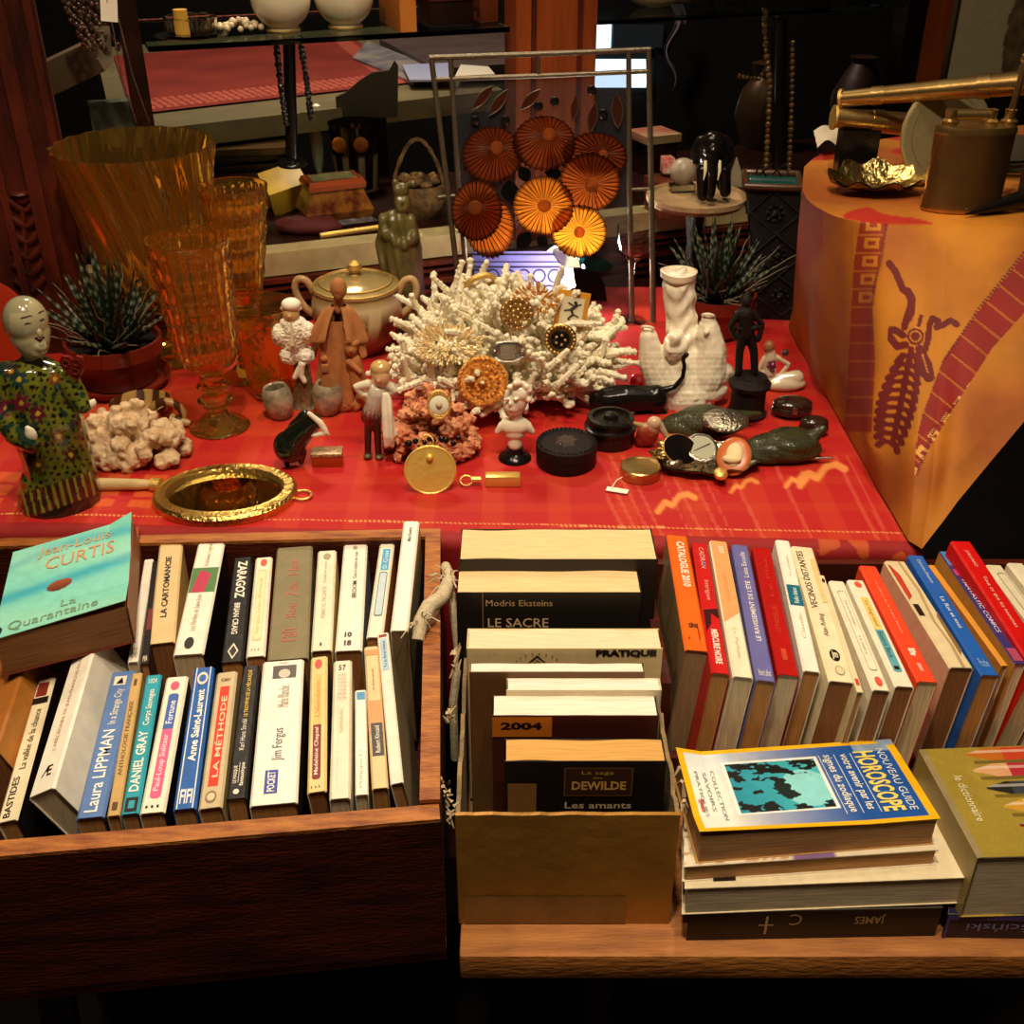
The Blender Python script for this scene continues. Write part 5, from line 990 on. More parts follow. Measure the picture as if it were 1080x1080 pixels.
def branch(p, d, L_, r, lev):
    n = max(3, int(L_/.005)); pts = [p]; q = V(p); dd = V(d)
    for i in range(n):
        dd = (dd+V((rr.uniform(-.16, .16), rr.uniform(-.16, .16), rr.uniform(-.08, .16)))*.5).normalized(); q = q+dd*(L_/n)
        if q.z < T+.004: q.z = T+.004
        pts.append(q.copy())
    rad = [r*(1-.25*i/n)*(1+.18*rr.uniform(-1, 1)) for i in range(n+1)]; mb.tube(pts, rad, 7); mb.ell(pts[-1], rad[-1], n=7, m=6)
    for i in range(1, n+1):            # knobs
        for _ in range(2):
            a = dd.orthogonal().normalized(); a = Matrix.Rotation(rr.random()*6.28, 3, dd) @ a; mb.ell(pts[i]+a*rad[i]*.8, r*.5, n=6, m=4)
    if lev:
        for _ in range(3 if lev > 1 else 2):
            k = rr.randint(n//3, n); a = Matrix.Rotation(rr.random()*6.28, 3, dd) @ dd.orthogonal().normalized(); branch(pts[k], (dd+a*.8).normalized(), L_*rr.uniform(.28, .45), r*.85, lev-1)
for i in range(380):
    th = rr.random()*math.pi*2; ph = math.asin(rr.uniform(-.05, 1)); d = V((math.cos(ph)*math.cos(th), math.cos(ph)*math.sin(th), math.sin(ph)))
    if d.y > .55: continue
    tip = V((d.x*CE[1][0], d.y*CE[1][1], abs(d.z)*CE[1][2]*(1.0-.25*max(0, -d.x-.3)-.30*max(0, d.x-.1))))
    st_ = CE[0]+tip*.35; L_ = tip.length*rr.uniform(.55, .78); branch(st_, (tip.normalized()+V((0, 0, .15))).normalized(), L_, .0046, 1)
mb.ell(CE[0]+V((0, .01, .02)), (.075, .05, .05), n=16, m=10)
obj('branching_coral', mb, CORALW, label='large white branching coral hung with brooches, centre of the table', cat='coral')
def oncoral(px, py, lift=.020):
    r = ray(px, py).normalized(); c, a = CE; best = None
    A = sum((r[i]/a[i])**2 for i in range(3)); B = 2*sum(r[i]*(CAM-c)[i]/a[i]**2 for i in range(3)); C_ = sum(((CAM-c)[i]/a[i])**2 for i in range(3))-1
    D = B*B-4*A*C_; tt_ = (-B-math.sqrt(D))/(2*A) if D > 0 else -B/(2*A); return CAM+r*(tt_-lift)
def facing(px, py, tiltx=0, tilty=0, roll=0): 
    r = ray(px, py).normalized(); return rot_to(-r) @ ry(tilty) @ rx(tiltx) @ rz(roll)
def disc_thing(name, lab, cat, px, py, rpx, prof, m, extra=None, p=None, rot=None, sx=1, sy=1, **k):
    p = p or oncoral(px, py); s = sc_at(p)*rpx; rot = rot if rot is not None else facing(px, py, 12)
    t = thing(name, lab, cat, p); obj('disc', MB().lathe([(a*s, b*s) for a, b in prof], p, 48, rot=rot, sx=sx, sy=sy, fn=k.get('fn')), m, t)
    if extra: extra(t, p, s, rot)
    return t
BASEP = [(0, -.12), (.92, -.12), (1, -.05), (1, .03), (.9, .1), (.8, .06), (0, .08)]
def ring_of(n, r, rb, m, nm='beading', z=.08): 
    def fn(t, p, s, rot):
        mb = MB()
        for i in range(n): a = 6.2832*i/n; mb.ell(p+rot @ V((r*s*math.cos(a), r*s*math.sin(a), z*s)), rb*s, n=8, m=6)
        obj(nm, mb, m, t)
    return fn
def multi(*fs):
    def fn(t, p, s, rot):
        for f_ in fs: f_(t, p, s, rot)
    return fn
def dome(r, h, m, nm='centre', z=.06): return lambda t, p, s, rot: obj(nm, MB().lathe([(r*s, z*s), (r*.8*s, (z+h*.6)*s), (r*.4*s, (z+h*.95)*s), (0, (z+h)*s)], p, 24, rot=rot), m, t)
COPG = mat('orange_gold', (.85,.42,.10), .3, 1, bump=1, bscale=900)
disc_thing('gold_brooch', 'round orange-gold filigree brooch with a pearl centre on the white coral', 'brooch', 509, 402, 27, BASEP, COPG, multi(ring_of(30, .9, .07, COPG), ring_of(20, .62, .08, COPG), ring_of(12, .36, .09, COPG), dome(.22, .25, COPG), dome(.08, .12, PORC, 'pearl', .3)))
disc_thing('bronze_brooch', 'dark bronze round brooch with a knotted surface, top of the white coral', 'brooch', 545, 331, 18, BASEP, mat('knotted_bronze', (.40,.22,.09), .35, 1, bump=1, bscale=700), multi(ring_of(16, .85, .13, BRASS), ring_of(11, .55, .14, BRASS), ring_of(5, .24, .14, BRASS)))
disc_thing('onyx_brooch', 'black and gold round brooch with a star, at the right on the white coral', 'brooch', 591, 358, 17, BASEP, mat('dark_gilt', (.25,.17,.07), .35, 1), multi(ring_of(22, .86, .1, GOLDM), dome(.6, .1, BLACKG), ring_of(5, .3, .09, GOLDM, 'star', .18)))
disc_thing('cameo_brooch', 'oval gold-rimmed portrait cameo on the salmon coral', 'brooch', 463, 427, 13, BASEP, GOLDM, multi(dome(.78, .12, PORC, 'cameo'), dome(.3, .3, mat('carved_shell', '#b8a080', .5), 'profile', .1), ring_of(28, .92, .06, GOLD)), p=PY(463, 427, P(458, 496, T).y), sy=1.25)
disc_thing('silver_buckle', 'oval silver buckle with a square engraved centre on the white coral', 'buckle', 536, 371, 20, [(0, -.1), (.95, -.1), (1, 0), (.92, .1), (.8, .03), (0, .03)], SILVER, multi(lambda t, p, s, rot: obj('centre_plate', MB().box(p+rot @ V((0, 0, .08*s)), (.8*s, .75*s, .08*s), rot, .0005), mat('engraved_silver', '#a8a08c', .3, .9, bump=1, bscale=1500), t), lambda t, p, s, rot: obj('boss', MB().ell(p+rot @ V((-.72*s, 0, .08*s)), .14*s).ell(p+rot @ V((.72*s, 0, .08*s)), .14*s), SILVER, t)), sy=.58)
# gold ring brooch leaning at the top, filigree and flower
p = oncoral(507, 303); s = sc_at(p); rot = facing(507, 303, 52, 0) @ rz(0); rot = Matrix.Rotation(R(-22), 3, ray(507, 303).normalized()) @ rot
t = thing('ring_brooch', 'flat gold ring brooch tipped on the top left of the white coral', 'brooch', p)
obj('ring', MB().torus(p, 18*s, 3.2*s, rot, 40), GOLDM, t); obj('pin', MB().tube([p+rot @ V((-17*s, 0, 0)), p+rot @ V((17*s, 0, 0))], 2*s), GOLDM, t); obj('inlay', MB().lathe([(0, -.4*s), (8*s, -.4*s), (8*s, .6*s), (0, .6*s)], p, 24, rot=rot), GOLD, t)
def cluster(name, lab, cat, px, py, rpx, rpy, n, rb, m, seed, lift=.006, p=None):
    r3 = random.Random(seed); p = p or oncoral(px, py, lift); s = sc_at(p); rot = facing(px, py, 10); mb = MB()
    for i in range(n):
        a = r3.random()*6.283; d = r3.random()**.5; c = p+rot @ V((rpx*s*d*math.cos(a), rpy*s*d*math.sin(a), r3.uniform(-.001, .003))); dd = rot @ V((math.cos(a), math.sin(a), r3.uniform(.2, 1)))
        mb.tube([c, c+dd*rb*2.2, c+dd*rb*3.2+V((0, 0, rb))], [rb*.5, rb*.7, rb*.2], 6); mb.ell(c+dd*rb*2, rb*.8, n=6, m=5)
    return obj(name, mb, m, label=lab, cat=cat)
cluster('filigree_brooch', 'sparkling pale gold filigree brooch spread on the left of the white coral', 'brooch', 472, 362, 33, 20, 230, .0017, mat('bright_gold', (1,.85,.5), .22, .5), 3, .022)
cluster('flower_brooch', 'spiky orange gold flower brooch behind the bronze one on the coral', 'brooch', 566, 315, 22, 13, 90, .0016, COPG, 4, .016)
p = oncoral(603, 328, .016); s = sc_at(p); rot = facing(603, 328, 14, 0, -8)
t = thing('lizard_card', 'small ivory tile with a yellow border and a dark lizard', 'tile', p)
def onr(a, b, c): return p+rot @ V((a*s, b*s, c*s))
# rot: x right, y up in view (checked by construction)
vx = rot @ V((1, 0, 0)); sgn = 1 if vx.x > 0 else -1
obj('tile', MB().box(p, (34*s, 42*s, 3*s), rot, .0004), mat('yellow_border', '#c98a2c', .35, coat=.3), t); obj('panel', MB().box(onr(0, 0, 1.7), (24*s, 30*s, .5*s), rot), mat('ivory_panel', '#d8ccac', .4), t)
mb = MB(); liz = [(4, -12), (-3, -8), (2, -3), (-1, 2), (4, 7), (2, 11)]; mb.tube([onr(a, b, 2.3) for a, b in liz], [s*.5, s, s*1.4, s*1.8, s*1.6, s*1.8], 6)
for a, b, c, d in ((2, -3, 8, -5), (-1, 2, -8, 0), (4, 7, 9, 9), (2, 6, -5, 9)): mb.tube([onr(a, b, 2.3), onr(c, d, 2.3)], s*.7, 5)
obj('lizard', mb, INK, t)
# gold disc pendant leaning on the salmon coral, with loop
p = P(454, 523, T)+V((0, .004, 0)); s = sc_at(p); p = p+V((0, .006, 25*s)); rot = facing(454, 498, 18)
t = thing('disc_pendant', 'flat round yellow gold pendant leaning on the salmon coral', 'pendant', p-V((0, 0, 25*s))); YG = mat('yellow_gold', (.80,.60,.13), .42, .45, bump=.6, bscale=120)
obj('disc', MB().lathe([(0, -s), (27*s, -s), (27.5*s, s*.5), (26*s, 1.4*s), (25*s, .6*s), (0, .6*s)], p, 56, rot=rot), YG, t); q = p+rot @ V((0, 14*s, 1.2*s)); q = q if q.z > p.z else p+rot @ V((0, -14*s, 1.2*s))
obj('embossed_sun', MB().ell(q, (4*s, 4*s, 4*s), n=12, m=8), YG, t)
q = PY(450, 466, P(454, 500, T).y); obj('gold_earring', MB().torus(q, .0065, .0009, rx(62), 24), GOLD, label='small open gold hoop resting on the salmon coral', cat='earring')
mb = MB(); 
for i in range(9): mb.ell(q+V((-.016+.006*i+rnd.uniform(-.002, .002), .004, .0+rnd.uniform(-.004, .002))), rnd.uniform(.0025, .004), n=8, m=6)
obj('dark_beads', mb, BLACKG, label='few dark beads behind the gold hoop on the salmon coral', cat='beads')
# perfume flask
a, b = P(505, 506, T+.006), P(549, 505, T+.006); t = thing('perfume_flask', 'small gold flask lying on its side with a ring cap', 'flask', P(520, 510, T)); 
obj('body', MB().box((a+b)/2+V((.003, 0, 0)), ((b-a).length-.006, .012, .0115), None, .0022), mat('flask_gold', (.75,.5,.12), .3, .6), t); obj('cap', MB().tube([a-V((.007, 0, 0)), a+V((.002, 0, 0))], .0032, 16), GOLD, t); obj('ring', MB().torus(a-V((.012, 0, .001)), .0058, .0009, rx(25), 24), GOLD, t)
# ---------- white bust
q = P(543, 484, T); Yb = q.y; t = thing('child_bust', 'white porcelain bust of a curly child on a glossy black foot', 'bust', q)
k = sc_at(q); obj('foot', MB().lathe([(0, 0), (17*k, 0), (17.5*k, 2*k), (16*k, 5*k), (9*k, 9*k), (9*k, 13*k), (0, 14*k)], q, 40), BLACKG, t)
f = Fig(Yb); f.t([(543, 468), (543, 458)], [8, 7]); f.e(543, 449, 17, 10, 10); f.t([(543, 441), (530, 450), (525, 455)], [6, 6, 3.5]); f.t([(543, 441), (556, 450), (561, 455)], [6, 6, 3.5]); f.e(543, 455, 12, 10, 9); f.e(540, 431, 4, 2.6, 4, dy=-.009); f.e(534, 421, 3, 1.5, 2, dy=-.011); f.e(544, 421, 3, 1.5, 2, dy=-.0125); f.t([(543, 442), (546, 430)], [7, 6]); f.e(544, 421, 13, 16, 13); f.e(541, 427, 10.5, 11, 10, dy=-.003); f.e(538, 426, 2, 3, 2.5, dy=-.0115); f.e(548, 413, 13, 11, 13); f.e(539, 429, 4, 3, 4, dy=-.007)
r4 = random.Random(2)
for i in range(34): a = r4.uniform(-2.6, .6); f.e(547+12*math.cos(a), 416+12*math.sin(a), 3.2, 3.2, 3.2, dy=r4.uniform(-.011, .008))
f.build('bust', PORC, t, vox=.0008, smooth=6)
# ---------- round boxes
def lidbox(name, lab, px, py, rpx, hpx, m, ex=None, sy=1, cat='box', prof=None):
    q = P(px, py, T); k = sc_at(q); t = thing(name, lab, cat, q); r = rpx*k; h = hpx*k
    obj('body', MB().lathe([(0, 0), (r*.97, 0), (r, h*.06), (r, h*.55), (0, h*.55)], q, 64, sy=sy), m, t)
    obj('lid', MB().lathe(prof(r, h) if prof else [(0, h*.56), (r*1.02, h*.56), (r*1.02, h*.92), (r*.96, h), (r*.86, h*.97), (r*.84, h*.93), (r*.5, h*.98), (0, h)], q, 64, sy=sy), m, t)
    if ex: ex(t, q, r, h)
    return t
def rim_beads(n, m, kk=.93, rb=.035, z=1): return lambda t, q, r, h: obj('rim_carving', (lambda mb: [mb.ell(q+V((kk*r*math.cos(6.2832*i/n), kk*r*math.sin(6.2832*i/n), h*z)), r*rb*1.4, n=6, m=5) for i in range(n)] and mb)(MB()), m, t)
lidbox('carved_box', 'round black carved box with a leafy rim, right of the bust', 597, 488, 31.5, 26, BLACKM, multi2 := (lambda t, q, r, h: (rim_beads(40, BLACKM)(t, q, r, h), obj('medallion', MB().lathe([(r*.38, h*.98), (r*.3, h*1.08), (0, h*1.05)], q+V((0, 0, 0)), 30, fn=lambda a, tt_, rr_: rr_*(1+.12*math.cos(7*a))), mat('worn_horn', '#3a2c24', .4, bump=1, bscale=500), t))))
lidbox('ringed_box', 'dark green-brown round box with stepped rings behind the black carved one', 643, 466, 26, 30, mat('dark_horn', '#15120d', .25, bump=.3, bscale=300), None, prof=lambda r, h: [(0, h*.56), (r*1.05, h*.56), (r*1.06, h*.66), (r*.9, h*.7), (r*.9, h*.85), (r*.96, h*.9), (r*.93, h), (r*.75, h*1.02), (r*.72, h*.9), (r*.3, h*.92), (r*.25, h*1.1), (0, h*1.15)])
lidbox('brass_pillbox', 'small round tarnished brass pillbox with a white tag', 675, 502, 21, 13, BRASS, None)
q = P(651, 517, T+.0012); t = thing('price_tag', 'small white price tag lying in front of the brass pillbox', 'tag', q); obj('card', MB().box(q, (.021, .008, .0006), rz(-18)), WHITEP, t); obj('string', MB().tube([q+V((-.005, .003, .001)), q+V((0, .012, .004)), q+V((.006, .018, .004))], .0005, 6), WHITEP, t)
# ---------- black bull with raised tail
q = P(665, 436, T); f = Fig(q.y+.004); f.t([(640, 423), (660, 420), (690, 420)], [15, 15, 13]); f.e(636, 424, 15, 13, 13); f.e(692, 420, 13, 14, 12); f.t([(697, 412), (712, 408), (720, 398), (722, 386), (720, 378), (724, 374)], [4, 3, 2.6, 2.4, 2.3, 3]); f.t([(634, 434), (626, 437)], [7, 5]); f.t([(652, 432), (648, 437)], [6, 5]); f.t([(690, 430), (700, 436)], [7, 5]); f.t([(676, 432), (680, 438)], [6, 5]); f.e(628, 420, 7, 9, 7, rot=20)
f.build('black_bull', BLACKG, vox=.0013, label='glossy black crouching animal with a raised curled tail', cat='figurine')
q = P(672, 402, T+.008); obj('red_bead', MB().ell(q, .0085, n=24, m=16), mat('red_glass', '#a00808', .05, coat=1), label='shiny red glass ball beside the white fish vase', cat='ball')
# ---------- white fish vase
q = P(725, 425, T); Yf = q.y; t = thing('fish_vase', 'white porcelain vase of three upright fish and a tall wave-carved stem', 'vase', q)
f = Fig(Yf)
f.t([(716, 300, .02), (718, 330, .02), (722, 370, .012), (725, 415, .004)], [18, 17, 20, 30]); f.t([(747, 345), (750, 368), (746, 395), (735, 420)], [11, 17, 21, 20]); f.e(747, 352, 13, 15, 13); f.t([(684, 356), (688, 380), (700, 410)], [10, 15, 19]); f.e(712, 365, 13, 15, 11, dy=-.004); f.e(730, 410, 38, 16, 22); f.e(755, 395, 16, 14, 12, rot=-20); f.t([(705, 420), (740, 422)], [14, 14])
f.e(747, 337, 8, 7, 7); f.e(683, 352, 7, 7, 6); f.e(768, 392, 7, 10, 6, rot=-30)
f.e(745, 350, 3, 3, 4, dy=-.0125); f.e(712, 360, 7, 7, 4, dy=-.013)
def scale_disp(p):
    px, py = proj(p); d = 0
    if py > 372: a = (px+((int(py/5.5) % 2)*2.7)) % 5.5-2.75; b = py % 5.5-2.75; d += .00035*max(0, 1-(a*a+b*b)/10)
    elif 703 < px < 735:
        d += .0012*math.sin(py*.30+px*.12+2*math.sin(px*.2))
    return d+.0006*noise.noise(p*120)
f.build('body', PORC, t, vox=.0011, smooth=2, disp=scale_disp)
c = f.p(716, 290, .02); k = sc_at(c); obj('mouth_rim', MB().lathe([(15*k, -6*k), (19*k, -2*k), (19.5*k, 4*k), (17*k, 5*k), (15.5*k, 0), (14*k, -4*k), (0, -5*k)], c, 48, fn=lambda a, tt_, r: r*(1+.04*math.sin(3*a))), PORC, t)
for px, py in ((747, 333), (683, 346)): c = f.p(px, py, -.003); obj('fish_lip', MB().torus(c, 6*k, 1.6*k, rx(-35) @ ry(8), 20), PORC, t); 
# small base object behind, ribbed stone
# ---------- black figure on a pedestal
q = P(787, 437, T); k = sc_at(q); t = thing('bronze_statuette', 'small black bronze man standing on a round black pedestal', 'statuette', q)
obj('pedestal', MB().lathe([(0, 0), (20*k, 0), (21*k, 4*k), (18*k, 6*k), (18*k, 30*k), (21.5*k, 33*k), (22*k, 37*k), (19*k, 40*k), (17*k, 44*k), (0, 45*k)], q, 48), BLACKM, t)
f = Fig(q.y); f.t([(779, 392), (780, 370), (784, 352)], [4, 4.5, 6]); f.t([(796, 392), (795, 370), (790, 352)], [4, 4.5, 6]); f.t([(787, 352), (786, 330)], [8, 9]); f.t([(779, 330), (770, 344), (776, 356)], [4, 3, 3]); f.t([(794, 330), (804, 342), (800, 358)], [4, 3, 3]); f.e(787, 317, 6, 8, 7); f.e(788, 345, 13, 4, 8); f.e(784, 322, 3, 4, 4)
f.build('figure', BLACKM, t, vox=.0009)
# ---------- small porcelain lady
q = P(822, 410, T); f = Fig(q.y); f.e(826, 404, 24, 8, 12, col='#c8bba0'); f.t([(812, 402), (840, 398)], [7, 8], '#c8bba0'); f.t([(812, 392), (812, 372)], [7, 6], '#cfc4ae'); f.e(811, 366, 6, 7, 6, col='#8c5a38'); f.t([(818, 376), (832, 384), (824, 394)], [3, 2.5, 2.5], '#cdb898'); f.t([(806, 378), (800, 390), (808, 398)], [3, 2.5, 2.5], '#cdb898'); f.e(815, 386, 4, 4, 4, dy=-.008, col='#5a1a34'); f.e(828, 372, 4, 4, 4, col='#3c2c20')
f.build('porcelain_lady', VCG, vox=.0011, label='small reclining porcelain lady right of the black statuette', cat='figurine')
# ---------- green scaly dishes and tray
def scaly(p): px, py = proj(p); a = (px+(int(py/3.4) % 2)*2.2) % 4.4-2.2; b = py % 3.4-1.7; return .0006*max(0, 1-(a*a+b*b)/4)
GREEN = mat('green_scales', '#20240e', .3, spec=.35, bump=.8, bscale=900, col2='#3a3c18', vscale=60, coat=.3)
q = P(740, 455, T); f = Fig(q.y+.01); f.e(738, 449, 42, 14, 24); f.t([(770, 441), (802, 436)], [10, 2]); f.e(745, 442, 32, 11, 26); f.build('fish_purse', GREEN, vox=.0013, disp=scaly, label='green scaly fish-shaped purse behind the silver tray', cat='purse', group='green scaly fish purses')
q = P(825, 486, T); f = Fig(q.y+.006); f.e(826, 472, 41, 14, 24); f.e(808, 476, 28, 11, 22); f.e(835, 464, 28, 10, 24); f.t([(855, 462), (868, 452)], [9, 4]); f.build('fish_purse', GREEN, vox=.0013, disp=scaly, label='green scaly fish-shaped purse lying right of the silver tray', cat='purse', group='green scaly fish purses')
a, b = P(790, 487, T+.006), P(876, 483, T+.006); obj('beaded_chain', (lambda mb: [mb.ell(a.lerp(b, i/44), .0015, n=6, m=5) for i in range(45)] and mb)(MB()), SILVER, label='thin beaded silver chain along the right green purse', cat='chain')
q = P(765, 452, T+.022); obj('silver_compact', MB().ell(q+V((0, .006, .006)), (.024, .018, .006), rz(-10) @ rx(14), 22, 12, fn=lambda w: 1+.07*noise.noise(w*2.5)), mat('hammered_silver', '#8f8876', .25, .9, bump=1, bscale=250), label='crumpled silver oval lying on the green purse', cat='ornament')
for i, (px, py, r1, lab) in enumerate(((834, 438, 22, 'dark speckled egg-shaped stone box behind the right green purse'), (857, 458, 16, 'smaller dark stone box at the right behind the green purse'))):
    q = P(px, py, T); k = sc_at(q); t = thing('stone_box', lab, 'box', q, 'dark stone boxes'); m = mat('speckled_stone', '#3a2418', .2, col2='#14100c', vscale=200, coat=.4)
    obj('body', MB().ell(q+V((0, 0, 8*k)), (r1*k, r1*.7*k, 9*k)), m, t); obj('lid', MB().ell(q+V((0, 0, 14*k)), (r1*.96*k, r1*.66*k, 7*k)), m, t); obj('clasp', MB().box(q+V((0, -r1*.69*k, 12*k)), (.005, .002, .008), None, .0005), SILVER, t)
q = P(745, 497, T); k = sc_at(q); 
def trayf(u, v): a = u*6.28318; r = v; w = (1+.04*math.cos(13*a))*r; return q+V((59*k*w*math.cos(a), 38*k*w*math.sin(a)+.012, .0015+.010*r**4+(.0015*math.sin(9*a)*r*r)))
mb = MB().grid(trayf, 120, 14); mb.grid(lambda u, v: V(trayf(u, v))-V((0, 0, .0012)), 120, 14); obj('silver_tray', mb, mat('tarnished_silver', (.42,.34,.22), .25, 1, bump=1, bscale=160), label='oval tarnished silver tray holding a compass and a cameo', cat='tray')
# compass with open lid, cameo, oval black locket
p = P(740, 482, T+.012); k = sc_at(p); r_ = rx(30) @ ry(6)
t = thing('compass', 'open pocket compass with a pale dial in the silver tray', 'compass', p); p2 = p+V((0, .004, .008))
obj('case', MB().lathe([(0, -.003), (17*k, -.003), (17.5*k, .001), (15.5*k, .0015), (15*k, .0005), (0, .0005)], p2, 40, rot=r_), SILVER, t); obj('dial', MB().lathe([(0, .0006), (14*k, .0006), (14*k, .001), (0, .001)], p2, 40, rot=r_), mat('pale_dial', '#a8a890', .3), t); obj('needle', MB().tube([p2+r_ @ V((-9*k, -5*k, .0016)), p2+r_ @ V((9*k, 5*k, .0016))], [.0003, .0006], 5), INK, t)
p3 = p+V((-.022, -.003, .010)); obj('lid', MB().lathe([(0, -.001), (20*k, -.001), (20.5*k, .001), (0, .0025)], p3, 40, rot=rx(42) @ ry(24), sy=.8), BLACKG, t); obj('lid_rim', MB().torus(p3, 20*k, .001, rx(42) @ ry(24), 40, sy=.8), GOLDM, t)
p = P(774, 486, T+.014); rot = rx(38) @ ry(-14) @ rz(-10); t = thing('cameo', 'orange shell cameo with cream figures in the silver tray', 'cameo', p)
obj('shell', MB().ell(p+V((0, .002, .004)), (18*k, 22*k, .003), rot, 24, 12), mat('orange_shell', '#b5602c', .3), t); obj('relief', remesh(MB().ell(p+V((0, .001, .0065)), (9*k, 14*k, .003), rot).ell(p+V((.003, .006, .009)), (6*k, 5*k, .003), rot).ell(p+V((-.003, -.005, .005)), (10*k, 5*k, .003), rot), .0007, 2), mat('cream_shell', '#d9c490', .5), t)
for i, (px, py) in enumerate(((703, 480), (712, 488), (718, 476), (760, 500), (700, 470))):
    p = P(px, py, T+.012); obj('trinket', MB().ell(p, (.009, .007, .005), rz(30*i), 14, 10, fn=lambda w: 1+.15*noise.noise(w*2+V((i, 0, 0)))), (BRASS, SILVER, GOLDM, GOLD, BRASS)[i], label=('brass trinket at the left in the silver tray', 'silver trinket at the lower left in the silver tray', 'gilt trinket beside the compass lid', 'gold trinket at the front of the silver tray', 'brass trinket nearest the dark ringed box in the tray')[i], cat='trinket', group='small trinkets in the silver tray')
q = P(684, 470, T); f = Fig(q.y); f.e(683, 458, 12, 13, 9, col='#8c2c20', ); f.e(690, 446, 8, 7, 7, col='#c8a888'); f.t([(680, 450), (668, 446)], [4, 2], '#a8885c'); f.t([(696, 448), (704, 462)], [4, 3], '#c8b090'); f.e(676, 464, 7, 7, 7, col='#6c1a14'); f.build('frog_figurine', VCG, vox=.001, label='small pink and dark red porcelain figure beside the ringed box', cat='figurine')
# ---------- boy and other small figures
q = P(393, 483, T); f = Fig(q.y); BL = '#2c1812'
f.t([(388, 478), (388, 455), (391, 438)], [3.5, 4, 7], BL); f.t([(399, 478), (398, 455), (396, 438)], [3.5, 4, 7], BL); f.e(388, 480, 5, 3, 7, col='#5c5234'); f.e(400, 481, 5, 3, 7, col='#5c5234'); f.t([(393, 432), (398, 414)], [9, 10], '#c8bfae'); f.e(402, 397, 9.5, 11, 10, col='#cfa678'); f.e(401, 388, 11, 8, 11, dy=.002, col='#c09a5c'); f.e(394, 394, 3, 6, 6, col='#c09a5c'); f.e(399, 402, 2, 2, 2, dy=-.009, col='#c9946c')
f.t([(388, 405), (376, 408), (382, 416), (392, 417)], [5, 4.5, 3.5, 3], '#d8cdb4'); f.t([(408, 405), (416, 412), (408, 416)], [5, 4, 3], '#d8cdb4'); f.t([(392, 432), (388, 440)], [9, 8], '#7c1812')
f.build('boy_figurine', VCG, vox=.0009, smooth=2, label='porcelain boy holding out a white cloth, between monk and salmon coral', cat='figurine', name_='x') if False else obj('boy_figurine', remesh(f.mb, .0009, 2, cols=True), VCG, label='porcelain boy leaning forward, left of the salmon coral', cat='figurine')
g = Fig(q.y-.012); g.t([(407, 416), (409, 435), (411, 458), (410, 466)], [3, 7, 9, 7]); obj('white_cloth', remesh(g.mb, .001, 1, disp=lambda p: .0012*math.sin(p.x*900)), BISQUE, label='white cloth held out by the porcelain boy', cat='cloth')
# Pierrot on tree stump
q = P(322, 428, T); t = thing('pierrot_figurine', 'white ruffled pierrot sitting on a brown stump, playing a pipe', 'figurine', q); f = Fig(q.y)
ruf = lambda p: .0012*noise.noise(p*420)+.0008*noise.noise(p*900)
f.t([(311, 346), (310, 360)], [13, 12]); f.e(297, 352, 11, 11, 10); f.e(322, 350, 11, 11, 10); f.e(306, 374, 11, 10, 11); f.e(322, 374, 11, 9, 11); f.e(309, 340, 14, 6, 11); f.t([(295, 358), (305, 364)], [7, 5]); f.t([(324, 356), (314, 364)], [7, 5]); obj('costume', remesh(f.mb, .001, 1, disp=ruf), BISQUE, t)
f = Fig(q.y-.002); f.e(307, 331, 9, 10, 9); f.e(305, 334, 2, 2, 2, dy=-.009); obj('head', remesh(f.mb, .0008, 2), mat('ivory_skin', '#c9a468', .35), t)
f = Fig(q.y-.002); f.e(307, 321, 10.5, 6.5, 10); f.t([(298, 325), (307, 327), (316, 325)], 2.6); obj('cap', remesh(f.mb, .0008, 2), BISQUE, t)
f = Fig(q.y-.008); f.t([(319, 384), (314, 392), (311, 398)], [4, 3.4, 3]); f.t([(318, 384), (318, 396), (321, 402)], [4, 3.2, 3]); obj('legs', remesh(f.mb, .0008, 2), PORC, t); obj('pipe', MB().tube([f.p(307, 340, -.004), f.p(308, 352, -.008), f.p(308, 364, -.01)], [.001, .0014, .0032], 12), mat('cream_pipe', '#c9b48c', .4), t)
f = Fig(q.y+.004); f.t([(322, 428), (320, 405), (318, 382)], [15, 10, 8]); f.e(322, 428, 22, 8, 16); obj('stump', remesh(f.mb, .0012, 2, disp=lambda p: .001*noise.noise(p*200)), mat('stump_glaze', '#5c3a24', .25, col2='#7c6a48', vscale=60, coat=.5), t)
for px, py, lab in ((298, 440, 'mottled grey egg cup left of the stump figure'), (345, 436, 'mottled grey egg cup right of the stump figure')):
    q = P(px, py, T); k = sc_at(q); h_ = 36*k
    obj('egg_cup', MB().lathe([(0, 0), (9*k, 0), (12*k, 4*k), (16*k, h_*.5), (15*k, h_*.85), (12*k, h_), (10*k, h_*.96), (13*k, h_*.5), (0, h_*.2)], q, 36, rot=ry(-8 if px < 320 else 6)), mat('mottled_silver', '#b8ac90', .25, .2, col2='#6c6450', vscale=70, bump=.3), label=lab, cat='cup', group='mottled egg cups')
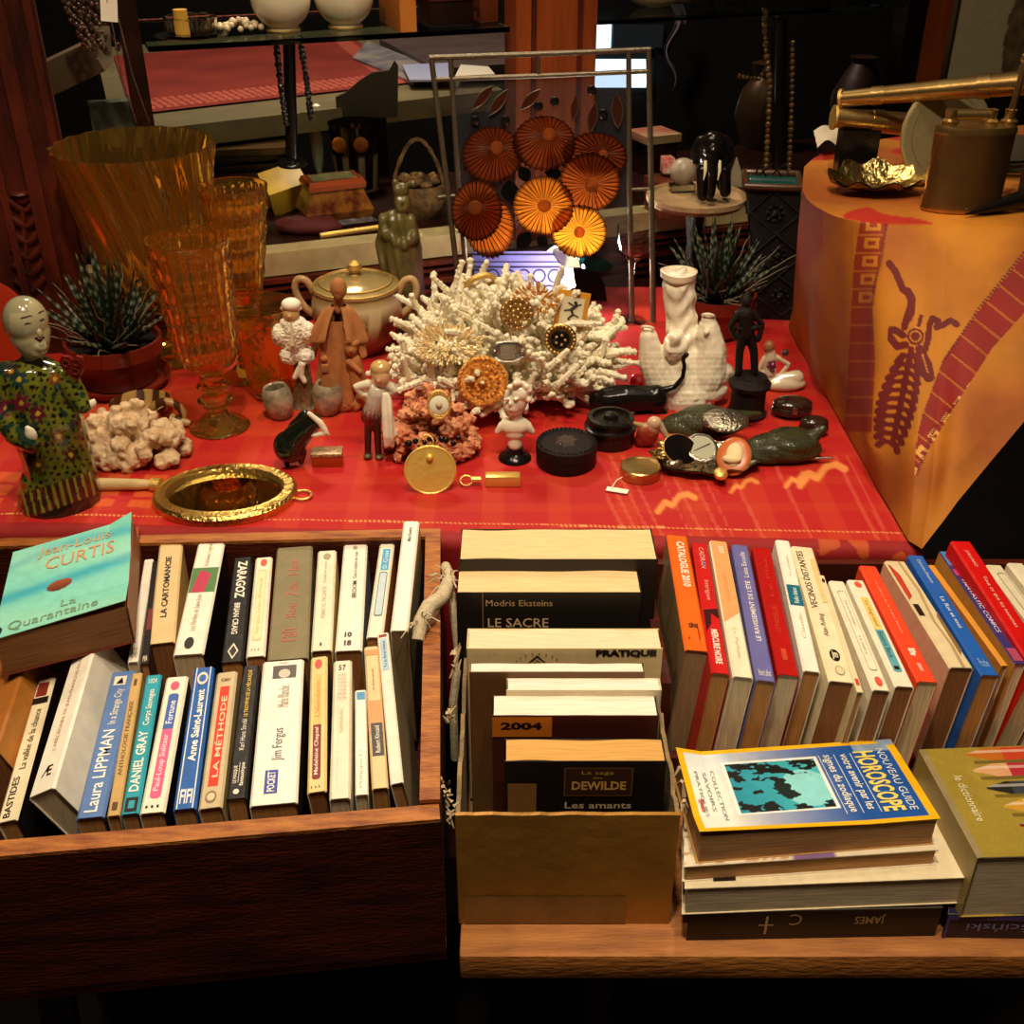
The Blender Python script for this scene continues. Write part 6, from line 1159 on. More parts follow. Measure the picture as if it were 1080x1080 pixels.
# goose
q = P(312, 492, T); f = Fig(q.y); DKG = '#12160e'; f.e(305, 471, 17, 17, 16, col=DKG); f.e(312, 462, 15, 13, 14, col=DKG); f.t([(312, 462), (322, 452), (330, 445)], [14, 12, 10], DKG); f.t([(300, 478), (303, 490)], [6, 3], DKG); f.t([(318, 476), (318, 488)], [6, 3], '#3c2418'); f.t([(312, 452, .01), (322, 440, .01)], [9, 8], DKG)
obj('bottle_green_bird', remesh(f.mb, .0012, 3, cols=True), VCG, label='glossy dark green bird bending down in front of the stump figure', cat='figurine')
f = Fig(q.y-.006); f.t([(326, 436), (338, 446), (344, 456), (334, 459), (326, 459)], [2.5, 3.5, 3.5, 2.5, 1.5]); f.t([(338, 448), (346, 458)], [2, 2]); obj('white_wing', remesh(f.mb, .0008, 1), PORC, label='white curled porcelain spray touching the dark green bird', cat='ornament')
# small decorated box
q = P(345, 492, T); t = thing('trinket_box', 'tiny oblong gilt box with a patterned lid near the hand mirror', 'box', q); k = sc_at(q)
obj('body', MB().box(q+V((0, .006, 6*k)), (32*k, 13*k*1.3, 12*k), rz(3), .0006), mat('copper_box', '#a85020', .3, .6), t); obj('lid', MB().box(q+V((0, .006, 14*k)), (33*k, 14*k*1.3, 4*k), rz(3), .0006), mat('patterned_lid', '#b8a878', .35, .3, col2='#7c3020', vscale=300), t)
# terracotta monk
q = P(372, 430, T); t = thing('terracotta_monk', 'unglazed terracotta monk with a cape and a small child beside him', 'statuette', q); TC = mat('terracotta', '#b0703c', .8, var=.25, vscale=90); f = Fig(q.y+.004)
k = sc_at(q); Qy = q.y+.004
def wrap(nm, cx0, cx1, py0, py1, r0, r1, waves, amp, gap=0, m=TC, sy=.75, p=1.0, th=.0016):
    mb = MB()
    def pt(u, v):
        a = gap+(6.2832-2*gap)*u-math.pi/2; r = (r0+(r1-r0)*v**p)*k*(1+amp*v*math.cos(waves*a+2*v)); c = PY(cx0+(cx1-cx0)*v, py0+(py1-py0)*v, Qy)
        return c+V((r*math.cos(a), r*sy*math.sin(a), .004*v*math.sin(3*a)*(gap > 0)))
    mb.grid(pt, 90, 24); mb.grid(lambda u, v: (lambda q1, q2: q1+(q2-q1)*0)(V(pt(u, v)), None) if False else V(pt(u, v))-V((0, 0, th)), 90, 24); obj(nm, mb, m, t)
wrap('robe', 357, 357, 335, 418, 14, 25, 9, .07, sy=.8)
wrap('cape', 357, 357, 322, 352, 8, 29, 7, .10, gap=.35, p=.6)
wrap('cape', 357, 358, 324, 368, 9, 27, 6, .12, gap=1.0, p=.55)
f.e(357, 304, 9, 11, 10); f.t([(357, 312), (357, 326)], [5, 6]); f.e(356.5, 307, 1.6, 3, 2, dy=-.0085); f.t([(340, 352, -.006), (341, 372, -.010)], [6, 4.5]); f.e(342, 378, 5, 4, 4.5, dy=-.012); f.t([(366, 345, -.01), (372, 358, -.014)], [5, 3.5])
obj('head_and_arms', remesh(f.mb, .0009, 1), TC, t); f = Fig(q.y+.004); f.e(356.5, 313, 5, 5, 4, dy=-.007); obj('beard', remesh(f.mb, .0007, 1, disp=lambda p: .0006*noise.noise(p*900)), mat('dark_terracotta', '#7c4420', .85), t)
f = Fig(q.y+.004); f.e(370, 368, 7, 8, 7, dy=-.014); f.e(371, 361, 8.5, 5, 8, dy=-.012); f.t([(374, 380, -.012), (378, 405, -.010)], [7, 10]); f.t([(368, 382, -.018), (380, 392, -.020)], [3.5, 3]); f.e(370, 370, 1.4, 2, 1.5, dy=-.0225)
obj('child', remesh(f.mb, .0008, 1), TC, t)
f = Fig(q.y+.004); f.e(366, 422, 26, 11, 18); f.e(388, 414, 14, 13, 14, dy=-.008)
obj('rock_base', remesh(f.mb, .0012, 1, disp=lambda p: .0022*noise.noise(p*160)), TC, t)
obj('lantern', MB().box(Fig(q.y-.01).p(343, 388), (.008, .006, .009), None, .0012), TC, t)
# soapstone sage behind
q = P(425, 345, T+.0); Ys = 1.335; f = Fig(Ys); SS = mat('soapstone', '#6e6236', .35, col2='#4c4422', vscale=40, coat=.2)
f.t([(428, 300), (424, 262), (420, 235)], [20, 20, 15]); f.t([(430, 335), (428, 300)], [22, 20]); f.t([(408, 232), (404, 258), (408, 288)], [9, 8, 6]); f.t([(432, 234), (438, 260), (436, 290)], [8, 8, 6]); f.t([(408, 245, -.01), (418, 256, -.018)], [7, 5]); f.t([(436, 250, -.01), (426, 260, -.018)], [7, 6]); f.e(426, 258, 6, 6, 6, dy=-.02); f.t([(418, 262), (416, 240)], [2.5, 2])
f.e(424, 214, 9, 11, 10); f.e(424, 219, 6, 6, 5, dy=-.007); f.e(424, 214, 1.6, 3, 2, dy=-.0125); f.e(423, 200, 8.5, 7, 8); f.e(418, 192, 3.5, 3, 4); f.e(434, 194, 5, 3.5, 4); f.e(425, 227, 5, 5, 5, dy=-.005)
base = PY(428, 340, Ys); f.mb.box((base.x, Ys, T+.012), (.045, .035, .024)); f.t([(430, 350), (430, 320)], [22, 20])
obj('soapstone_sage', remesh(f.mb, .0013, 2, disp=lambda p: .0009*math.sin(p.x*500+p.z*90)), SS, label='olive-brown soapstone sage in a long robe behind the sugar bowl', cat='statuette')
q = P(440, 345, T); obj('dark_ornament', MB().ell(q+V((0, 0, .014)), (.022, .016, .014), n=20, m=14, fn=lambda w: 1+.25*noise.noise(w*2)), BLACKG, label='dark lumpy ornament between the sugar bowl and the white coral', cat='ornament')
# ---------- sugar bowl
q = P(378, 375, T); q = V((q.x, q.y+.02, T)); k = sc_at(q); t = thing('sugar_bowl', 'round lidded porcelain sugar bowl with gold bands and two loop handles', 'bowl', q)
hb = PY(378, 303, q.y).z-T; W_ = 47*k
def sugc(p):
    z = (p.z-T)/hb; px, py = proj(p); c = V(rgb('#c9b88c'))
    n = noise.noise(V((px*.05, py*.05, 3)))
    if z < .55+.3*n: c = V(rgb('#8c5a2c')).lerp(V(rgb('#5c2010')), .5+n)  # orange-red reflections of the surroundings painted on the lower body
    if z > .95: c = V(rgb('#8a6a30'))
    return tuple(c)
mb = MB().lathe([(0, 0), (24*k, 0), (26*k, 2*k), (40*k, hb*.3), (W_, hb*.6), (W_*.98, hb*.85), (W_*.93, hb), (W_*.88, hb), (0, hb*.9)], q, 64); mb.c = [sugc(V(v)) for v in mb.v]
mb2 = MB(); mb2.v = mb.v; mb2.f = mb.f; mb2.m = mb.m; mb2.c = mb.c; obj('body', mb2, VCG, t)
LIDM = mat('gilt_porcelain_lid', '#b5a068', .15, .4, coat=.5)
obj('lid', MB().lathe([(W_*.95, hb), (W_*.96, hb+2*k), (W_*.7, hb+8*k), (W_*.4, hb+12*k), (0, hb+14*k)], q, 64), LIDM, t)
for rr_, zz in ((.93, 3.4), (.78, 7.0)): obj('gold_band', MB().torus(q+V((0, 0, hb+zz*k)), W_*rr_, .0012, None, 56), GOLDM, t)
obj('knob', MB().lathe([(6*k, hb+12*k), (4*k, hb+16*k), (8*k, hb+20*k), (7*k, hb+25*k), (3*k, hb+28*k), (0, hb+29*k)], q, 28), GOLDM, t)
for s_ in (-1, 1):
    pts = [q+V((s_*W_*.92, 0, hb*.55)), q+V((s_*(W_+8*k), 0, hb*.7)), q+V((s_*(W_+15*k), 0, hb*.95)), q+V((s_*(W_+12*k), 0, hb*1.12)), q+V((s_*(W_+3*k), 0, hb*1.1)), q+V((s_*W_*.92, 0, hb*.92))]
    obj('handle', MB().tube(smooth_path(pts), .0044, 12), mat('handle_glaze', '#c0a070', .2, coat=.5), t)
# ---------- hand mirror
q = P(238, 521, T+.004); k = sc_at(q); a_ = 75*k; b2 = (P(238, 490, T).y-P(238, 549, T).y)/2; t = thing('hand_mirror', 'oval gilt-framed hand mirror lying face up with an ivory handle', 'mirror', V((q.x, q.y, T))); r_ = rz(4)
def ringp(prof, n=72): 
    mb = MB()
    for i, (dr, dz) in enumerate(prof): pass
    return mb
mb = MB(); prof = [(1, .0), (1, .006), (.95, .009), (.88, .008), (.80, .009), (.77, .006), (.77, .0)]; n_ = 96; vs = []; fs = []
for j, (r0, z0) in enumerate(prof):
    for i in range(n_): an = 6.28318*i/n_; rr_ = r0 if r0 > .9 else r0*.99; w = r_ @ V(((a_-(1-rr_)*b2*1.1)*math.cos(an), (b2-(1-rr_)*b2*1.1)*math.sin(an), z0)); vs.append(V((q.x, q.y, T+.0005))+w)
for j in range(len(prof)):
    for i in range(n_): jj = (j+1) % len(prof); fs.append((j*n_+i, j*n_+(i+1) % n_, jj*n_+(i+1) % n_, jj*n_+i))
mb.add(vs, fs); obj('frame', mb, mat('chased_gilt', (.72,.5,.14), .28, 1, bump=1, bscale=260), t)
mb = MB(); n_ = 64; o_ = V((q.x, q.y, T+.004)); ring = [o_+r_ @ V(((a_-b2*.25)*math.cos(6.28318*i/n_), (b2*.76)*math.sin(6.28318*i/n_), 0)) for i in range(n_)]; mb.add(ring, [tuple(range(n_))]); mb.add([p-V((0, 0, .002)) for p in ring], [tuple(range(n_))]); obj('glass', mb, mat('mirror_glass', (.62,.55,.38), .04, 1), t, smooth=False)
a, b = P(166, 511, T+.006), P(100, 511, T+.006); obj('handle', MB().tube([a, a.lerp(b, .3), b], [.004, .0055, .0065], 14), mat('ivory_handle', '#c9ae78', .35), t)
obj('handle_collar', MB().tube([P(170, 512, T+.006), P(160, 511, T+.006)], .0068, 14), GOLDM, t); obj('hanging_ring', MB().torus(P(319, 522, T+.003), .0085, .0012, None, 28), GOLD, t); obj('ring_mount', MB().tube([P(298, 526, T+.005), P(308, 523, T+.004)], .003, 10), GOLDM, t)
# ---------- striped saucer-cup behind the pink coral
q = P(183, 447, T); k = sc_at(q); t = thing('striped_cup', 'brown and cream swirled pottery cup with a curled handle behind the lumpy coral', 'cup', q); CU_ = mat('swirled_pottery', '#b08c54', .25, col2='#4a2814', wave=18, vscale=10, coat=.4)
obj('body', MB().lathe([(0, 0), (18*k, 0), (26*k, 8*k), (32*k, 20*k), (30*k, 20*k), (22*k, 8*k), (0, 3*k)], q+V((-.035, .012, 0)), 44), CU_, t); obj('handle', MB().tube([q+V((.03*math.cos(x)*.55-.004, -.002, .012+.03*math.sin(x)*.5)) for x in [i*.45-1.2 for i in range(11)]], [.0045]*11, 10), CU_, t)
obj('spout', MB().tube([q+V((.0, -.004, .006)), q+V((.022, -.008, .004))], [.008, .003], 12), CU_, t)
# ---------- plants
def plant(lab, px, py, rpot, pytop, nleaf, seed, spread, pot_h, wx, saucer=True, potm=None):
    r5 = random.Random(seed); q = P(px, py, T); k = sc_at(q); t = thing('potted_haworthia', lab, 'plant', q, 'potted succulents'); R0 = rpot*k; H = pot_h*k
    POT = potm or mat('terracotta_plastic', '#6e2110', .38, coat=.2)
    obj('pot', MB().lathe([(0, .006), (R0*.74, .006), (R0*.92, H*.7), (R0, H*.72), (R0*1.02, H), (R0*.95, H), (R0*.93, H*.86), (0, H*.84)], q, 56), POT, t)
    obj('soil', MB().lathe([(0, H*.88), (R0*.93, H*.86), (0, H*.85)], q, 30), mat('dark_soil', '#120a06', .9, bump=1, bscale=400), t)
    if saucer: obj('saucer', MB().lathe([(0, 0), (R0*.95, 0), (R0*1.12, .012), (R0*1.07, .012), (R0*.92, .004), (0, .004)], q, 56), POT, t)
    top = PY(px, pytop, q.y).z-T; mb = MB(); c = q+V((0, 0, H*.86)); LL = (top-H*.86)
    for i in range(nleaf):
        f_ = i/nleaf; a = i*2.39996+r5.uniform(-.2, .2); el = R(20+62*(1-f_)**.7+r5.uniform(-6, 6)) if i else R(85); el = R(84-62*f_+r5.uniform(-5, 5)); L_ = LL*(1.0-.30*f_)*r5.uniform(.85, 1.05); w0 = .0085*(.8+.4*f_)
        d = V((math.cos(a)*math.cos(el), math.sin(a)*math.cos(el), math.sin(el))); side = V((-math.sin(a), math.cos(a), 0)); nn = side.cross(d)
        n = 26; base_i = len(mb.v); o = c+V((math.cos(a), math.sin(a), 0))*.006*f_*2
        for j in range(n+1):
            s_ = j/n; wv = w0*(1-s_**1.6)*(1-.25*(1-s_)); cen = o+d*L_*s_+V((0, 0, 1))*(.10*L_*s_*s_)-nn*0
            wht = (j % 3 == 0) and 1 < j < n-1
            for m_ in range(6):
                an = 6.2832*m_/6; rad = wv*(1.18 if wht else 1); mb.v.append(tuple(cen+side*math.cos(an)*rad+nn*math.sin(an)*rad*.5)); mb.c.append(rgb('#66705a') if wht and m_ in (3, 4, 5, 0) else rgb('#10200f'))
        for j in range(n):
            for m_ in range(6): mb.f.append((base_i+j*6+m_, base_i+j*6+(m_+1) % 6, base_i+(j+1)*6+(m_+1) % 6, base_i+(j+1)*6+m_)); mb.m.append(0)
    obj('leaves', mb, mat('succulent_leaf', rough=.45, vcol=True), t)
    mb = MB()
    for i in range(wx):
        a = r5.random()*6.28; L_ = LL*r5.uniform(.6, 1.15); d = V((math.cos(a)*r5.uniform(.25, 1), math.sin(a)*.4-.25, r5.uniform(.3, 1))).normalized(); o = c+V((math.cos(a)*.015, math.sin(a)*.01-.01, 0)); pts = [o+d*L_*s_/6+V((.008*noise.noise(V((i, s_*.5, 0))), 0, -.010*(s_/6)**2+.006*noise.noise(V((s_*.5, i, 4))))) for s_ in range(7)]
        mb.tube(pts, [.0008, .0008, .0007, .0007, .0006, .0005, .0003], 5)
    obj('dry_fibres', mb, mat('dry_fibre', '#7c725c', .7), t)
    return t
plant('potted striped succulent in a terracotta pot at the left behind the lumpy coral', 128, 405, 48, 268, 46, 4, 1, 52, 18)
plant('potted striped succulent at the right below the ceramic plate', 752, 352, 40, 232, 44, 9, 1, 46, 16, saucer=False)
# ---------- amber glass
def amber(name, lab, pxb, pyb, pxt, pyt, rim, prof, fn, group='amber glasses at the left', n=168, ns=120, thick=.0016, hollow_from=0.0):
    """prof: (fraction of height, radius px) outer; solid below hollow_from"""
    q = P(pxb, pyb, T); k = sc_at(q); top = PY(pxt, pyt, q.y); H = top.z-T; lean = V(((top.x-q.x)/H, 0, 0))
    def rad(h):
        for i in range(len(prof)-1):
            if prof[i][0] <= h <= prof[i+1][0]:
                t_ = (h-prof[i][0])/(prof[i+1][0]-prof[i][0]+1e-9); return (prof[i][1]+(prof[i+1][1]-prof[i][1])*t_)*k
        return prof[-1][1]*k
    out = [(0, 0)]+[(rad(j/ns), j/ns) for j in range(ns+1)]; inn = [(max(rad(1-j/ns*(1-hollow_from))-thick, .0002), 1-j/ns*(1-hollow_from)) for j in range(ns+1)]+[(0, hollow_from)]
    mb = MB(); vs = []; fs = []; allp = [(r, h, 1) for r, h in out]+[(r, h, 0) for r, h in inn]
    for r, h, o_ in allp:
        for i in range(n):
            a = 6.28318*i/n; rr_ = r*(fn(a, h) if (fn and r > .004) else 1) if o_ else max(.0001, r-.0006); vs.append(q+V((rr_*math.cos(a), rr_*math.sin(a), h*H+.0002))+lean*h*H)
    for j in range(len(allp)-1):
        for i in range(n): fs.append((j*n+i, j*n+(i+1) % n, (j+1)*n+(i+1) % n, (j+1)*n+i))
    mb.add(vs, fs); return obj(name, mb, AMBER, label=lab, cat='glass', group=group, angle=60)
dia = lambda a, h: 1+(.060*math.cos(11*a+h*30)*math.cos(11*a-h*30) if .40 < h < .97 else 0)
gob = [(0, 31), (.012, 32), (.03, 25), (.07, 12), (.10, 9), (.13, 15), (.155, 19), (.18, 13), (.20, 11), (.23, 17), (.27, 12), (.30, 11), (.335, 17), (.36, 26), (.42, 32), (.55, 33.5), (.75, 36), (1, 40)]
amber('amber_goblet', 'tall amber goblet with diamond quilting nearest the front', 232, 450, 197, 251, 40, gob, dia, hollow_from=.36)
amber('amber_goblet', 'amber goblet standing behind, to the right of the front one', 262, 397, 245, 196, 33, [(0, 26), (.012, 27), (.03, 20), (.08, 9), (.12, 12), (.15, 15), (.18, 9), (.22, 12), (.26, 9), (.33, 15), (.40, 17), (.42, 20), (.6, 25), (.8, 29), (1, 33.5)], lambda a, h: 1+(.060*math.cos(11*a+h*28)*math.cos(11*a-h*28) if .45 < h < .97 else 0), hollow_from=.43)
amber('amber_tumbler', 'wide amber tumbler with engraved stippling and a gold rim', 292, 416, 273, 321, 37, [(0, 22), (.02, 24), (.1, 25), (.5, 29), (.9, 35), (1, 37)], lambda a, h: 1+(.03*noise.noise(V((math.cos(a)*7, math.sin(a)*7, h*12))) if .1 < h < .85 else 0), hollow_from=.08, thick=.0014)
amber('amber_vase', 'large wide amber glass vase with swirling ribs at the back left', 180, 376, 140, 152, 76, [(0, 38), (.015, 40), (.04, 30), (.10, 12), (.14, 15), (.18, 12), (.24, 14), (.30, 30), (.38, 46), (.5, 56), (.7, 64), (.9, 71), (1, 76)], lambda a, h: 1+(.030*math.cos(20*a+h*14) if h > .3 else 0), hollow_from=.30, thick=.0022)
# ---------- stained glass panel
YS = 1.37
g = lambda px, py, d=0: PY(px, py, YS+d)
t = thing('stained_glass_panel', 'leaded stained glass panel with orange daisies in a lilac urn', 'panel', PY(590, 345, YS))
LEAD = mat('lead_came', '#6c6250', .42, .7, bump=.5, bscale=300)
def came(pts, r=2.6): 
    q = [g(*p) for p in pts]; obj('lead_strip', MB().tube(q, [r*sc_at(a) for a in q], 10), LEAD, t)
came([(455, 62), (472, 200), (489, 348)], 3); came([(684, 53), (687, 200), (689, 342)], 3); came([(453, 61), (570, 57), (686, 52)], 3); came([(456, 84), (570, 80), (684, 75)], 2.6); came([(475, 60), (483, 190), (497, 348)], 2.8); came([(663, 53), (664, 200), (667, 345)], 2.8); came([(489, 347), (690, 342)], 3); came([(568, 57), (568, 80)], 2); came([(462, 208), (484, 206)], 2); came([(664, 200), (686, 199)], 2)
mb = MB(); qs = [g(478, 82, .001), g(664, 77, .001), g(667, 343, .001), g(497, 347, .001)]; mb.add(qs+[p+V((0, .002, 0)) for p in qs], [(0, 1, 2, 3), (7, 6, 5, 4), (0, 4, 5, 1), (1, 5, 6, 2), (2, 6, 7, 3), (3, 7, 4, 0)])
pm = mat('textured_glass', (.10,.10,.11), .06, bump=.3, bscale=60); nt_ = pm.node_tree; tr_ = nt_.nodes.new('ShaderNodeBsdfTransparent'); tr_.inputs[0].default_value = (.82,.83,.88,1); mx_ = nt_.nodes.new('ShaderNodeMixShader'); mx_.inputs[0].default_value = .14
nt_.links.new(tr_.outputs[0], mx_.inputs[1]); nt_.links.new(nt_.nodes['Principled BSDF'].outputs[0], mx_.inputs[2]); nt_.links.new(mx_.outputs[0], nt_.nodes['Material Output'].inputs[0])
obj('glass_pane', mb, pm, t, smooth=False)
def tmat(name, rough=.3, tr=.82):
    m = bpy.data.materials.new(name); m.use_nodes = True; nt = m.node_tree; b = nt.nodes['Principled BSDF']; a = nt.nodes.new('ShaderNodeAttribute'); a.attribute_name = 'Col'; tl = nt.nodes.new('ShaderNodeBsdfTranslucent'); mx = nt.nodes.new('ShaderNodeMixShader')
    b.inputs['Roughness'].default_value = rough; nt.links.new(a.outputs['Color'], b.inputs['Base Color']); nt.links.new(a.outputs['Color'], tl.inputs['Color']); mx.inputs[0].default_value = tr
    nt.links.new(b.outputs[0], mx.inputs[1]); nt.links.new(tl.outputs[0], mx.inputs[2]); nt.links.new(mx.outputs[0], nt.nodes['Material Output'].inputs[0]); return m
SG = tmat('stained_glass')
def flower(cx, cy, rx_, ry_, ccx, ccy, cr, npet, i):
    fc = ('#c8641a', '#7c3010', '#7c3010', '#8a3812', '#9c4614', '#b05216', '#e08a1e', '#d8781a')[i]  # lamp falloff painted into the glass: lower daisies brighter, upper ones darker
    mb = MB(); off = -.003-.0012*i
    def pt(a, v):
        ex, ey = cx+1.07*rx_*math.cos(a), cy+1.07*ry_*math.sin(a); return g(ccx+(ex-ccx)*v, ccy+(ey-ccy)*v, off)
    def cf(u, v):
        k = abs(math.sin(u*math.pi*npet)); 
        if k < .28 or v > .985: return rgb('#2a0c06')
        return tuple(V(rgb(fc)).lerp(V(rgb('#6a2808')), .3*math.sin(u*40)**2))
    mb.grid(lambda u, v: V(pt(u*6.28318, .16+.84*v*(1+.03*math.cos(u*6.28318*npet))))-V((0, .0006*abs(math.sin(u*math.pi*npet)), 0)), npet*14, 6, cf)
    o = obj('daisy', mb, SG, t, smooth=True)
    mb = MB(); mb.col = rgb('#c98040'); c = g(ccx, ccy, off-.001); k = sc_at(c); mb.lathe([(cr*k, 0), (cr*.9*k, .001), (cr*.5*k, .0016), (0, .0018)], c, 24, rot=rx(90)); obj('daisy_centre', mb, SG, o)
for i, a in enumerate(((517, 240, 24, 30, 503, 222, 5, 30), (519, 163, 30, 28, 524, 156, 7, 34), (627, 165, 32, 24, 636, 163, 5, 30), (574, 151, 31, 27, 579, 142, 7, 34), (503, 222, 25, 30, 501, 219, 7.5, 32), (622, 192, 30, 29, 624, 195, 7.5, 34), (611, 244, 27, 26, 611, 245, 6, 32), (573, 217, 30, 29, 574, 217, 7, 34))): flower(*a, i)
def leafp(nm, poly, col, off=-.002, edge=None): 
    mb = MB(); mb.col = rgb(col); n = len(poly); q = [g(a, b, off) for a, b in poly]; mb.add(q+[p+V((0, .001, 0)) for p in q], [tuple(range(n)), tuple(range(n, 2*n))[::-1]]+[(i, (i+1) % n, n+(i+1) % n, n+i) for i in range(n)]); obj(nm, mb, SG, t, smooth=False)
    if edge: obj('leaf_lead', MB().tube([g(a, b, off) for a, b in poly], .0007, 6, close=True), LEAD, t)
def lens(x0, y0, x1, y1, w, n=8):
    dx, dy = x1-x0, y1-y0; L_ = math.hypot(dx, dy); nx, ny = -dy/L_, dx/L_; up_ = [(x0+dx*i/n+nx*w*math.sin(math.pi*i/n), y0+dy*i/n+ny*w*math.sin(math.pi*i/n)) for i in range(n+1)]; dn_ = [(x0+dx*i/n-nx*w*math.sin(math.pi*i/n), y0+dy*i/n-ny*w*math.sin(math.pi*i/n)) for i in range(n-1, 0, -1)]; return up_+dn_
for a in ((498, 116, 520, 90, 5), (516, 122, 536, 94, 5), (549, 116, 570, 94, 5), (650, 98, 652, 136, 6), (608, 100, 604, 128, 4), (628, 108, 622, 140, 5)): leafp('leaf', lens(*a), '#7c4434', edge=True)
for a in ((548, 175, 558, 192, 7), (574, 182, 594, 184, 7), (536, 190, 540, 215, 10), (545, 262, 560, 245, 8), (566, 250, 578, 258, 6)): leafp('leaf', lens(*a), '#1c2422')
for px, py in ((501, 127), (533, 127), (568, 112), (585, 107), (624, 95), (636, 120)): c = g(px, py, -.002); obj('glass_gem', MB().ell(c, (5*sc_at(c), .0015, 5*sc_at(c)), n=16, m=10), BLACKG, t)
mb = MB(); 
def urn(u, v):
    w = 1-.12*v; return g(548+(u-.5)*100*w+8*(v-.5)*0, 265+v*66, -.0025)
def urnc(u, v):
    x = 498+u*100; y = 265+v*66; c = V(rgb('#6c66a0'))
    if abs(v-.05) < .012 or abs(v-.17) < .012 or abs(v-.25) < .012 or abs(v-.55) < .015: return rgb('#2c2430')
    if .26 < v < .54:
        d = math.hypot((x % 17)-8.5, (y-291))
        if 5.6 < d < 7.6: return rgb('#2c2430')
    return tuple(c)
obj('urn', MB().grid(urn, 200, 130, urnc), SG, t)
leafp('leaf', lens(582, 262, 614, 282, 9), '#e6e0d0', -.004, True); leafp('leaf', lens(612, 276, 648, 282, 8), '#14302c', -.004); leafp('leaf', lens(604, 282, 640, 318, 14), '#0e0f10', -.0035); leafp('leaf', lens(612, 282, 616, 262, 3), '#2c8c88', -.0045)
# halogen lamp standing behind the panel
q = P(596, 335, T)+V((0, .07, 0)); q = onz(592, T, YS+.055); zc_ = PY(588, 283, YS+.055).z
t = thing('halogen_lamp', 'small lit halogen lamp glaring behind the stained glass panel', 'lamp', q)
obj('stem', MB().lathe([(0, 0), (.016, 0), (.016, .003), (.003, .006), (.003, zc_-T-.008), (0, zc_-T-.006)], q, 24), BLACKG, t)
lc_ = V((q.x, q.y, zc_)); rot = rot_to(V((-.02, -1, .45)))
obj('reflector', MB().lathe([(.005, -.018), (.012, -.014), (.030, .008), (.0285, .008), (.011, -.012), (0, -.016)], lc_, 32, rot=rot), SILVER, t)
obj('bulb', MB().ell(lc_+rot @ V((0, 0, .006)), .022, n=20, m=14), mat('lit_bulb', (1, .95, .85), .3, emit=(1, .93, .8), es=130), t)
# ---------- wine glass
q = P(664, 338, T); k = sc_at(q); H = PY(660, 238, q.y).z-T
W = [(0, 0), (17*k, 0), (17*k, .0008), (4*k, .003), (2.2*k, .010), (2.0*k, H*.55), (2.6*k, H*.62), (8*k, H*.66), (15*k, H*.74), (18*k, H*.86), (17.6*k, H), (17*k, H), (17.2*k, H*.86), (14*k, H*.75), (7*k, H*.68), (0, H*.66)]
obj('wine_glass', MB().lathe(W, q, 48), CLEAR, label='small clear stemmed wine glass right of the stained glass', cat='glass')
# ---------- ceramic plate on a stand with elephant, crystal
q = P(745, 340, T); Yp = 1.42; pc = PY(735, 205, Yp); k = sc_at(pc); q = V((pc.x, Yp, T))
t = thing('cake_stand', 'round cream ceramic plate on a foot above the right plant', 'plate', q); CER = mat('cream_ceramic', '#b09068', .6, var=.3, vscale=50, bump=.5, bscale=300); hh = pc.z-T; Rr = 53*k
obj('plate', MB().lathe([(0, hh-.014), (Rr*.9, hh-.012), (Rr, hh-.006), (Rr, hh), (Rr*.93, hh+.001), (Rr*.9, hh-.003), (0, hh-.003)], q, 64), CER, t)
obj('foot', MB().lathe([(0, 0), (.03, 0), (.026, .006), (.010, .02), (.008, hh*.6), (.014, hh-.014), (0, hh-.014)], q+V((0, 0, .0)), 32), BLACKM, t)
zp = pc.z-.003
c = P(752, 212, zp); f = Fig(c.y)
f.e(752, 165, 19, 22, 17); f.e(752, 160, 17, 20, 15, dy=-.006); f.e(752, 152, 13, 13, 11, dy=-.016)
f.e(737, 158, 8, 15, 4, dy=-.010, rot=12); f.e(766, 158, 8, 15, 4, dy=-.010, rot=-12)
f.t([(752, 160, -.026), (752, 180, -.030), (751, 198, -.026), (750, 206, -.026)], [8, 6, 4.5, 4])
for a in ((741, 180, 741, 206, -.010), (764, 180, 765, 202, -.010), (744, 180, 744, 198, .014), (762, 180, 762, 196, .014)): f.t([(a[0], a[1], a[4]), (a[2], a[3], a[4])], [7, 6.2])
t = thing('ebony_elephant', 'black ebony elephant with white tusks standing on the cream plate', 'elephant', c); f.build('body', BLACKG, t, vox=.0011)
for a, b in ((744, 742), (759, 757)): obj('tusk', MB().tube([f.p(a, 170, -.030), f.p(a, 180, -.038), f.p(b, 190, -.040)], [.0022, .002, .0006], 10), mat('tusk_ivory', '#d8caa0', .3), t)
c = P(719, 202, zp); k = sc_at(c); t = thing('crystal_ball', 'frosted crystal ball on a small glass base beside the elephant', 'ball', c)
obj('base', MB().box(c+V((0, 0, .005)), (26*k, 14*k, .010), rz(8), .001), CLEAR, t); obj('ball', MB().ell(c+V((0, .002, .010+12*k)), 14*k, n=28, m=18), mat('frosted_crystal', '#b8a890', .35, trans=.35), t)
c = P(776, 196, zp+.001); k = sc_at(c); mb = MB(); mb.hexa([c+V((-.010, -.006, 0)), c+V((.012, -.006, 0)), c+V((.012, .01, 0)), c+V((-.010, .01, 0))], [c+V((-.003, 0, .036)), c+V((-.002, 0, .036)), c+V((-.002, .001, .036)), c+V((-.003, .001, .036))]); obj('glass_pyramid', mb, mat('milky_glass', '#a89c84', .2, trans=.4), smooth=False, label='milky glass pyramid leaning behind the elephant', cat='ornament')
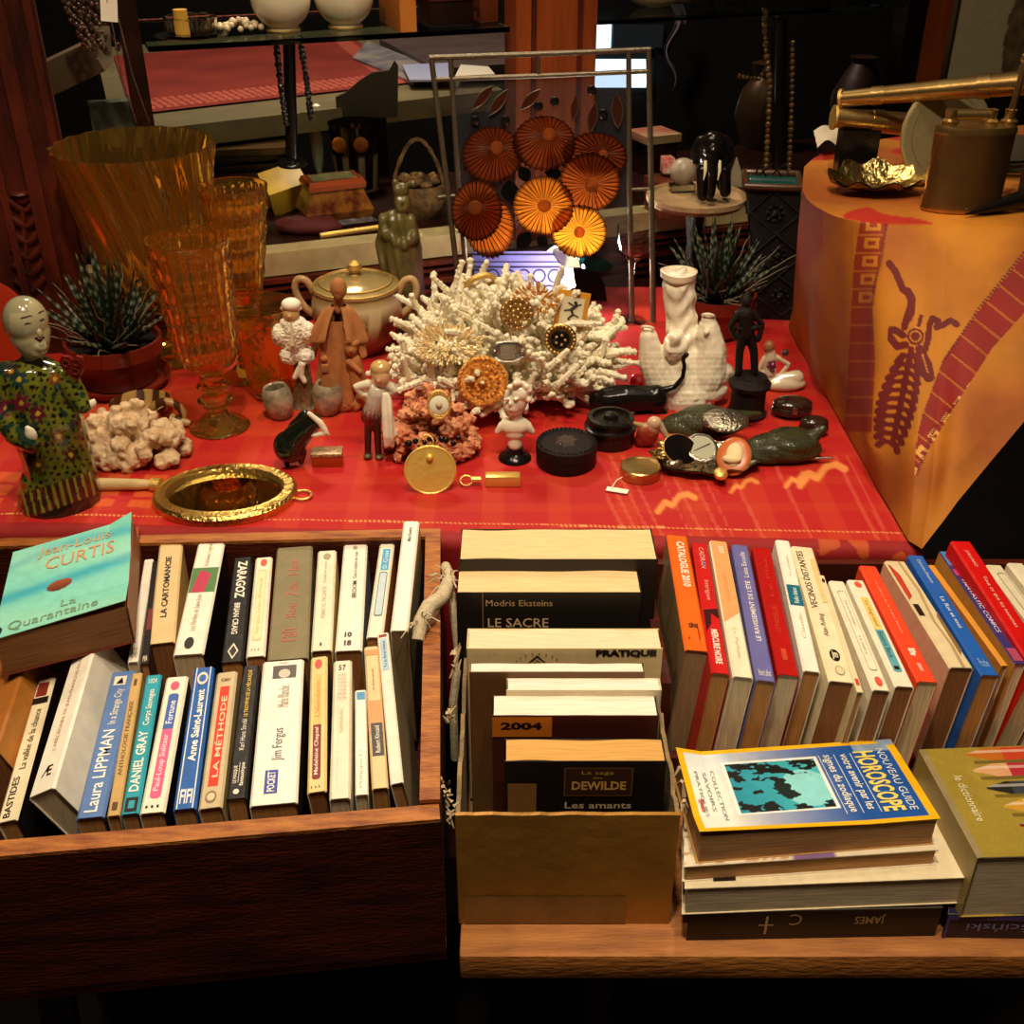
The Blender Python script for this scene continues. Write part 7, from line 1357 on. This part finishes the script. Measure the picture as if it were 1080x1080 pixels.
# ---------- tall black carved vase with teal inside
Yv = 1.405; c = PY(815, 190, Yv); k = sc_at(c); q = V((onz(822, T, Yv).x, Yv, T)); H = c.z-T; t = thing('carved_vase', 'tall square black carved vase with a teal inside', 'vase', q); w_ = 27*k
mb = MB(); r_ = rz(-8)
top = V((c.x-q.x, 0, 0))
def sq(w, z, dx): return [q+V((dx*z/H, 0, z))+r_ @ V((a*w, b*w, 0)) for a, b in ((-1, -1), (1, -1), (1, 1), (-1, 1))]
dx = top.x; mb.hexa(sq(w_*.92, 0, dx), sq(w_, H*.97, dx)); obj('body', mb, BLACKM, t, smooth=False)
o_ = MB(); cor = sq(w_*1.06, H, dx); o_.tube([cor[i].lerp(cor[(i+1) % 4], j/4) for i in range(4) for j in range(4)], .0045, 10, close=True); obj('rim', o_, mat('brown_rim', '#4a2c18', .3, coat=.4), t)
mb = MB(); cor = sq(w_*.98, H*.985, dx); mb.add(cor+[p-V((0, 0, .003)) for p in cor], [(0, 1, 2, 3), (7, 6, 5, 4)]); obj('glazed_inside', mb, mat('teal_glaze', '#0f4c48', .15, coat=.6), t, smooth=False)
mb = MB()
for j in range(3):                     # raised lozenge carving on the visible faces
    z0, z1 = H*(.04+.31*j), H*(.04+.31*(j+1)); 
    for fa, fb in ((0, 1), (3, 0)):
        L0, R0_ = sq(w_*.97, (z0+z1)/2, dx)[fa], sq(w_*.97, (z0+z1)/2, dx)[fb]; Bm = (sq(w_*.96, z0, dx)[fa]+sq(w_*.96, z0, dx)[fb])/2; Tm = (sq(w_*.99, z1, dx)[fa]+sq(w_*.99, z1, dx)[fb])/2
        nrm = ((L0+R0_)/2-(q+V((dx*.5, 0, (z0+z1)/2)))); nrm.z = 0; nrm = nrm.normalized()*.0015
        mb.tube([L0+nrm, Tm+nrm, R0_+nrm, Bm+nrm], .0014, 6, close=True); cc_ = (L0+R0_)/2+nrm; mb.ell(cc_, .0045, n=10, m=8)
        for i in range(8): a = i*.7854; e_ = (R0_-L0).normalized(); mb.ell(cc_+e_*.009*math.cos(a)+V((0, 0, .009*math.sin(a))), .0024, n=8, m=6)
obj('lozenge_carving', mb, BLACKM, t)
mb = MB()
for a in (.15, 1.0, 2.0): mb.tube([c+V((.02*math.cos(a)-.0, 0, .004)), c+V((.02*math.cos(a+.6), .008, .018)), c+V((.02*math.cos(a+1.4), .01, .004))], .0012, 6)
obj('wire_ornament', mb, BLACKG, label='thin dark wire loops standing in the carved vase', cat='wire')
# ============================================================ lights
def area(name, loc, tgt, size, power, col=(1, .72, .42)):
    l = bpy.data.lights.new(name, 'AREA'); l.shape = 'DISK'; l.size = size; l.energy = power; l.color = col
    o = bpy.data.objects.new(name, l); COL.objects.link(o); o.location = loc; o.rotation_euler = (V(tgt)-V(loc)).to_track_quat('-Z', 'Y').to_euler(); return o
def spot(name, loc, tgt, power, ang=60, size=.02, col=(1, .72, .42), blend=.6):
    l = bpy.data.lights.new(name, 'SPOT'); l.energy = power; l.color = col; l.spot_size = R(ang); l.spot_blend = blend; l.shadow_soft_size = size
    o = bpy.data.objects.new(name, l); COL.objects.link(o); o.location = loc; o.rotation_euler = (V(tgt)-V(loc)).to_track_quat('-Z', 'Y').to_euler(); return o
WC = (1, .81, .59)
spot('ceiling_or_fill_spot', (-.05, .30, 2.35), (0, .80, .7), 56, 70, .05, WC)
spot('ceiling_or_fill_spot', (.25, .2, 2.3), (.2, .68, .7), 30, 48, .05, WC)  # added frontal fill to brighten page edges and front faces
spot('ceiling_or_fill_spot', (.2, .95, 2.4), (-.08, 1.05, .7), 27, 50, .04, WC)
spot('ceiling_or_fill_spot', (-.55, .5, 2.3), (-.25, 1.1, .75), 22, 60, .04, (1, .76, .48))
area('cabinet_lamp', (-.35, 2.1, 2.2), (-.3, 1.9, .9), .3, 14, (1, .82, .62))  # added fill light over the far desk, not a fitted lamp
spot('cabinet_lamp', (.05, 1.60, 1.72), (-.36, 1.38, .85), 10, 90, .03, (1, .72, .42))  # added fill, brightens the ledge behind the amber glasses
spot('halogen_beam', tuple(lc_+V((0, -.012, .012))), tuple(lc_+V((.0, -.3, .12))), 4.5, 150, .012, (1, .9, .74), .5)
spot('ceiling_or_fill_spot', (.55, 1.0, 2.3), tuple(Cp(1046, 40, .02)), 16, 40, .04, WC)  # added fill aimed at the framed picture to brighten it
sc.view_settings.view_transform = 'Standard'; sc.view_settings.look = 'None'; sc.view_settings.gamma = 1; sc.view_settings.exposure = .2
